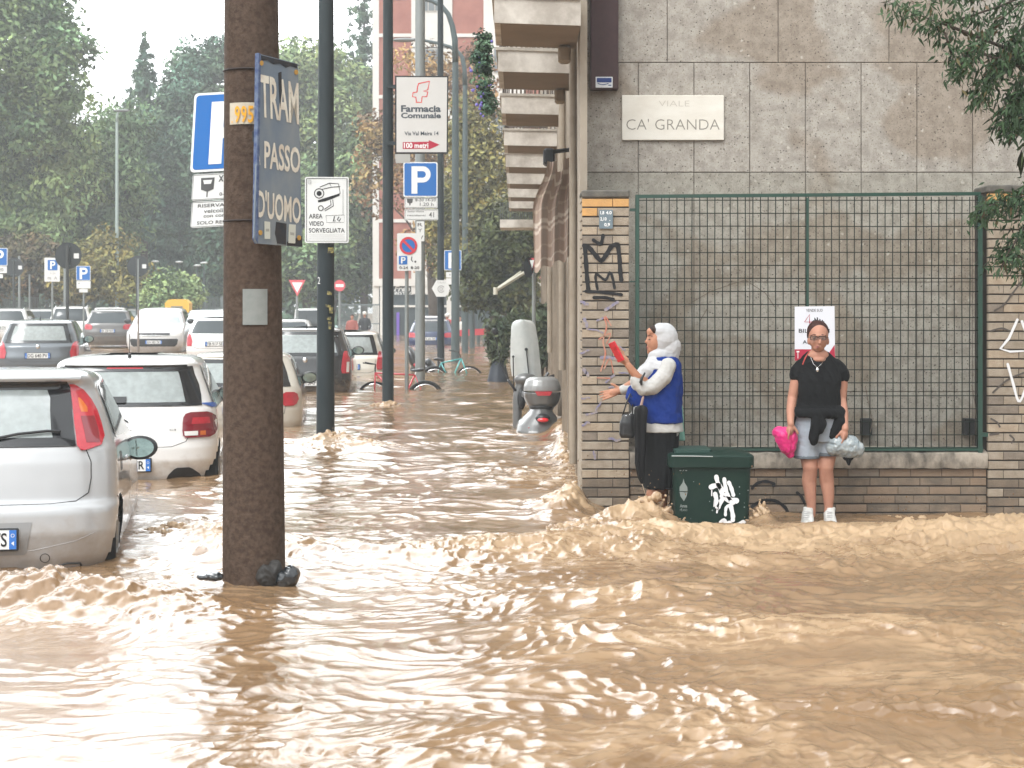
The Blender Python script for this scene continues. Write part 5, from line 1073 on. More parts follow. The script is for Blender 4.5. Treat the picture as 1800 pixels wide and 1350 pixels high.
# no parking sign
t = thing('no_parking_sign', 'white board with a round no parking sign on a thin grey pole', 'sign', P(716, 662, 33)); pf = PF(32.9)
q = MB(); poly(q, pf, rrect(698, 410, 740.5, 476, 2), 0, .012); q.build('panel', SIGNW, t)
q = MB(); poly(q, pf, circ(718, 432, 12.5), .006, .003); q.build('blue_disc', SBLUE, t)
q = MB(); ringp(q, pf, 718, 432, 11.6, 15.6, .012); poly(q, pf, [(708,425),(711,422),(728,439),(725,442)], .0125, .002); q.build('red_ring', SRED, t)
q = MB(); poly(q, pf, rrect(701, 450, 716, 465, 1), .006, .003); bf = q.build('blue_field', SBLUE, t); q = MB(); parking_P(q, pf, 705, 452, 713, 463, .012); q.build('letter', SWH, bf)
q = MB(); stroke(q, pf, [(724,451),(723,457),(726,460)], 1.6, .006, False, False); poly(q, pf, circ(730,460,1.8,10), .006, .002); text(q, pf, '0-24  8-20', 702, 468, 737, 473, .006, .02); q.build('print', mat('plate_ink', (.09,.09,.09)), t)
pole_at(t, 715, 662, 33, .04, .035, Z(410, 33), GALV, n=10)
# other poles and lamp posts
p5 = camera_pole('dark pole with the white hexagonal sign', 775, 645, 43, .092, .07, 774, ztop=11)
t = thing('hexagon_sign', 'white hexagonal sign with a grey circle on a dark pole', 'sign', P(775, 523, 42.8)); pf = PF(42.75)
q = MB(); poly(q, pf, [(759,507),(767,492.5),(783,492.5),(791.5,507),(783,521.5),(767,521.5)], 0, .03); q.build('panel', SIGNW, t)
q = MB(); ringp(q, pf, 775.5, 508, 5, 6.5, .01, a0=30, a1=330); ringp(q, pf, 775.5, 508, 2, 3, .01); text(q, pf, 'TAXI', 768, 495, 783, 498, .01, .0); q.build('print', mat('print_grey', (.38,.38,.38)), t)
def lamp(label, px, py, D, zt, r, arm, head, mt=GALV, col='lamp posts with curved arms'):
    t = thing('lamp_post', label, 'street lamp', (X(px, D), D, -.55), col); a = P(px, py, D); a.z = -.5
    pts = [a, Vector((a.x, D, zt))]+[P(x, y, D) for x, y in arm]; m_ = MB(); m_.cyl(a, (a.x, D, zt), r, r*.7, 12); m_.build('pole', mt, t, smooth=40)
    q = [P(x, y, D) for x, y in arm]; q[0].x = a.x; n = len(q); MB().tube(q, [r*.7-(r*.35)*i/(n-1) for i in range(n)], 8).build('arm', mt, t, smooth='all')
    if head: c = P(*head, D); MB().ell(c, (.42, .14, .07), 14, 8).build('lamp_head', mat('lamp_body', (.20,.21,.21), .5), t, smooth='all')
    return t
GT = mat('grey_teal', (.09,.115,.118), .5, .2)
lamp('grey lamp post whose curved arm leans over the parking sign, in front of its twin', 800.5, 635, 47, Z(110, 47), .125, [(800.5,110),(799.5,70),(795,45),(788,25),(776,10),(760,2),(740,-3),(715,-4)], (700,-4), GT)
lamp('slightly farther grey lamp post with a lamp head over the brick building', 817.5, 620, 56, Z(150, 56), .115, [(817.5,150),(816.5,120),(812,100),(804,90),(790,82),(770,76),(745,71),(722,69)], (710,70.5), GT)
lamp('slender pale lamp post in front of the trees on the left', 205.5, 560, 84, Z(215, 84), .10, [(205.5,215),(206,203),(208,197),(213,195)], (214,194.5), mat('pale_teal', (.30,.36,.34), .5), 'lamp posts with curved arms')
for px, py, D, r, zt, lab in ((830, 615, 62, .10, Z(440,62), 'short dark post to the right of the curved lamp posts'), (841, 600, 70, .07, Z(500,70), 'thin grey post just left of the red barrier'), (851, 600, 74, .07, Z(495,74), 'thin grey post behind the red barrier'), (243, 606, 60, .03, Z(455,60), 'thin pole of the round sign left of the off-roader'), (34, 560, 80, .06, Z(450,80), 'thin grey post in front of the bushes at the left edge'), (52, 560, 84, .05, Z(482,84), 'shorter thin post beside the bushes at the left edge'), (114, 560, 80, .07, Z(468,80), 'grey post between the two left parking signs')):
    t = thing('street_pole', lab, 'pole', (X(px, D), D, -.5), 'thin posts in the background'); pole_at(t, px, py, D, r, r*.9, zt, GT if px > 300 else GALV, n=8)
# antenna-like marker post standing in the water
t = thing('marker_post', 'thin rusty marker post standing in the water in front of the off-roader', 'post', (X(243, 40), 40, -.4)); pole_at(t, 243, 620, 40, .03, .025, Z(545, 40), mat('post_rusty', (.28,.26,.24), .7, var=(.2,.1,.06), vscale=5), n=8)
def disc(label, px, py, D, r, base, grp='round signs seen from behind'):
    t = thing('round_sign', label, 'sign', (X(px, D), D, -.5), grp); pf = PF(D)
    q = MB(); poly(q, pf, circ(px, py, r, 40), 0, .01); q.build('panel', mat('sign_back_dark', (.035,.04,.042), .6), t)
    q = MB(); poly(q, pf, rrect(px+r*.42, py-r*.18, px+r*.8, py+r*.2, .6), .01, .004); q.build('sticker', SIGNW, t)
    a = P(px-r*.03, base, D); MB().cyl((a.x, D-.05, -.5), (a.x, D-.05, Z(py-r*.75, D)), .045, .045, 10).build('pole', mat('pole_dark', (.05,.055,.055), .6), t)
    q = MB(); 
    for dy in (-.7, .75): q.bbox((X(px-4, D), D-.04, Z(py+r*dy+1, D)), (X(px+4, D), D-.012, Z(py+r*dy-1, D)), .003)
    q.build('clamp', GT, t)
disc('black back of a round road sign high over the grey estate car', 120, 449.5, 48, 23.5, 600); disc('dark back of a round road sign above the large white off-roader', 242, 468, 66, 19, 600); disc('dark back of a round road sign at the left edge between the parking signs', 25, 470, 76, 17, 600)
# yield sign, no entry group, small lamps
t = thing('give_way_sign', 'red and white triangular give way sign right of the tram pole', 'sign', P(521, 556, 66)); pf = PF(65.9)
q = MB(); poly(q, pf, [(507.5,492),(537,492),(522.5,521)], 0, .02); q.build('panel', mat('sign_pink_red', (.62,.10,.12), .4), t); q = MB(); poly(q, pf, [(513,496.5),(532,496.5),(522.5,514.5)], .01, .004); q.build('white_field', SWH, t); pole_at(t, 522, 556, 66, .05, .05, Z(520, 66), GALV, n=8)
t = thing('no_entry_sign', 'red round road sign just right of the surveillance pole', 'sign', P(597, 556, 70)); pf = PF(69.9)
q = MB(); poly(q, pf, circ(597, 502, 10), 0, .02); q.build('panel', mat('sign_pink_red', (.62,.10,.12)), t); q = MB(); poly(q, pf, [(590,499.5),(604,499.5),(604,504.5),(590,504.5)], .01, .004); q.build('white_bar', SWH, t); pole_at(t, 597, 556, 70, .05, .05, Z(502, 70), GALV, n=8)
for i, (px, py) in enumerate(((273,459.5),(315,460.5),(347,466.5),(358.5,462))):
    D = 92; t = thing('park_lamp', 'flat white park lamp before dark trees, '+('leftmost of four','second from left of four','third from left, the lowest','rightmost of the four')[i], 'street lamp', (X(px, D), D, 0), 'flat park lamps')
    pole_at(t, px, 545, D, .05, .04, Z(py, D), GT, n=6); MB().ell(P(px, py, D), (.21, .2, .055), 12, 6).build('lamp_head', mat('lamp_white', (.72,.74,.74), .4), t, smooth='all')
# triangular sign on the street wall
t = thing('warning_sign', 'red edged triangular sign in side view beside the striped curtain', 'sign', P(938, 620, 30)); pf = PF(29.9)
q = MB(); poly(q, pf, [(927,454),(942,453),(936,482)], 0, .02); q.build('panel', mat('sign_pink_red', (.62,.10,.12)), t); q = MB(); poly(q, pf, [(931,457.5),(939,457),(935.5,472)], .01, .004); q.build('white_field', SWH, t)
q = MB(); poly(q, PF(29.9), circ(929, 470, 9, 24, 18), 0, .02); q.build('round_back', SBK, t); pole_at(t, 938.5, 620, 30.15, .035, .035, Z(460, 30), GALV, n=10)
# folded awning arm
t = thing('awning_arm', 'pale folding awning arm reaching out from the shop wall above the plants', 'awning', P(925, 480, 34)); MB().tube([P(924,478,33), P(871,511,31)], .035, 6).tube([P(915,478,33), P(871,509,31)], .02, 6).cyl(P(871,505,31), P(871,518,31), .04, n=8).build('arm', mat('arm_cream', (.6,.58,.48), .5), t)
# striped curtain
CUR = bpy.data.materials.new('striped_cloth'); CUR.use_nodes = True; _n = CUR.node_tree.nodes; _l = CUR.node_tree.links
_a = _n.new('ShaderNodeAttribute'); _a.attribute_name = 'tint'; _l.new(_a.outputs['Color'], _n['Principled BSDF'].inputs['Base Color']); _n['Principled BSDF'].inputs['Roughness'].default_value = .9; _n['Principled BSDF'].inputs['Sheen Weight'].default_value = .3
t = thing('striped_curtain', 'brown and cream striped awning cloth hanging bunched from the shop wall', 'awning', P(965, 480, 16.5))
nu, nv = 90, 70; V_ = []; A_ = []
for j in range(nv):
    v = j/(nv-1); yl = 300+v*190
    L_ = 938+26*(1-smooth01(v*1.6))-6*v+ (8 if v < .1 else 0); Rr_ = 1008-smooth01(v)*12
    L_ = 962-(962-934)*float(smooth01(v*2.2))+v*4; Rr_ = 1010
    for i in range(nu):
        u = i/(nu-1); fold = math.sin(u*19+v*1.2)*(.035+.02*v)+math.sin(u*41+2*v)*.012; D = 15.5+u*.35+fold*.8
        yb = 478-u*28+4*math.sin(u*19); yy = 285+(yb-285)*v+ (1-v)*(abs(u-.15)*-12+ (20 if .35 < u < .6 else 0)*(1-v)); x = L_+(Rr_-L_)*u+fold*22
        V_.append(tuple(P(x, yy, D))); s_ = v*1.0+.05*u
        c = (.38,.29,.235); 
        for a_, b_, cc_ in ((.14,.19,(.62,.55,.48)),(.30,.33,(.52,.44,.36)),(.45,.47,(.5,.41,.34)),(.56,.60,(.64,.57,.5)),(.63,.66,(.62,.54,.47)),(.80,.82,(.5,.41,.34)),(.93,.95,(.62,.55,.48))):
            if a_ < s_ < b_: c = cc_
        if u > .5 and int(u*20) % 3 == 0: c = tuple(k*1.15 for k in c)
        A_.append(c)
V_ = np.array(V_); V_ -= np.array(t.location); ix = np.arange(nu*nv).reshape(nv, nu); Fq = np.stack([ix[:-1,:-1], ix[:-1,1:], ix[1:,1:], ix[1:,:-1]], -1).reshape(-1, 4)
npmesh('cloth', V_, Fq, CUR, t, attr=np.array(A_))
MB().bbox((X(955,15.8), 15.7, Z(290,15.8)), (X(975,15.8), 16.0, Z(262,15.8)), .02).tube([P(962,268,15.8), P(1012,262,16.2)], .02, 6).build('roller_bracket', SBK, t)
# red barrier, yellow bin, far fence
t = thing('street_barrier', 'red and white plastic barrier board beside the far post', 'barrier', P(836, 600, 66)); q = MB(); poly(q, PF(66), [(806,580),(858,577),(861,588),(806,591)], 0, .06); q.build('board', mat('barrier_red', (.62,.07,.09), .5), t); q = MB(); q.cyl(P(812,590,66.1), P(812,612,66.1), .03, n=6); q.cyl(P(855,588,66.1), P(855,612,66.1), .03, n=6); q.build('leg', GALV, t)
t = thing('yellow_bin', 'yellow clothes collection bin behind the white off-roader', 'bin', (X(314, 74), 74, -.2))
pr = [(-.52,-.35),(.52,-.35),(.52,.35),(-.52,.35)]; q = MB(); x0, z1 = X(314, 74), Z(528, 74)
q.rings([[(x0+a*k, 74+b, z) for a, b in pr] for z, k in ((-.3,.98),(Z(541,74),1.0),(Z(533,74),1.02),(z1+.03,.72),(z1+.05,.4))], caps=True); q.build('shell', mat('bin_yellow', (.72,.42,.05), .45), t)
q = MB().bbox((x0-.25, 73.60, z1-.42), (x0+.25, 73.64, z1-.25), .01); q.build('flap', mat('bin_grey', (.2,.2,.18), .5), t)
t = thing('metal_fence', 'long low grey railing fence at the back of the car park', 'fence', (X(190, 86), 86, 0)); q = MB()
FEN = mat('fence_grey', (.16,.19,.19), .6)
for i in range(160): xx = X(-30+i*2.9, 86); q.cyl((xx, 86, .2), (xx, 86, Z(524, 86)), .018, n=4, caps=False)
q.build('slats', FEN, t); q = MB()
for yy in (523, 541): q.box((X(-30,86), 85.97, Z(yy+1,86)), (X(435,86), 86.03, Z(yy,86)))
q.build('rail', FEN, t)
for i in range(17):
    xx = X(-30+i*28, 86); MB().box((xx-.05, 85.95, 0), (xx+.05, 86.05, Z(521,86))).build('post', FEN, t)
t = thing('metal_gate', 'grey mesh gate between the give way sign and the brick building', 'gate', (X(632, 84), 84, 0)); q = MB()
for i in range(34): xx = X(598+i*2, 84); q.cyl((xx, 84, .0), (xx, 84, Z(535, 84)), .014, n=4, caps=False)
q.box((X(596,84), 83.97, Z(537,84)), (X(668,84), 84.03, Z(534.5,84))); q.box((X(596,84), 83.97, Z(570,84)), (X(668,84), 84.03, Z(568,84))); q.build('bars', FEN, t)
# ------------------------------------------------------------------ far building, trees, plants
LEAFM = {}
def leafmat(name, col, col2):
    m = mat('leaf_'+name, col, .6, tint=True, var=col2, vscale=.35, vamt=.8); b = m.node_tree.nodes['Principled BSDF']
    b.inputs['Subsurface Weight'].default_value = 0; return m
BARK = mat('bark', (.07,.055,.045), .9, var=(.12,.10,.08), vscale=8, bump=.5)
def leaves(centers, n_per, spread, size, rng, aspect=1.5, droop=.0, tint=(.32,1.75)):
    """leaf quads scattered over clump surfaces; returns verts, faces, tint"""
    nC = len(centers); n = nC*n_per; c = np.repeat(centers[:, :3], n_per, 0); r = np.repeat(centers[:, 3], n_per)
    d = rng.normal(size=(n, 3)); d /= np.linalg.norm(d, axis=1, keepdims=True); rad = r*(.55+.55*rng.random(n)**.6)
    pos = c+d*rad[:, None]*np.array([1, 1, .75])*spread
    nor = d+rng.normal(size=(n, 3))*.7+np.array([0, 0, .5]); nor /= np.linalg.norm(nor, axis=1, keepdims=True)
    t = np.cross(nor, rng.normal(size=(n, 3))); t[:, 2] -= droop; t /= np.linalg.norm(t, axis=1, keepdims=True); b = np.cross(nor, t)
    s = size*(.6+.8*rng.random(n)); a = (t*(s*aspect)[:, None]); bb = b*(s*.6)[:, None]
    V_ = np.stack([pos-a, pos+bb*1.0, pos+a, pos-bb*1.0], 1).reshape(-1, 3); Fq = np.arange(n*4).reshape(-1, 4)
    ct = tint[0]+(tint[1]-tint[0])*rng.random(nC); k = np.repeat(ct, n_per)*(.75+.5*rng.random(n)); hue = np.repeat(rng.random(nC), n_per)
    col = np.stack([k*(1+.25*hue), k, k*(.9-.2*hue)], 1); return V_, Fq, np.repeat(col, 4, 0)
def crown_clumps(rng, ells, n, rc):
    """clump centres on and in a union of ellipsoids (cx,cy,cz,rx,ry,rz)"""
    out = []; w_ = np.array([e[3]*e[5] for e in ells]); w_ = w_/w_.sum()
    for i in range(n):
        e = ells[rng.choice(len(ells), p=w_)]; d = rng.normal(size=3); d /= np.linalg.norm(d)
        if d[1] > .45: d[1] *= -1
        k = .55+.45*rng.random()**.5; out.append((e[0]+d[0]*e[3]*k, e[1]+d[1]*e[4]*k, e[2]+d[2]*e[5]*k, rc*(.6+.8*rng.random())))
    return np.array(out)
def tree(label, D, ells_px, m, n=160, per=70, rc=1.0, size=.16, base=(0, 545), name='broadleaf_tree', cat='tree', seed=0, group=None, trunk=True, aspect=1.3, droop=0., trunk_r=.25):
    """ells_px: (px, py, rx_px, ry_px, ddepth, depth_radius m)"""
    rng = np.random.default_rng(seed+int(D)*7); ells = []
    for px, py, rx, ry, dd, rd in ells_px: q = P(px, py, D); ells.append((q.x, D+dd, q.z, rx*D/F, rd, ry*D/F))
    bx = X(base[0], D); t = thing(name, label, cat, (bx, D, -.3), group)
    C_ = crown_clumps(rng, ells, n, rc); V_, Fq, col = leaves(C_, int(per*1.4), 1, size*.82, rng, aspect, droop); V_ = V_-np.array([bx, D, -.3]); npmesh('crown', V_, Fq, m, t, attr=col, smooth=False)
    if trunk:
        top = max(ells, key=lambda e: e[2]); mb = MB(); tp = Vector((top[0], top[1], top[2])); b0 = Vector((bx, D, -.4)); mid = b0.lerp(tp, .4)+Vector((rng.normal()*.3, 0, 0))
        mb.tube([b0, b0.lerp(mid, .5), mid, mid.lerp(tp, .5), tp], [trunk_r*1.2, trunk_r, trunk_r*.8, trunk_r*.5, trunk_r*.15], 8)
        for i in rng.choice(len(C_), min(16, len(C_)), replace=False):
            c = Vector(C_[i][:3]); s_ = b0.lerp(mid, .6+.4*rng.random()) if c.z < tp.z*.6 else mid.lerp(tp, rng.random()*.6); mb.tube([s_, s_.lerp(c, .5)+Vector((0,0,.3)), c], [trunk_r*.35, trunk_r*.2, trunk_r*.06], 5)
        mb.build('trunk', BARK, t, smooth='all')
    return t
LG = leafmat('green', (.17,.27,.14), (.25,.34,.17)); LM = leafmat('mid', (.12,.21,.12), (.17,.26,.14)); LD = leafmat('dark', (.075,.15,.12), (.11,.195,.14)); LC = leafmat('conifer', (.07,.14,.115), (.095,.17,.13))
LY = leafmat('autumn', (.25,.15,.09), (.2,.18,.08)); LYG = leafmat('yellowgreen', (.19,.18,.07), (.11,.14,.06)); LO = leafmat('olive', (.05,.07,.03), (.09,.09,.035))
TG = 'park trees behind the car park'
tree('tall leafy tree filling the top left corner, its crown against the sky', 88, [(-10,110,110,110,0,4),(60,60,62,75,0,3),(85,150,50,60,0,3),(118,80,32,42,0,2),(60,215,50,40,0,2),(108,175,30,28,0,2),(20,-20,80,60,0,4)], LM, 300, 85, 1.0, .155, (-110, 545), seed=1, group=TG, trunk_r=.4)
tree('broad pale green tree below the tall corner tree, over the left parking signs', 92, [(40,260,95,90,0,4),(-10,330,90,110,0,4),(95,330,70,90,0,3),(40,400,90,80,0,4),(95,200,50,45,0,3),(130,250,40,50,0,3)], LG, 260, 85, 1.05, .16, (50, 545), seed=2, group=TG, droop=.6)
tree('rounded tree with yellow green top beside the slender lamp post', 98, [(200,330,55,110,0,4),(165,400,60,90,0,4),(235,215,28,30,0,2),(200,245,40,45,0,3),(130,440,50,70,0,3)], LM, 190, 80, 1.1, .16, (190, 545), seed=3, group=TG, droop=.4)
tree('low pinkish oleander bushes at the left edge behind the parking signs', 86, [(20,470,60,48,0,2),(70,450,40,35,0,1.5),(-20,480,50,50,0,2),(90,490,35,35,0,1.5)], mat('leaf_pink', (.16,.12,.085), .7, tint=True, var=(.07,.10,.05), vscale=1.2, vamt=.9), 110, 70, .7, .13, (30, 545), 'flowering_bush', 'bush', seed=4, trunk=False)
tree('bright green round bush in front of the dark conifers above the yellow bin', 84, [(308,505,32,26,0,1.3),(290,520,28,20,0,1.2),(325,515,24,24,0,1.2),(270,525,20,14,0,1)], LG, 70, 70, .55, .11, (308, 545), 'round_bush', 'bush', seed=5, trunk=False)
tree('bushes with yellow leaves at the foot of the slender lamp post', 85, [(170,480,60,45,0,2),(215,500,40,30,0,1.5),(140,500,40,35,0,1.5),(195,450,30,40,0,1.5)], LYG, 100, 70, .7, .12, (180, 545), 'round_bush', 'bush', seed=6, trunk=False)
def conifer(label, D, px, ytop, ybot, wpx, seed, m=LC, dens=1., name='conifer_tree'):
    rng = np.random.default_rng(seed); top = P(px, ytop, D); bot = P(px, ybot, D); H_ = top.z-bot.z; t = thing(name, label, 'tree', (top.x, D, -.3), TG)
    cl = []; tiers = int(30*dens); wm = wpx*D/F
    for i in range(tiers):
        f = (i+.5)/tiers; z = top.z-H_*f; r = wm*(f**1.0)*(.8+.4*rng.random())+.04; nb = int(4+f*20)
        for k in range(nb):
            a = rng.random()*6.283; zj = rng.normal()*H_/tiers*.9; zk = z+zj
            if math.sin(a) > .5: a = -a
            L = r*(.8+.35*rng.random())
            for s_ in np.linspace(.25, 1, max(2, int(L/.45))): cl.append((top.x+math.cos(a)*L*s_, D+math.sin(a)*L*s_, zk-L*s_*.35+.16*s_*s_*L+rng.normal()*.05, .07+.17*min(1,f*2.5)+.12*f))
    C_ = np.array(cl); V_, Fq, col = leaves(C_, 15, 1, .105, rng, 2.4, .6, (.4,1.55)); V_ -= np.array([top.x, D, -.3]); npmesh('crown', V_, Fq, m, t, attr=col, smooth=False)
    MB().tube([(top.x, D, -.4), (top.x, D, (top.z+bot.z)/2), (top.x, D, top.z-.1)], [.28,.16,.02], 8).build('trunk', BARK, t, smooth='all'); return t
conifer('slim dark spruce with a pointed top left of the big parking sign', 112, 254, 66, 400, 82, 21, dens=1.2)
tree('feathery dark tree whose rounded top rises just left of the tram pole', 108, [(335,170,38,70,0,3),(372,130,26,50,0,2),(318,150,14,50,0,1.5),(300,250,50,80,0,3),(360,250,50,110,0,4),(340,110,10,40,0,1),(382,90,10,26,0,1)], LC, 230, 80, .85, .14, (345, 545), seed=22, group=TG)
conifer('hazy dark cedar partly behind the left side of the spruce', 120, 290, 150, 530, 100, 24)
tree('pale round treetop between the tram pole and the surveillance pole', 118, [(520,140,42,62,0,4),(560,140,38,55,0,3),(500,250,40,90,0,4),(560,250,70,90,0,4),(610,200,50,80,0,4)], LG, 230, 75, 1.3, .2, (540, 545), seed=8, group=TG)
tree('wide green tree behind the surveillance sign', 100, [(530,380,60,100,0,4),(600,380,60,110,0,4),(640,320,40,110,0,4),(560,460,80,60,0,4),(500,450,50,70,0,3)], LM, 260, 80, 1.15, .17, (570, 545), seed=9, group=TG)
conifer('tall hazy cedar rising out of the frame left of the brick building', 122, 640, -60, 420, 105, 25)
tree('dark green trees filling the gap right of the tram pole', 104, [(410,350,60,150,0,4),(440,430,80,90,0,4),(390,250,40,90,0,4)], LD, 150, 80, 1.3, .19, (420, 545), seed=10, group=TG)
tree('dark tree mass behind the car park lamps', 125, [(260,400,120,130,0,5),(380,420,100,110,0,5),(120,400,130,130,0,5),(300,300,90,80,0,5)], LD, 320, 75, 1.8, .26, (280, 545), seed=11, group=TG)
# far wood closing the horizon
rng = np.random.default_rng(5); cl = np.array([(X(px, 140)+rng.normal()*.5, 140+rng.random()*8, rng.random()**.7*8*(.8+.4*math.sin(px*.02)), 1.8) for px in np.linspace(-700, 2400, 620)])
V_, Fq, col = leaves(cl, 90, 1, .3, rng); tag(npmesh('far_wood', V_, Fq, LD, attr=col, smooth=False), 'far line of hazy trees beyond the car park', 'wood', kind='stuff')
# autumn trees in front of the brick building
tree('reddish brown autumn tree in front of the brick building', 80, [(735,150,55,60,0,2.5),(790,190,60,80,0,3),(760,300,60,90,0,3),(720,260,40,90,0,2),(830,150,40,70,0,2),(690,210,25,50,0,1.5),(662,270,22,60,0,1.2),(655,330,22,40,0,1.2),(770,420,50,60,0,2.5)], LY, 150, 62, .75, .115, (765, 545), 'autumn_tree', seed=12, trunk_r=.22)
tree('yellow green tree between the brick building and the balconies', 62, [(850,330,48,110,0,2.5),(800,400,50,90,0,2),(880,440,48,90,0,2.5),(830,240,35,60,0,1.5),(900,480,40,60,0,2)], LYG, 210, 75, .62, .095, (880, 560), 'autumn_tree', seed=13, trunk_r=.18)
tree('dark olive tree behind the awning arm at the end of the shops', 52, [(890,440,48,80,0,2),(850,490,40,50,0,1.5),(915,400,30,70,0,1.5),(905,510,40,30,0,1.5)], LO, 170, 75, .5, .08, (900, 570), 'olive_tree', seed=14, trunk_r=.15)
tree('flowering creeper hanging at the outer edge of the nearest balconies', 17, [(851,85,8,28,0,.12),(850,140,9,30,0,.12),(846,110,10,22,0,.12),(858,180,6,20,0,.1)], LD, 46, 60, .07, .020, (862, 120), 'balcony_creeper', 'plant', seed=15, trunk=False)
fl = MB(); rr = random.Random(3)
cr_ = thing('purple_flowers', 'small purple flowers hanging below the balcony creeper', 'flowers', P(850, 200, 17))
for i in range(26): c = P(rr.gauss(848, 9), rr.uniform(60, 205), 16.9); fl.ell(c, rr.uniform(.008, .018), 6, 4)
fl.build('blossom', mat('petal_purple', (.20,.17,.50), .6), cr_)
# brick block
DBk = 94; B = thing('brick_building', 'tall red brick apartment building with white corner and bands above a dark shopfront', 'building', (X(760, DBk), DBk, -.3))
BRK = mat('red_brick_far', (.36,.15,.115), .85, var=(.27,.10,.08), vscale=1.6, vamt=.7); WST = mat('white_stucco', (.68,.66,.62), .8, var=(.55,.52,.48), vscale=.6)
x0, x1 = X(656, DBk), X(1000, DBk)
MB().box((x0+.1, DBk+.05, Z(500, DBk)), (x1, DBk+12, 26)).build('wall', BRK, B)
q = MB(); q.box((X(655,DBk), DBk, -.3), (X(666,DBk), DBk+.5, 26)); q.build('corner_strip', WST, B)
q = MB()
for yy in (62, 170, 278, 388): q.box((X(666,DBk), DBk-.02, Z(yy+3,DBk)), (x1, DBk+.06, Z(yy-3,DBk)))
q.box((X(657,DBk), DBk-.1, Z(503,DBk)), (x1, DBk+.1, Z(490,DBk))); q.build('floor_band', WST, B)
for k in range(-2, 5):
    y0 = -15+k*108
    for xa in (723, 850):
        q = MB().box((X(xa,DBk), DBk-.04, Z(y0+100,DBk)), (X(xa+72,DBk), DBk+.05, Z(y0-10,DBk))); q.build('window_bay', WST, B)
        wn_ = MB().box((X(xa+17,DBk), DBk-.07, Z(y0+36,DBk)), (X(xa+54,DBk), DBk-.035, Z(y0-8,DBk))).build('window', mat('frame_white', (.5,.48,.44)), B)
        for j in range(3): MB().box((X(xa+19+j*11.6,DBk), DBk-.085, Z(y0+34,DBk)), (X(xa+29+j*11.6,DBk), DBk-.071, Z(y0-6,DBk))).build('pane', mat('far_glass', (.16,.18,.19), .15), wn_)
DKG = mat('shop_dark', (.045,.06,.068), .5, var=(.08,.10,.11), vscale=.8)
MB().box((X(666,DBk), DBk+.2, -.3), (x1, DBk+12, Z(503,DBk))).build('shopfront', DKG, B)
q = MB(); q.box((X(668,DBk), DBk+.1, Z(540,DBk)), (X(860,DBk), DBk+.2, Z(536.5,DBk))); 
for xa in (668, 785): q.box((X(xa,DBk), DBk-.05, -.3), (X(xa+9,DBk), DBk+.25, Z(500,DBk)))
q.build('white_pillar', WST, B)
pf = PF(DBk+.05); q = MB(); text(q, pf, 'Free Food', 694, 503, 757, 512, 0, .03, slant=3); text(q, pf, 'BISTROT BAR', 694, 513, 757, 518, 0, .01); q.build('shop_lettering', SWH, B)
q = MB(); poly(q, pf, [(697,549),(702,549),(702,600),(697,600)], 0, .05); q.build('purple_banner', mat('banner_purple', (.17,.09,.45), .6), B)
# grey house at the end of the street
H2 = thing('grey_house', 'low grey house at the far end of the street behind the trees', 'building', (X(880, 100), 100, -.3)); MB().box((X(820,100), 100, -.3), (X(1000,100), 108, Z(520,100))).build('wall', mat('house_grey', (.20,.22,.22), .8, var=(.14,.16,.16), vscale=.8), H2)
for xa in (835, 870, 900): MB().box((X(xa,100), 99.95, Z(592,100)), (X(xa+12,100), 100.01, Z(545,100))).build('door', DKG, H2)
# oleander pots by the scooter
def potplant(label, px, py, D, w_, h_, seed, pot=True):
    t = thing('potted_oleander', label, 'plant', (X(px, D), D, -.3), 'potted oleanders on the pavement'); rng = np.random.default_rng(seed); rn = random.Random(seed)
    zb_ = Z(py, D); st = MB(); cl = []
    for i in range(16):
        a = rn.uniform(0, 6.28); e = rn.uniform(.3, 1); top = Vector((X(px, D)+math.cos(a)*w_*e, D+math.sin(a)*w_*.6*e, zb_+h_*rn.uniform(.55, 1))); b = Vector((X(px, D)+math.cos(a)*.05, D+math.sin(a)*.05, zb_-.3))
        st.tube([b, b.lerp(top, .5)+Vector((math.cos(a)*.04, 0, .05)), top], [.014,.01,.004], 5)
        for f in np.linspace(.35, 1, 7): c = b.lerp(top, f); cl.append((c.x, c.y, c.z, .12))
    st.build('stem', BARK, t); V_, Fq, col = leaves(np.array(cl), 13, 1, .045, rng, 2.0, -.5, (.5,1.5)); V_ -= np.array(t.location); npmesh('foliage', V_, Fq, leafmat('oleander', (.06,.09,.065), (.11,.15,.10)), t, attr=col, smooth=False)
    if pot: MB().cyl((X(px, D), D, -.4), (X(px, D), D, zb_-.0), .34, .14, 20).build('pot', mat('pot_black', (.025,.032,.045), .45), t, smooth=40)
potplant('oleander in a black conical pot left of the scooter windscreen', 876, 634, 35.5, .30, .98, 31)
potplant('oleander behind the scooter windscreen against the shop wall', 948, 640, 32, .22, 1.1, 32, False)
potplant('second oleander behind the scooter, between the pot and the wall', 915, 620, 37, .30, .9, 33, False)
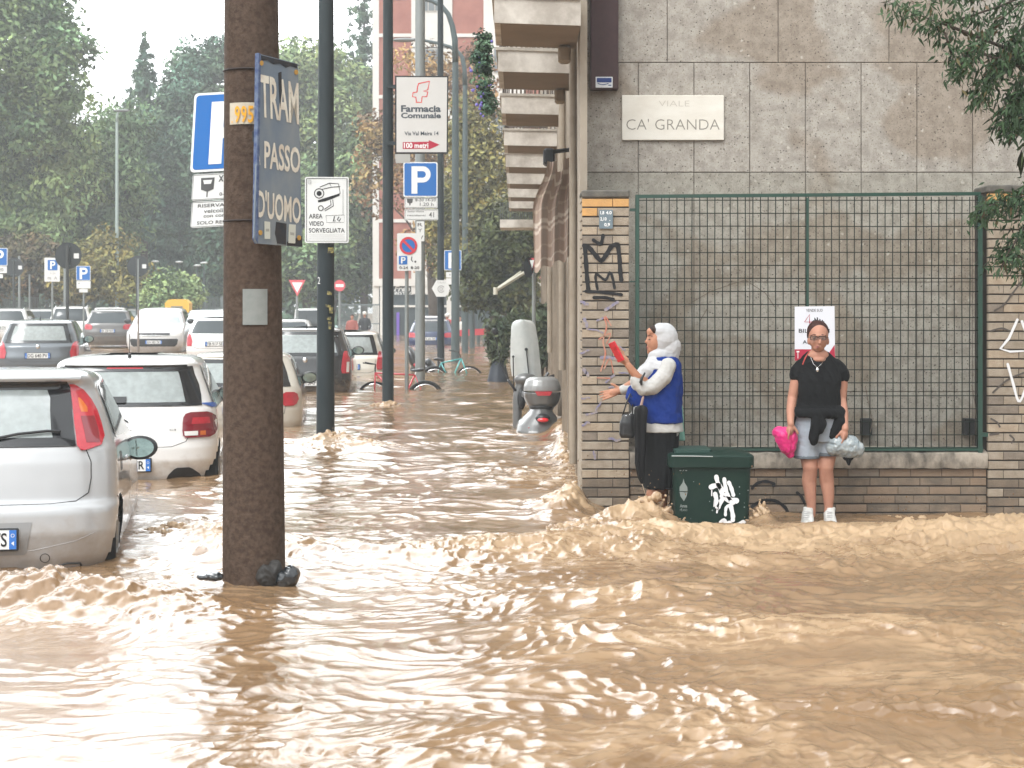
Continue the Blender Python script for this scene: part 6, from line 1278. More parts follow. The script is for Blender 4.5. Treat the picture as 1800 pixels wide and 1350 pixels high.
# overhanging branches top right: a tree that stands outside the frame
t = thing('overhanging_tree', 'dark green tree leaning in from the right edge with long narrow leaves', 'tree', (4.9, 10.6, -.3)); DT = 10.5
def lanceleaves(paths, n, seed, L=.064):
    rn = random.Random(seed); V_ = []; C_ = []
    for pts, dens in paths:
        for k in range(int(dens*1.05)):
            f = rn.random()**.8*(len(pts)-1); i = min(int(f), len(pts)-2); p = Vector(pts[i]).lerp(Vector(pts[i+1]), f-i)+Vector((rn.gauss(0,.035), rn.gauss(0,.12), rn.gauss(0,.035)))
            d = Vector((rn.gauss(-.1,.5), rn.gauss(0,.5), rn.gauss(-.75,.45))).normalized(); s_ = d.cross(Vector((rn.gauss(0,1), rn.gauss(0,1), rn.gauss(0,.5)))).normalized(); l_ = L*rn.uniform(.6,1.3); w_ = l_*.13; nrm = d.cross(s_)*l_*.06
            V_ += [p, p+d*l_*.35+s_*w_+nrm, p+d*l_, p+d*l_*.35-s_*w_+nrm, ]; k_ = rn.uniform(.5,1.5); hh = rn.random()
            c = (k_*(1.0 if hh < .93 else 2.2), k_*(1.0 if hh < .97 else .8), k_*.9); C_ += [c]*4
    return np.array([tuple(v) for v in V_]), np.arange(len(V_)).reshape(-1, 4), np.array(C_)
def bp(*pts): return [P(x, y, DT+.0) for x, y in pts]
paths = [(bp((1830,-20),(1760,10),(1700,30),(1650,40),(1600,20),(1570,5)), 420), (bp((1650,38),(1662,60),(1672,95)), 90), (bp((1800,0),(1740,50),(1700,90),(1680,130)), 420), (bp((1820,20),(1770,80),(1740,130),(1720,180)), 620),
         (bp((1830,90),(1790,150),(1770,200),(1775,235)), 520), (bp((1840,40),(1800,90),(1760,110)), 420), (bp((1830,-60),(1750,-30),(1690,-10),(1640,-30)), 300), (bp((1830,140),(1800,180),(1790,225)), 260), (bp((1700,85),(1690,120)), 80),
         (bp((1850,330),(1800,345),(1765,350),(1740,362),(1728,385)), 330), (bp((1840,360),(1800,400),(1775,440),(1760,470)), 360), (bp((1830,400),(1810,450),(1800,480)), 180), (bp((1800,330),(1780,372)), 120)]
V_, Fq, col = lanceleaves(paths, 0, 4); V_ -= np.array(t.location); npmesh('crown', V_, Fq, leafmat('lance', (.035,.068,.035), (.055,.095,.045)), t, attr=col, smooth=False)
rngb = np.random.default_rng(9); ce = np.array([(4.3+rngb.normal()*.7, 10.5+rngb.normal()*.9, 3.6+rngb.normal()*.8, .35) for i in range(70)]); ce = ce[(ce[:,0] > X(1850, DT)+.3)]
V_, Fq, col = leaves(ce, 90, 1, .045, rngb, 2.4, .8); V_ -= np.array(t.location); npmesh('crown', V_, Fq, MATS['leaf_lance'], t, attr=col, smooth=False)
m_ = MB(); m_.tube([(4.9,10.6,-.6),(4.85,10.6,1.0),(4.6,10.55,2.4),(4.3,10.5,3.6)], [.15,.13,.10,.05], 10)
for pts, _ in paths: m_.tube(([(4.5,10.5,2.6)] if pts[0].z > 2.2 else [(4.75,10.55,1.6)])+[tuple(p) for p in pts], [.02]+[max(.009-.0013*i, .003) for i in range(len(pts))], 6)
m_.build('trunk', BARK, t, smooth='all')
# haze
hz = MB().box((-120, -8, -1.7), (120, 175, 34)).build('haze', None); hm = bpy.data.materials.new('haze'); hm.use_nodes = True; hn_ = hm.node_tree.nodes; hn_.remove(hn_['Principled BSDF'])
pv_ = hn_.new('ShaderNodeVolumePrincipled'); pv_.inputs['Color'].default_value = (.97,1.0,1.0,1); pv_.inputs['Density'].default_value = .0018; pv_.inputs['Anisotropy'].default_value = 0
hm.node_tree.links.new(pv_.outputs[0], hn_['Material Output'].inputs['Volume']); hz.data.materials.append(hm); tag(hz, 'pale damp air that fades the far trees', kind='stuff')
# ------------------------------------------------------------------ people
SKIN = mat('skin_tan', (.44,.225,.155), .5, var=(.36,.165,.115), vscale=14, vamt=.6); SKIN2 = mat('skin_warm', (.43,.21,.13), .5, var=(.34,.15,.09), vscale=14, vamt=.6)
class Fig:
    """figure laid out in photo pixels at distance D, dy = metres nearer (-) or farther (+)"""
    def __init__(s, D): s.D = D; s.mb = MB()
    def p(s, px, py, dy=0.): q = P(px, py, s.D); q.y += dy; return q
    def limb(s, pts, n=12):                          # pts: (px, py, dy, r metres)
        for i in range(len(pts)-1):
            a, b = pts[i], pts[i+1]; s.mb.cyl(s.p(*a[:3]), s.p(*b[:3]), a[3], b[3], n)
        for a in pts: s.mb.ell(s.p(*a[:3]), a[3], n, 8)
        return s
    def ell(s, px, py, dy, rx, ry, rz, rot=0., axis='Y'): s.mb.ell(s.p(px, py, dy), (rx, ry, rz), 20, 14, Matrix.Rotation(R(rot), 3, axis) if rot else None); return s
    def stack(s, rows, n=28, e=2.3):                 # rows: (px, py, dy, rx, ry) closed superellipse stack
        rings = []
        for px, py, dy, rx, ry in rows:
            c = s.p(px, py, dy); rings.append([(c.x+rx*math.copysign(abs(math.cos(t))**(2/e), math.cos(t)), c.y+ry*math.copysign(abs(math.sin(t))**(2/e), math.sin(t)), c.z) for t in [2*math.pi*i/n for i in range(n)]])
        s.mb.rings(rings, caps=True); return s
    def build(s, name, m, root, vox=.006, it=6, fac=.5, disp=None):
        me = bpy.data.meshes.new(name); me.from_pydata(s.mb.v, [], s.mb.f); me.update()
        bm = bmesh.new(); bm.from_mesh(me); bmesh.ops.recalc_face_normals(bm, faces=bm.faces); bm.to_mesh(me); bm.free()
        o = bpy.data.objects.new(name, me); COL.objects.link(o)
        r_ = o.modifiers.new('r', 'REMESH'); r_.mode = 'VOXEL'; r_.voxel_size = vox; r_.use_smooth_shade = True
        if it: sm = o.modifiers.new('s', 'SMOOTH'); sm.iterations = it; sm.factor = fac
        bpy.context.view_layer.update(); me2 = bpy.data.meshes.new_from_object(o.evaluated_get(bpy.context.evaluated_depsgraph_get())); bpy.data.objects.remove(o)
        if disp:                                    # cloth folds
            n = len(me2.vertices); co = np.empty(n*3, np.float32); me2.vertices.foreach_get('co', co); co = co.reshape(-1, 3); no = np.empty(n*3, np.float32); me2.vertices.foreach_get('normal', no); no = no.reshape(-1, 3)
            amp, fx, fz = disp; d = fbm((co[:,0]+co[:,1]*.8)*fx, co[:,2]*fz+co[:,0]*2, 4, 301, .55, True); co += no*(d*amp)[:, None]; me2.vertices.foreach_set('co', co.ravel()); me2.update()
        me2.name = name; me2.materials.clear()
        for q in me2.polygons: q.use_smooth = True
        p_ = root if root.parent is None else root.parent
        me2.transform(Matrix.Translation(-Vector(p_.location))); s.mb = MB(); return linkmesh(name, me2, m, root)
def hand(f, wx, wy, wdy, tx, ty, curl, s_=1., thumb=(0,0), spread=(0,1), back=0., L=1.):
    """palm from the wrist point towards (tx,ty); fingers fan along 'spread' (px), bend by curl px steps"""
    W = f.p(wx, wy, wdy); T = f.p(tx, ty, wdy+back); d = (T-W).normalized(); k = f.D/F
    sp_ = Vector((spread[0], spread[2] if len(spread) > 2 else 0, -spread[1])).normalized(); cv = Vector((curl[0], curl[2] if len(curl) > 2 else 0, -curl[1])); 
    pl = .088*s_; f.mb.ell(W+d*pl*.55, (.030*s_, .026*s_, .045*s_), 14, 10, Matrix.Rotation(math.atan2(d.x, d.z), 3, 'Y'))
    for i in range(4):
        o = (i-1.5)*.020*s_; L0 = (.070, .080, .075, .060)[i]*s_*L; b = W+d*pl*.5+sp_*o*.8; k0 = W+d*pl+sp_*o; dd = (d+sp_*(i-1.5)*.06).normalized(); pts = [b, k0]; q = k0
        for j in range(3): dd = (dd+cv*.5).normalized(); q = q+dd*L0*(.45, .32, .25)[j]; pts.append(q)
        r = .0095*s_
        for j in range(len(pts)-1): f.mb.cyl(pts[j], pts[j+1], r*(1-.08*j), r*(1-.08*(j+1)), 8)
        for j, q in enumerate(pts): f.mb.ell(q, r*(1-.07*j), 8, 6)
    th = W+d*pl*.25+Vector((thumb[0], thumb[2] if len(thumb) > 2 else 0, -thumb[1])).normalized()*.026*s_; td = (d*.8+Vector((thumb[0], thumb[2] if len(thumb) > 2 else 0, -thumb[1])).normalized()*.8).normalized(); t1 = th+td*.032*s_; t2 = t1+(td+d*.5).normalized()*.028*s_
    for a, b in ((W+d*pl*.2, th), (th, t1), (t1, t2)): f.mb.cyl(a, b, .0125*s_, .0105*s_, 8)
    for q in (th, t1, t2): f.mb.ell(q, .0108*s_, 8, 6)
# ---- woman in black t-shirt facing us
DA = 13.33; A = thing('person', 'woman in a black t-shirt and pale shorts holding two bags before the fence', 'person', P(1438, 924, DA)); f = Fig(DA)
f.ell(1438.5, 588, .0, .078, .092, .092).ell(1437.5, 600, -.022, .069, .066, .070).ell(1436.5, 611, -.038, .043, .042, .030)   # skull, face, chin
f.ell(1437.5, 599.5, -.098, .0115, .022, .020).ell(1437, 602.5, -.106, .0155, .014, .010)                    # nose
f.ell(1430.5, 600, -.066, .020, .016, .017).ell(1444.5, 600, -.066, .020, .016, .017)                  # cheeks
f.ell(1438, 589.5, -.082, .048, .016, .010)                                                                   # brow
f.ell(1436.5, 609.3, -.086, .020, .010, .0075)
f.ell(1421.3, 599.5, -.005, .012, .02, .030).ell(1454.8, 600, -.005, .012, .02, .030)                                   # ears
f.limb([(1438, 612, .012, .052), (1439, 634, .02, .056)]).stack([(1438, 628, .02, .07, .055), (1439, 640, .03, .13, .075), (1440, 652, .03, .165, .095), (1440, 700, .02, .145, .10), (1440, 735, .02, .155, .11), (1440, 760, .03, .17, .12), (1440, 775, .03, .15, .11)])
f.limb([(1405, 652, .03, .048), (1399, 676, .03, .044), (1394, 700, .03, .040), (1389, 720, -.03, .036), (1386, 738, -.10, .028), (1386, 744, -.12, .026)])
f.limb([(1479, 652, .03, .048), (1482, 676, .04, .045), (1480, 702, .04, .041), (1481, 725, -.04, .038), (1480, 746, -.11, .029), (1480, 752, -.13, .027)])
hand(f, 1386, 743, -.12, 1384, 756, (.25, -.1, .9), thumb=(1, .1), spread=(.3, 0, 1)); hand(f, 1480, 751, -.13, 1478, 764, (-.2, -.1, .9), thumb=(-1, .1), spread=(.3, 0, 1))
f.limb([(1422, 765, .03, .088), (1422, 800, .02, .072), (1423.5, 820, -.005, .060), (1424, 828, .0, .056), (1423, 845, .02, .058), (1425, 870, .015, .046), (1427, 890, .015, .036), (1426, 905, .015, .036)])
f.limb([(1457, 765, .03, .088), (1455, 800, .02, .072), (1452, 820, -.005, .060), (1452, 828, .0, .056), (1454, 845, .02, .058), (1457, 870, .015, .046), (1457, 890, .015, .036), (1457, 905, .015, .036)])
body = f.build('body', SKIN, A, .0055, 5)
f.ell(1438.5, 582.5, .022, .086, .092, .088).ell(1438.5, 589, .045, .083, .072, .085); hair = f.build('hair', mat('hair_dark_red', (.035,.015,.013), .6, var=(.07,.025,.02), vscale=60, stretch=(1,1,.2)), A, .006, 2)
q = MB(); pf = PF(DA-.101)
for cx in (1430.5, 1445.5): stroke(q, pf, rrect(cx-6.2, 591, cx+6.2, 597.6, 2)+[(cx-6.2, 593)], 1.0, .004, False, False)
stroke(q, pf, [(1436.5,593),(1439.5,593)], .9, .004, False, False); g_ = q.build('glasses', BLKG, A)
q = MB(); q.tube([P(1424,593,DA-.10), P(1420.5,593.5,DA-.02)], .0022, 5).tube([P(1452,593,DA-.10), P(1456.5,593.5,DA-.02)], .0022, 5); q.build('temples', BLKG, g_)
q = MB()
for cx in (1430.5, 1445.5): poly(q, pf, rrect(cx-5.5, 591.7, cx+5.5, 597, 1.5), -.002, .001)
q.build('lenses', mat('lens', (.20,.15,.13), .08, alpha=.28), g_)
q = MB()
for cx in (1431, 1445): q.ell(P(cx, 594.4, DA-.076), (.0145, .012, .0065), 10, 6)
q.build('eyes', mat('eye_dark', (.07,.045,.04), .3), A, smooth='all')
q = MB()
for sg, cx in ((-1,1430.5),(1,1445.5)): q.tube([P(cx-6, 589.6-(.4 if sg > 0 else -.6), DA-.083), P(cx, 588, DA-.094), P(cx+6, 589.6+(.6 if sg > 0 else -.6), DA-.083)], .0035, 6)
q.build('eyebrows', mat('brow', (.10,.05,.04), .8), A)
MB().ell(P(1436.5, 608.6, DA-.092), (.017, .007, .003), 12, 6).ell(P(1436.5, 610.6, DA-.094), (.014, .007, .0035), 12, 6).build('lips', mat('lips', (.34,.11,.10), .45), A, smooth='all')
# t-shirt
f.stack([(1439, 619, .045, .080, .04), (1439, 627, .04, .118, .07), (1439.5, 637, .03, .158, .09), (1440, 649, .028, .172, .104), (1440, 668, .012, .170, .122), (1440, 690, .01, .160, .125), (1440, 710, .015, .168, .125), (1440, 726, .02, .178, .135)], e=2.2)
f.limb([(1412, 643, .03, .055), (1404, 652, .03, .058), (1401, 661, .03, .056)]).limb([(1470, 643, .03, .055), (1479, 653, .035, .058), (1482.5, 662, .04, .056)])
TSH = mat('cotton_black', (.006,.0062,.007), .95, spec=.2, bump=.2, bscale=25); f.build('t_shirt', TSH, A, .006, 6, disp=(.007, 15, 9))
q = MB(); ns = 26; q.tube([(P(1438+19.5*math.cos(math.pi*i/ns), 0, DA).x, DA-.048-.062*math.sin(math.pi*i/ns)+.03, Z(631+13*math.sin(math.pi*i/ns), DA)) for i in range(ns+1)], .004, 6)
f.ell(1438.5, 625, .010, .085, .062, .056).ell(1438.5, 632, -.012, .06, .055, .030).build('neckline', SKIN, A, .005, 3)
q = MB(); q.tube([P(1425, 628, DA-.05), P(1430, 640, DA-.105), P(1437, 646, DA-.118), P(1444, 640, DA-.105), P(1451, 628, DA-.05)], .0018, 5)
q.ell(P(1437, 650, DA-.122), (.011, .006, .018), 10, 6); q.build('necklace', CHROME, A)
q = MB(); stroke(q, PF(DA-.108), [(1422,619),(1416,628),(1411,640)], 2.2, .0); q.build('bag_strap', mat('strap_red', (.40,.07,.06), .7), A)
# shorts, two legs
SHO = mat('denim_pale', (.30,.34,.39), .9, var=(.38,.42,.47), vscale=20, bump=.3, bscale=50)
f.stack([(1440, 716, .02, .168, .128), (1440, 740, .025, .182, .135), (1440, 765, .03, .190, .135), (1440, 775, .03, .185, .13)])
f.stack([(1421, 765, .025, .098, .108), (1419.5, 785, .02, .098, .10), (1418.5, 803, .02, .097, .096)]); f.stack([(1458, 765, .025, .098, .108), (1457.5, 785, .02, .096, .10), (1457, 798, .02, .094, .096)])
f.build('shorts', SHO, A, .006, 4, disp=(.005, 14, 14))
f.stack([(1418.5, 800, .02, .100, .100), (1418.5, 806, .02, .101, .101)]); f.stack([(1457, 794, .02, .098, .100), (1457, 801, .02, .099, .101)]); f.build('shorts_hem', mat('denim_dark', (.12,.14,.16), .9), A, .007, 1)
# cardigan tied round the waist
f.stack([(1440, 712, .018, .172, .130), (1440, 719, .018, .180, .136), (1440, 724, .02, .178, .136)])
f.limb([(1398, 722, -.03, .03), (1404, 726, -.09, .03), (1420, 724, -.125, .034), (1430, 726, -.14, .04)]).limb([(1480, 722, -.02, .034), (1468, 727, -.10, .034), (1448, 725, -.13, .034), (1434, 726, -.14, .04)])
f.limb([(1430, 727, -.145, .032), (1428, 745, -.15, .040), (1425, 766, -.145, .038), (1425, 774, -.14, .026)]).limb([(1434, 727, -.145, .028), (1439, 742, -.15, .034), (1436, 754, -.145, .025)])
f.limb([(1474, 724, -.05, .045), (1472, 740, -.09, .048), (1464, 757, -.105, .036), (1459, 765, -.105, .022)]).limb([(1400, 720, .02, .04), (1401, 738, .05, .04)])
f.build('tied_cardigan', mat('cotton_black', (.012,.0125,.014)), A, .006, 6, disp=(.008, 18, 10))
# shoes
WSH = mat('canvas_white', (.62,.62,.60), .7, var=(.42,.41,.38), vscale=25, vamt=.7); 
for cx, ang in ((1420, -.35), (1458, .05)):
    f.stack([(cx+ang*6, 923.5, -.035, .045, .115), (cx+ang*6, 918, -.035, .047, .118), (cx+ang*3, 911, -.02, .044, .098), (cx, 903, .012, .042, .062), (cx+2, 896, .018, .040, .048), (cx+2, 892, .02, .040, .046)], e=2.4)
    f.ell(cx+ang*14, 917, -.115, .040, .05, .026); sh = f.build('shoe', WSH, A, .005, 3)
    q = MB(); 
    for j in range(4): q.tube([P(cx-5+ang*(8-j), 909-3.3*j, DA-.115+.022*j), P(cx+5+ang*(8-j), 910-3.3*j, DA-.115+.022*j)], .003, 5)
    q.build('laces', mat('lace_grey', (.4,.4,.4), .8), sh)
# bags in her hands
f.limb([(1383,757,-.10,.03), (1376,766,-.07,.07), (1382,783,-.07,.060), (1387,797,-.07,.025)]).ell(1367, 759, -.06, .045, .05, .045).ell(1390,770,-.07,.035,.05,.06)
pb = f.build('b', mat('nylon_pink', (.62,.012,.16), .45, sheen=.2), A, .006, 3, disp=(.013, 24, 13)); pb.parent = None
def promote(o, root, name, label, cat, grp=None): o.name = name; o.data.name = name; L = Vector(root.location); o.location = L; return tag(o, label, cat, grp)
promote(pb, A, 'pink_bag', 'crumpled bright pink bag hanging from her hand on the left', 'bag')
f.limb([(1391,758,-.085,.010), (1391,750,-.085,.012)]).ell(1391,750.5,-.085,.018,.018,.019); bo = f.build('b', mat('cap_pink', (.45,.10,.28), .4), A, .003, 2); bo.parent = None; promote(bo, A, 'bottle', 'small bottle with a pink cap held above the pink bag', 'bottle')
PLS = mat('thin_plastic', (.66,.72,.73), .18, trans=.45, var=(.30,.38,.43), vscale=22, vamt=.8)
f.limb([(1478,767,-.10,.03), (1470,780,-.07,.080), (1490,784,-.07,.085), (1501,788,-.07,.062)]).ell(1461,785,-.07,.05,.06,.058); wb_ = f.build('b', PLS, A, .006, 3, disp=(.013, 26, 20)); wb_.parent = None
promote(wb_, A, 'plastic_bag', 'white see-through plastic bag hanging from her other hand', 'bag')
MB().ell(P(1491, 803, DA-.08), (.045, .03, .035), 10, 8).cyl(P(1491,800,DA-.08), P(1492,818,DA-.08), .04, .008, 10).build('bag_tip', TSH, wb_ if False else A)
bpy.data.objects['bag_tip'].name = 'rucksack_tip'

# ---- woman with the white headscarf, in profile facing left
DB = 13.2; Bw = thing('person', 'woman in a white headscarf and blue vest holding a phone by the pier', 'person', P(1160, 930, DB)); f = Fig(DB)
f.ell(1160, 596, .0, .085, .075, .098).ell(1149.5, 601, -.005, .056, .060, .078).ell(1146, 614, -.005, .040, .040, .032).ell(1146, 583, -.0, .042, .055, .036)
f.ell(1135.8, 600.5, -.006, .014, .0125, .013).ell(1138.3, 596, -.005, .010, .010, .024).ell(1138.6, 609.5, -.006, .011, .018, .007).ell(1138.8, 613, -.006, .011, .016, .0065).ell(1140.5, 619.5, -.006, .015, .02, .013).ell(1140.3, 588, -.006, .014, .04, .010)
f.limb([(1158, 612, 0, .05), (1163, 636, .02, .06)]).stack([(1160, 640, .02, .08, .13), (1156, 665, .02, .12, .15), (1158, 700, .02, .12, .14), (1160, 740, .02, .13, .15), (1160, 790, .02, .11, .14)])
f.limb([(1130, 672, -.13, .045), (1117, 661, -.17, .036), (1104, 644, -.18, .028), (1101, 640, -.18, .026)])      # near forearm bare
f.limb([(1112, 676, .10, .034), (1096, 685, .10, .027), (1090, 688, .10, .025)])
hand(f, 1102, 641, -.18, 1094, 628, (.1, -.6, .5), thumb=(-1, .0), spread=(.6, .5, .3), s_=.95); hand(f, 1092, 687.5, .10, 1074, 693, (0, -.04, -.05), thumb=(.1, -1), spread=(.1, 1, -.5), s_=1.0, L=1.05)
f.limb([(1152, 850, -.06, .052), (1145, 868, -.06, .048), (1143, 890, -.05, .042), (1142, 925, -.04, .035)]).limb([(1166, 850, .08, .052), (1165, 880, .08, .045), (1164, 925, .08, .035)])
f.build('body', SKIN2, Bw, .0055, 5)
# face details on the near side and front
q = MB(); q.ell(P(1141.8, 596.5, DB-.050), (.010, .006, .004), 8, 6); q.build('eye', mat('eye_dark', (.07,.045,.04)), Bw, smooth='all')
q = MB(); q.tube([P(1138.5, 590.8, DB-.042), P(1142, 589.6, DB-.052), P(1147, 590.8, DB-.058)], .003, 5); q.build('eyebrow', mat('brow', (.1,.05,.04)), Bw)
MB().ell(P(1137.8, 610, DB-.012), (.009, .02, .003), 8, 6).ell(P(1138.4, 612.8, DB-.012), (.009, .018, .003), 8, 6).build('lips', mat('lips', (.34,.11,.10)), Bw, smooth='all')
f.ell(1151, 581, 0, .05, .070, .036, 35); f.build('hair', mat('hair_dark', (.03,.017,.012), .6), Bw, .006, 2)
# scarf
f.ell(1169, 595, .0, .098, .092, .118).ell(1163, 583, .0, .075, .086, .066, 20).ell(1160, 624, .0, .088, .092, .058).limb([(1178, 610, .0, .085), (1172, 632, .01, .085)]).stack([(1158, 618, .01, .062, .075), (1158, 630, .01, .085, .10), (1160, 640, .01, .115, .15), (1160, 648, .01, .11, .16)])
f.limb([(1150, 636, -.06, .045), (1138, 650, -.09, .05), (1126, 664, -.08, .042), (1118, 678, -.05, .035), (1110, 688, -.0, .03)])
f.limb([(1148, 640, .05, .05), (1134, 655, .06, .055), (1120, 672, .07, .05)])
f.build('headscarf', mat('cloth_white', (.46,.46,.47), .85, var=(.38,.39,.40), vscale=9, sheen=.3), Bw, .006, 5, disp=(.006, 7, 16))
# white long sleeves
WS = mat('knit_white', (.46,.455,.44), .85, var=(.38,.37,.35), vscale=10, bump=.2, bscale=120)
f.limb([(1172, 642, -.12, .060), (1163, 662, -.145, .064), (1145, 678, -.160, .060), (1128, 682, -.165, .052), (1118, 672, -.165, .046), (1115, 665, -.165, .041)])
f.limb([(1145, 655, .15, .06), (1125, 672, .13, .055), (1110, 682, .11, .045), (1097, 686, .10, .037)])
f.stack([(1158, 736, .02, .165, .155), (1160, 742, .02, .172, .172), (1162, 752, .02, .168, .178), (1163, 758, .02, .168, .18)]); f.limb([(1182, 745, -.06, .05), (1184, 760, -.06, .035)])
f.limb([(1122, 716, -.05, .045), (1116, 735, -.05, .045), (1120, 760, -.05, .035)])
f.build('shirt', WS, Bw, .006, 5, disp=(.005, 14, 14))
q = MB(); N = 20; 
c0, c1 = P(1127, 671, DB-.165), P(1130, 683, DB-.165); MB().tube([P(1134, 655, DB-.225), P(1128.5, 664, DB-.232), P(1126.5, 672, DB-.232), P(1128, 677, DB-.225)], [.006,.011,.013,.007], 8).build('wrist_strap', BLK, Bw, smooth='all')
# blue vest
f.stack([(1166, 628, .0, .10, .10), (1168, 640, .01, .125, .14), (1163, 660, .01, .150, .155), (1158, 682, .01, .178, .16), (1154, 700, .01, .190, .168), (1157, 720, .01, .178, .17), (1163, 742, .01, .16, .172)], e=2.5)
f.limb([(1180, 650, -.05, .07), (1186, 680, -.04, .06), (1184, 710, -.03, .06)]); f.limb([(1112, 686, -.02, .04), (1110, 696, -.04, .045), (1118, 704, -.05, .05)])
f.build('vest', mat('vest_blue', (.003,.022,.16), .8, var=(.004,.035,.22), vscale=7, spec=.2, bump=.2, bscale=60), Bw, .0065, 4, disp=(.009, 9, 8))
f.stack([(1163, 742, .01, .135, .15), (1162, 752, .01, .14, .155), (1161, 790, .01, .132, .155), (1160, 830, .01, .125, .16), (1159, 852, .01, .118, .16), (1159, 857, .01, .116, .158)])
f.build('skirt', mat('skirt_black', (.006,.0062,.007), .9, spec=.2), Bw, .0065, 5, disp=(.008, 16, 2.5))
f.stack([(1186, 700, .14, .03, .03), (1190, 715, .14, .05, .03), (1193, 745, .14, .05, .025), (1196, 776, .14, .045, .015)]); f.build('green_cloth', mat('cloth_mint', (.22,.42,.34), .8), Bw, .006, 2, disp=(.01, 20, 6))
# things she holds
ph = thing('phone', 'bright red phone held upright in front of her face', 'phone', P(1084, 616, DB-.2)); M_ = Matrix.Translation(P(1084, 618, DB-.20)) @ Matrix.Rotation(R(-28), 4, 'Y') @ Matrix.Rotation(R(32), 4, 'Z')
MB().box((-.012, -.036, -.080), (.006, .036, .080), M_).build('phone_case', mat('case_red', (.60,.02,.035), .35), ph); MB().box((.0065, -.033, -.076), (.0085, .033, .076), M_).build('screen', BLKG, ph)
M2 = Matrix.Translation(P(1079, 606, DB-.22)) @ Matrix.Rotation(R(-28), 4, 'Y') @ Matrix.Rotation(R(32), 4, 'Z'); MB().box((-.016, -.04, -.02), (-.011, .02, .02), M2).build('flap', mat('case_red', (.6,.02,.035)), ph)
hb = thing('handbag', 'small black leather handbag hanging from her arm', 'bag', P(1101, 769, DB-.1)); f.stack([(1101, 768, -.10, .050, .035), (1101, 762, -.10, .062, .045), (1101, 742, -.10, .058, .042), (1103, 730, -.10, .048, .03), (1103, 726, -.10, .043, .02)], e=3); f.build('pouch', mat('leather_black', (.012,.012,.013), .35, bump=.3, bscale=30), hb, .005, 3)
MB().tube([P(1094,732,DB-.1), P(1100,712,DB-.12), P(1108,692,DB-.1), P(1113,704,DB-.08), P(1111,730,DB-.09)], .006, 6).build('handle', mat('leather_black', (.012,.012,.013)), hb, smooth='all'); MB().ell(P(1101,731,DB-.14), .006, 8, 6).ell(P(1107,729,DB-.14), .005, 8, 6).build('clasp', CHROME, hb)
um = thing('umbrella', 'folded black umbrella hanging in front of her skirt', 'umbrella', P(1128, 860, DB-.2)); q = MB(); rings = []
for py, r, cx in ((712, .012, 1128), (716, .040, 1127), (722, .046, 1127), (740, .042, 1126), (780, .036, 1126), (815, .034, 1125), (840, .022, 1127), (850, .010, 1129)):
    c = P(cx, py, DB-.22); rings.append([(c.x+r*(1+.22*math.sin(5*t))*math.cos(t), c.y+r*(1+.22*math.sin(5*t))*math.sin(t), c.z) for t in [2*math.pi*i/40 for i in range(40)]])
q.rings(rings, caps=True); q.build('canopy', mat('umbrella_black', (.006,.006,.007), .7, spec=.2), um, smooth=60)
MB().tube([P(1128,848,DB-.22), P(1136,872,DB-.22)], .004, 6).build('tip', CHROME, um); MB().tube([P(1127,713,DB-.22), P(1130,700,DB-.21), P(1131,697,DB-.2)], [.011,.009,.006], 8).build('handle', mat('handle_wood', (.30,.2,.17), .5), um)

# ---- people far down the street
def walker(label, px, pt, pb_, D, top, legs, hat=None, extra=None, turn=0):
    s = F/D; t = thing('person', label, 'person', P(px, pb_, D), 'people far down the street'); f = Fig(D); h = (pb_-pt)/s; u = h/1.7*s    # px per body metre
    y = lambda m_: pt+(1.7-m_)*u
    f.ell(px, y(1.59), 0, .075, .09, .11).limb([(px, y(1.5), 0, .05), (px, y(1.35), 0, .06)]).stack([(px, y(1.42), 0, .14, .09), (px, y(1.2), 0, .16, .11), (px, y(.95), 0, .15, .11), (px, y(.85), 0, .14, .1)])
    for sg in (-1, 1):
        f.limb([(px+sg*.17*u, y(1.38), 0, .05), (px+sg*.24*u, y(1.12), -.05, .042), (px+sg*.18*u, y(.92), -.15, .032), (px+sg*.16*u, y(.84), -.18, .035)])
        f.limb([(px+sg*.08*u, y(.88), 0, .085), (px+sg*.09*u, y(.48), 0, .058), (px+sg*.10*u, y(.06), 0, .042)])
    f.build('body', SKIN, t, .02, 3)
    f.stack([(px, y(1.46), 0, .12, .09), (px, y(1.38), 0, .20, .12), (px, y(1.15), 0, .19, .13), (px, y(.88), 0, .18, .13)])
    for sg in (-1, 1): f.limb([(px+sg*.17*u, y(1.38), 0, .065), (px+sg*.24*u, y(1.12), -.05, .058), (px+sg*.19*u, y(.98), -.12, .045)])
    f.build('jacket', top, t, .02, 3)
    for sg in (-1, 1): f.limb([(px+sg*.08*u, y(.88), 0, .10), (px+sg*.09*u, y(.48), 0, .075), (px+sg*.10*u, y(.1), 0, .06)])
    f.build('trousers', legs, t, .02, 2)
    if hat: f.ell(px, y(1.64), 0, .11, .12, .10); f.build('hat', hat, t, .015, 2)
    else: f.ell(px, y(1.64), .02, .085, .09, .085); f.build('hair', mat('hair_dark', (.03,.017,.012)), t, .02, 2)
    if extra: extra(t, f, u, y, px, D)
def stripes(t, f, u, y, px, D):
    q = MB()
    for dx in (-.10, .0, .10): stroke(q, PF(D-.16), [(px+(dx-.05)*u, y(1.4)), (px+dx*u, y(1.2)), (px+(dx+.05)*u, y(.95))], .05*u, 0)
    q.build('jacket_stripes', WST, t)
walker('far person in a red and white jacket and white helmet by the navy car', 786, 552, 618, 72, mat('jacket_red', (.50,.05,.06), .7), mat('trouser_dark', (.04,.045,.05), .8), WST, stripes)
walker('far person in a white top, right of the red and white jacket', 808, 556, 622, 74, WST, mat('trouser_dark', (.04,.045,.05)))
walker('person in black with a white cap in front of the grey gate', 641, 548, 622, 82, mat('coat_black', (.03,.032,.036), .8), mat('trouser_dark', (.04,.045,.05)), WST)
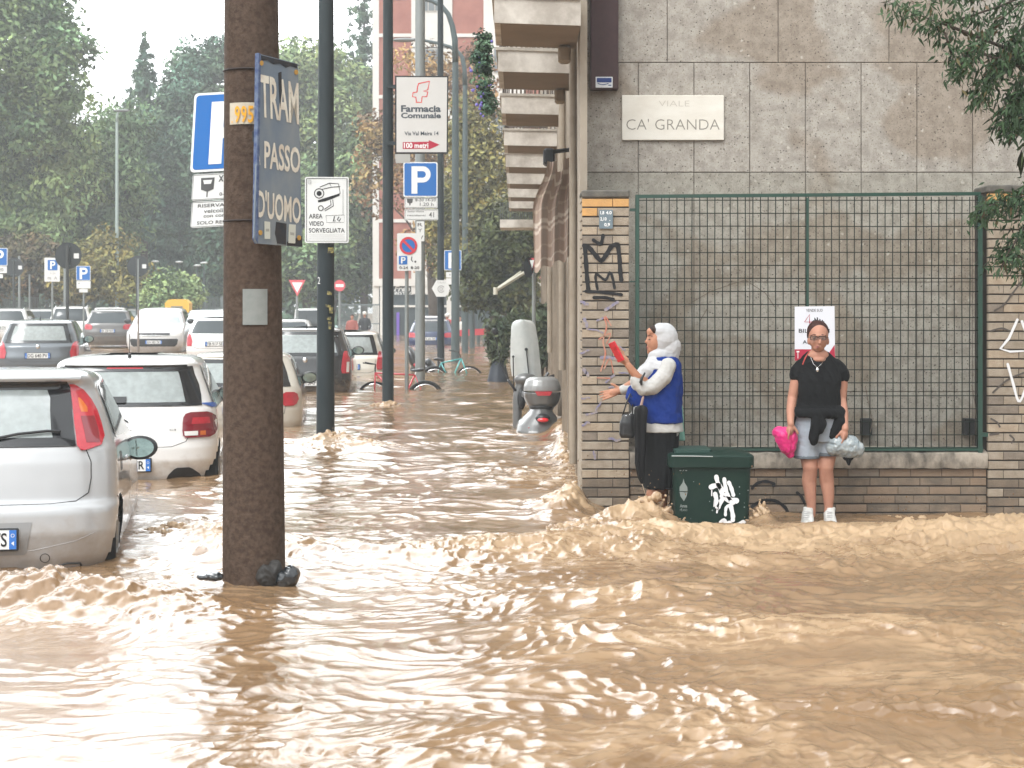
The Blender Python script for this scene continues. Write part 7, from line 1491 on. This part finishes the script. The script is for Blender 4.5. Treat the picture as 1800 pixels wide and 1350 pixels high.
walker('person in a reddish top near the grey gate, left of the one in black', 619, 553, 622, 80, mat('top_rust', (.33,.10,.08), .8), mat('trouser_dark', (.04,.045,.05)))
# ------------------------------------------------------------------ bin, scooter, bicycles, debris
DBN = 12.9; t = thing('litter_bin', 'dark green public litter bin standing in the torrent with white graffiti on its front', 'bin', P(1251, 930, DBN)); x0, x1 = X(1184, DBN), X(1321, DBN)
BING = mat('bin_green', (.005,.022,.016), .5, var=(.010,.028,.02), vscale=7, vamt=.8, bump=.1, bscale=20)
def rrz(x0, x1, y0, y1, r, z, n=5):
    o = []
    for cx, cy, a0 in ((x1-r,y0+r,-90),(x1-r,y1-r,0),(x0+r,y1-r,90),(x0+r,y0+r,180)):
        for i in range(n+1): a = R(a0+90*i/n); o.append((cx+r*math.cos(a), cy+r*math.sin(a), z))
    return o
q = MB(); q.rings([rrz(x0+k, x1-k, DBN+k, DBN+.5-k, .045, z) for z, k in ((-.5, .03), (Z(900, DBN), .012), (Z(822, DBN), 0.))], caps=True); q.build('body', BING, t, smooth=30)
q = MB(); X0, X1 = X(1176, DBN-.03), X(1327, DBN-.03); zt = Z(800, DBN); q.rings([rrz(X0+k, X1-k, DBN-.028+k, DBN+.54-k, .05, z) for z, k in ((Z(822, DBN), .004), (Z(821,DBN), .0), (zt-.012, .0), (zt, .010), (zt+.012, .05), (zt+.03, .13), (zt+.032, .16))], caps=True); q.build('lid', BING, t, smooth=30)
q = MB(); q.rings([rrz(X0+.05, X0+.33, DBN+.04, DBN+.45, .03, z) for z in (zt+.004, zt+.036)], caps=True); q.build('lid_flap', mat('bin_green_worn', (.03,.065,.055), .5), t, smooth=30)
q = MB(); q.tube([(X0+.02, DBN-.028, zt-.004), (X0+.2, DBN-.03, zt-.005), (X0+.33, DBN-.03, zt-.008)], .004, 5); q.build('worn_edge', mat('edge_pale', (.42,.45,.44), .5), t)
pf = PF(DBN-.002); q = MB()
for a, w_ in (([(1259,838),(1262,850),(1268,864),(1272,875)], 7.5), ([(1250,856),(1262,853),(1270,862)], 9), ([(1273,842),(1275,856),(1279,870),(1285,882)], 6.5), ([(1281,848),(1285,857),(1289,870)], 6.5), ([(1270,872),(1280,878),(1290,880),(1294,880)], 10), ([(1257,868),(1260,882),(1261,893),(1268,880),(1274,870)], 7.5), ([(1290,884),(1280,889),(1276,893),(1275,905)], 5), ([(1284,888),(1288,905),(1288,914)], 7.5), ([(1261,893),(1260,901)], 2.6), ([(1251,862),(1251,871)], 2), ([(1265,930),(1267,920),(1272,915),(1278,921),(1282,919)], 8), ([(1293,933),(1295,923),(1301,920),(1306,917),(1312,922),(1316,935)], 6), ([(1256,878),(1255,890)], 2)): stroke(q, pf, a, w_, .0045)
q.build('white_graffiti', GW, t)
q = MB(); poly(q, pf, [(1201.5,841),(1203,848),(1208,856),(1208.5,863),(1194.5,863),(1194.5,856),(1200,848)], .004, .001); poly(q, pf, [(1194.5,864.5),(1208.5,864.5),(1207,872),(1202,881),(1196,872)], .004, .001)
text(q, pf, 'Amsa', 1195, 886, 1208, 892, .004, .03); text(q, pf, 'MILANO', 1195, 894.5, 1208, 898.5, .004, .0); stroke(q, pf, [(1195,827),(1197,827)], 1.5, .004); stroke(q, pf, [(1205,827),(1207,827)], 1.5, .004); stroke(q, pf, [(1200,828),(1202,826)], 1, .004); q.build('printed_mark', mat('mark_grey', (.22,.25,.235), .6), t)
rr = random.Random(8); q = MB()
for i in range(16): poly(q, pf, circ(rr.uniform(1190,1315), rr.uniform(845,925), rr.uniform(.5,1.5), 8), .004, .001)
q.build('paint_spots', mat('mark_grey', (.22,.25,.235)), t)
# scooter, seen from behind, its front turned slightly left
DS = 22.; t = thing('scooter', 'grey scooter with a round top case and tall windscreen by the wall', 'scooter', P(945, 757, DS)); f = Fig(DS)
SG = mat('scooter_grey', (.13,.13,.127), .3, .35, coat=.8)
f.stack([(946, 790, 0, .27, .34), (946, 757, 0, .285, .32), (947, 745, .05, .275, .30), (949, 734, .08, .225, .28), (950, 726, .10, .17, .26), (951, 718, .12, .14, .24)], e=2.3); f.ell(972, 752, .1, .09, .26, .12).ell(920, 752, .1, .09, .26, .12); f.build('rear_body', SG, t, .012, 5)
f.stack([(909, 800, .75, .06, .05), (909, 757, .75, .06, .05), (910, 700, .78, .065, .05), (916, 680, .8, .07, .06)]); f.ell(925, 672, .8, .16, .10, .09); f.build('front_shield', SG, t, .012, 4)
f.ell(917, 708, .72, .06, .03, .14).build('leg_shield', BLK, t, .012, 3)
f.stack([(953, 716, .12, .17, .20), (953, 709, .12, .21, .23), (953, 700, .12, .235, .24), (953, 689.5, .12, .245, .25)], e=2.6); cs = f.build('top_case', SG, t, .01, 4)
f.stack([(953, 687.5, .12, .245, .25), (953, 678, .12, .238, .245), (953, 668, .12, .21, .22), (953, 663, .12, .16, .17)], e=2.6); f.build('case_lid', mat('scooter_silver', (.30,.30,.295), .3, .35, coat=.8), cs, .01, 4)
q = MB(); poly(q, PF(DS-.13), [(940,688),(971,688),(967,695.5),(945,695.5)], .012, .03); q.build('reflector', LAMPR, cs)
q = MB(); f.ell(954, 733, -.2, .10, .08, .06).build('lamp_housing', BLK, t, .01, 2); f.ell(954, 736, -.26, .075, .04, .032).build('tail_lamp', mat('lamp_bright_red', (.75,.02,.03), .2, emit=None, coat=1), t, .008, 2)
f.ell(930, 750.5, -.24, .022, .02, .018).build('reflector_small', LAMPD, t, .006, 1); f.stack([(952, 722, .1, .15, .2), (952, 714, .1, .17, .22)]).build('rack', BLK, t, .012, 2)
f.stack([(936, 700, .3, .14, .3), (933, 690, .35, .12, .28)]).build('seat', BLK, t, .012, 3)
MB().tube([P(893,668,DS+.7), P(905,685,DS+.75), P(915,690,DS+.8), P(930,672,DS+.8), P(958,665,DS+.75), P(974,660,DS+.7)], [.018,.02,.03,.03,.02,.018], 8).build('handlebar', BLK, t, smooth='all')
q = MB().tube([P(903,690,DS+.78), P(902,627,DS+.78)], .008, 6).ell(P(902,627,DS+.78), .018, 8, 6).tube([P(931,672,DS+.78), P(925,615,DS+.78)], .008, 6).ell(P(925,614,DS+.78), .022, 8, 6); q.build('windscreen_strut', BLK, t)
WSC = mat('windscreen_milky', (.80,.84,.83), .15, trans=.3, alpha=.82, var=(.6,.65,.64), vscale=8)
q = MB(); rows = []
for py, xa, xb in ((562,913,925),(563.5,906,933),(567,901,938),(575,898.5,942),(600,897.5,946),(640,897,950),(662,900,952)):
    r = [];
    for i in range(13): u = i/12; c = P(xa+(xb-xa)*u, py, DS+.82); r.append((c.x, c.y+.10*(2*u-1)**2-.06*(662-py)/100, c.z))
    rows.append(r)
q.rings(rows, closed=False); q.rings([[(a, b+.006, c) for a, b, c in r] for r in rows], closed=False); q.build('windscreen', WSC, t, smooth='all')
MB().tube([P(896,672,DS+.7), P(880,640,DS+.75), P(873,600,DS+.8), P(870,592,DS+.8)], .006, 6).build('mirror_stalk', BLK, t); f.ell(869, 584, .8, .045, .02, .055, -30).build('mirror', BLK, t, .008, 2)
MB().tube([P(955,668,DS+.7), P(964,655,DS+.72)], .02, 6).build('brake_lever', BLK, t)
def wheelring(mb, c, r, rt, n=40, ax=(1,0,0), tilt=0.):
    N = [c+Vector((r*math.cos(2*math.pi*i/n), r*math.sin(2*math.pi*i/n)*math.sin(tilt), r*math.sin(2*math.pi*i/n)*math.cos(tilt))) for i in range(n+1)]; mb.tube(N, rt, 8, caps=False)
def bicycle(label, D, rear, front, saddle, bars, m, r, seat_c=BLK, mudguard=True):
    """rear/front hub, saddle, bars in photo px"""
    t = thing('bicycle', label, 'bicycle', P(rear[0], rear[1], D), 'bicycles lying in the flood'); cr_ = ((rear[0]*.55+front[0]*.45), rear[1]+2); d = .0
    for h, dy in ((rear, 0), (front, .05)):
        c = P(h[0], h[1], D+dy); q = MB(); wheelring(q, c, r, .022); w_ = q.build('wheel', RUB, t, smooth='all'); q = MB(); wheelring(q, c, r-.03, .010)
        for k in range(16): a = math.pi*2*k/16; q.cyl(c, c+Vector(((r-.03)*math.cos(a), 0, (r-.03)*math.sin(a))), .0015, n=4, caps=False)
        q.cyl(c-Vector((0,.05,0)), c+Vector((0,.05,0)), .02, n=8); q.build('rim', CHROME, w_)
    hd = ((bars[0]*.75+front[0]*.25), (bars[1]*.75+front[1]*.25)); sb = ((saddle[0]*.85+cr_[0]*.15), (saddle[1]*.85+cr_[1]*.15)); q = MB()
    for a, b, rr_ in ((cr_, sb, .018), (cr_, hd, .02), (sb, hd, .017), (rear, sb, .010), (rear, cr_, .011), (hd, front, .016)): q.tube([P(a[0], a[1], D), P(b[0], b[1], D)], rr_, 8)
    q.build('frame', m, t, smooth='all'); q = MB(); q.tube([P(*sb, D), P(*saddle, D)], .012, 6).build('seat_post', CHROME, t)
    MB().ell(P(saddle[0], saddle[1], D), (.13, .065, .03), 14, 8).ell(P(saddle[0]+(6 if saddle[0] > bars[0] else -4), saddle[1]-1, D), (.08, .085, .035), 12, 8).build('saddle', seat_c, t, smooth='all')
    b = P(*bars, D); MB().tube([P(*hd, D), b], .013, 6).tube([b+Vector((-.22,-.24,.03)), b+Vector((-.06,-.12,.0)), b, b+Vector((-.06,.12,0)), b+Vector((-.22,.24,.03))], .011, 6).build('handlebar', BLK, t)
    if mudguard:
        c = P(*rear, D); MB().tube([c+Vector(((r+.035)*math.cos(R(a)), 0, (r+.035)*math.sin(R(a)))) for a in range(10, 171, 10)], .014, 6).build('mudguard', BLK, t, smooth='all')
bicycle('red bicycle nearly drowned between two dark poles, wheel and saddle showing', 33, (748, 703), (658, 702), (733, 651), (660, 640), mat('frame_red', (.55,.03,.05), .3, coat=.8), .33)
bicycle('teal bicycle standing in the water beyond the red one', 40, (765, 670), (825, 668), (772, 632), (806, 618), mat('frame_teal', (.05,.36,.36), .3, coat=.8), .31)
# dark scooter half hidden behind the pole of the parking sign
t = thing('moped', 'dark moped half hidden behind the grey sign pole near the bicycles', 'scooter', P(740, 655, 41)); f = Fig(41); f.ell(727, 632, 0, .13, .25, .36, -25).ell(752, 648, .1, .2, .3, .22).ell(738, 650, .1, .25, .25, .16); f.build('body', mat('moped_dark', (.05,.052,.055), .3, coat=.6), t, .02, 3)
f.ell(731, 641, -.25, .05, .04, .05).build('tail_lamp', LAMPR, t, .015, 1); MB().tube([P(738,640,41), P(742,610,41)], .014, 6).build('mirror_stalk', BLK, t); f.ell(753, 640, 0, .10, .2, .14).build('seat', BLK, t, .02, 2)
# debris caught against the tram pole
def lump(name, label, cat, px, py, D, ells, m, d=(.012, 14, 12)):
    f = Fig(D)
    for e in ells: f.ell(*e)
    r0 = thing('tmp', label, cat, P(px, py, D)); o = f.build(name, m, r0, .005, 2, disp=d); o.parent = None; o.location = r0.location; bpy.data.objects.remove(r0); tag(o, label, cat); return o
lump('rubbish_bag', 'wet black rubbish bag caught against the right foot of the tram pole', 'bag', 510, 1015, 9.85, [(511, 1012, 0, .05, .06, .055), (500, 1018, 0, .05, .05, .05)], mat('wet_black', (.012,.015,.018), .15, coat=.6))
lump('drifting_rag', 'dark wet rag drifting on the water left of the tram pole', 'rag', 375, 1012, 9.8, [(377, 1013, 0, .05, .05, .022), (362, 1014, 0, .045, .04, .012)], mat('wet_black', (.012,.015,.018)))
lump('wet_sack', 'dark wet sack wrapped round the front of the tram pole at the waterline', 'sack', 474, 1010, 9.83, [(470, 1012, 0, .06, .03, .06), (482, 1004, .02, .04, .03, .06)], mat('wet_sack', (.03,.028,.026), .5))
for o in list(bpy.data.objects):
    if '_w' in o: del o['_w']
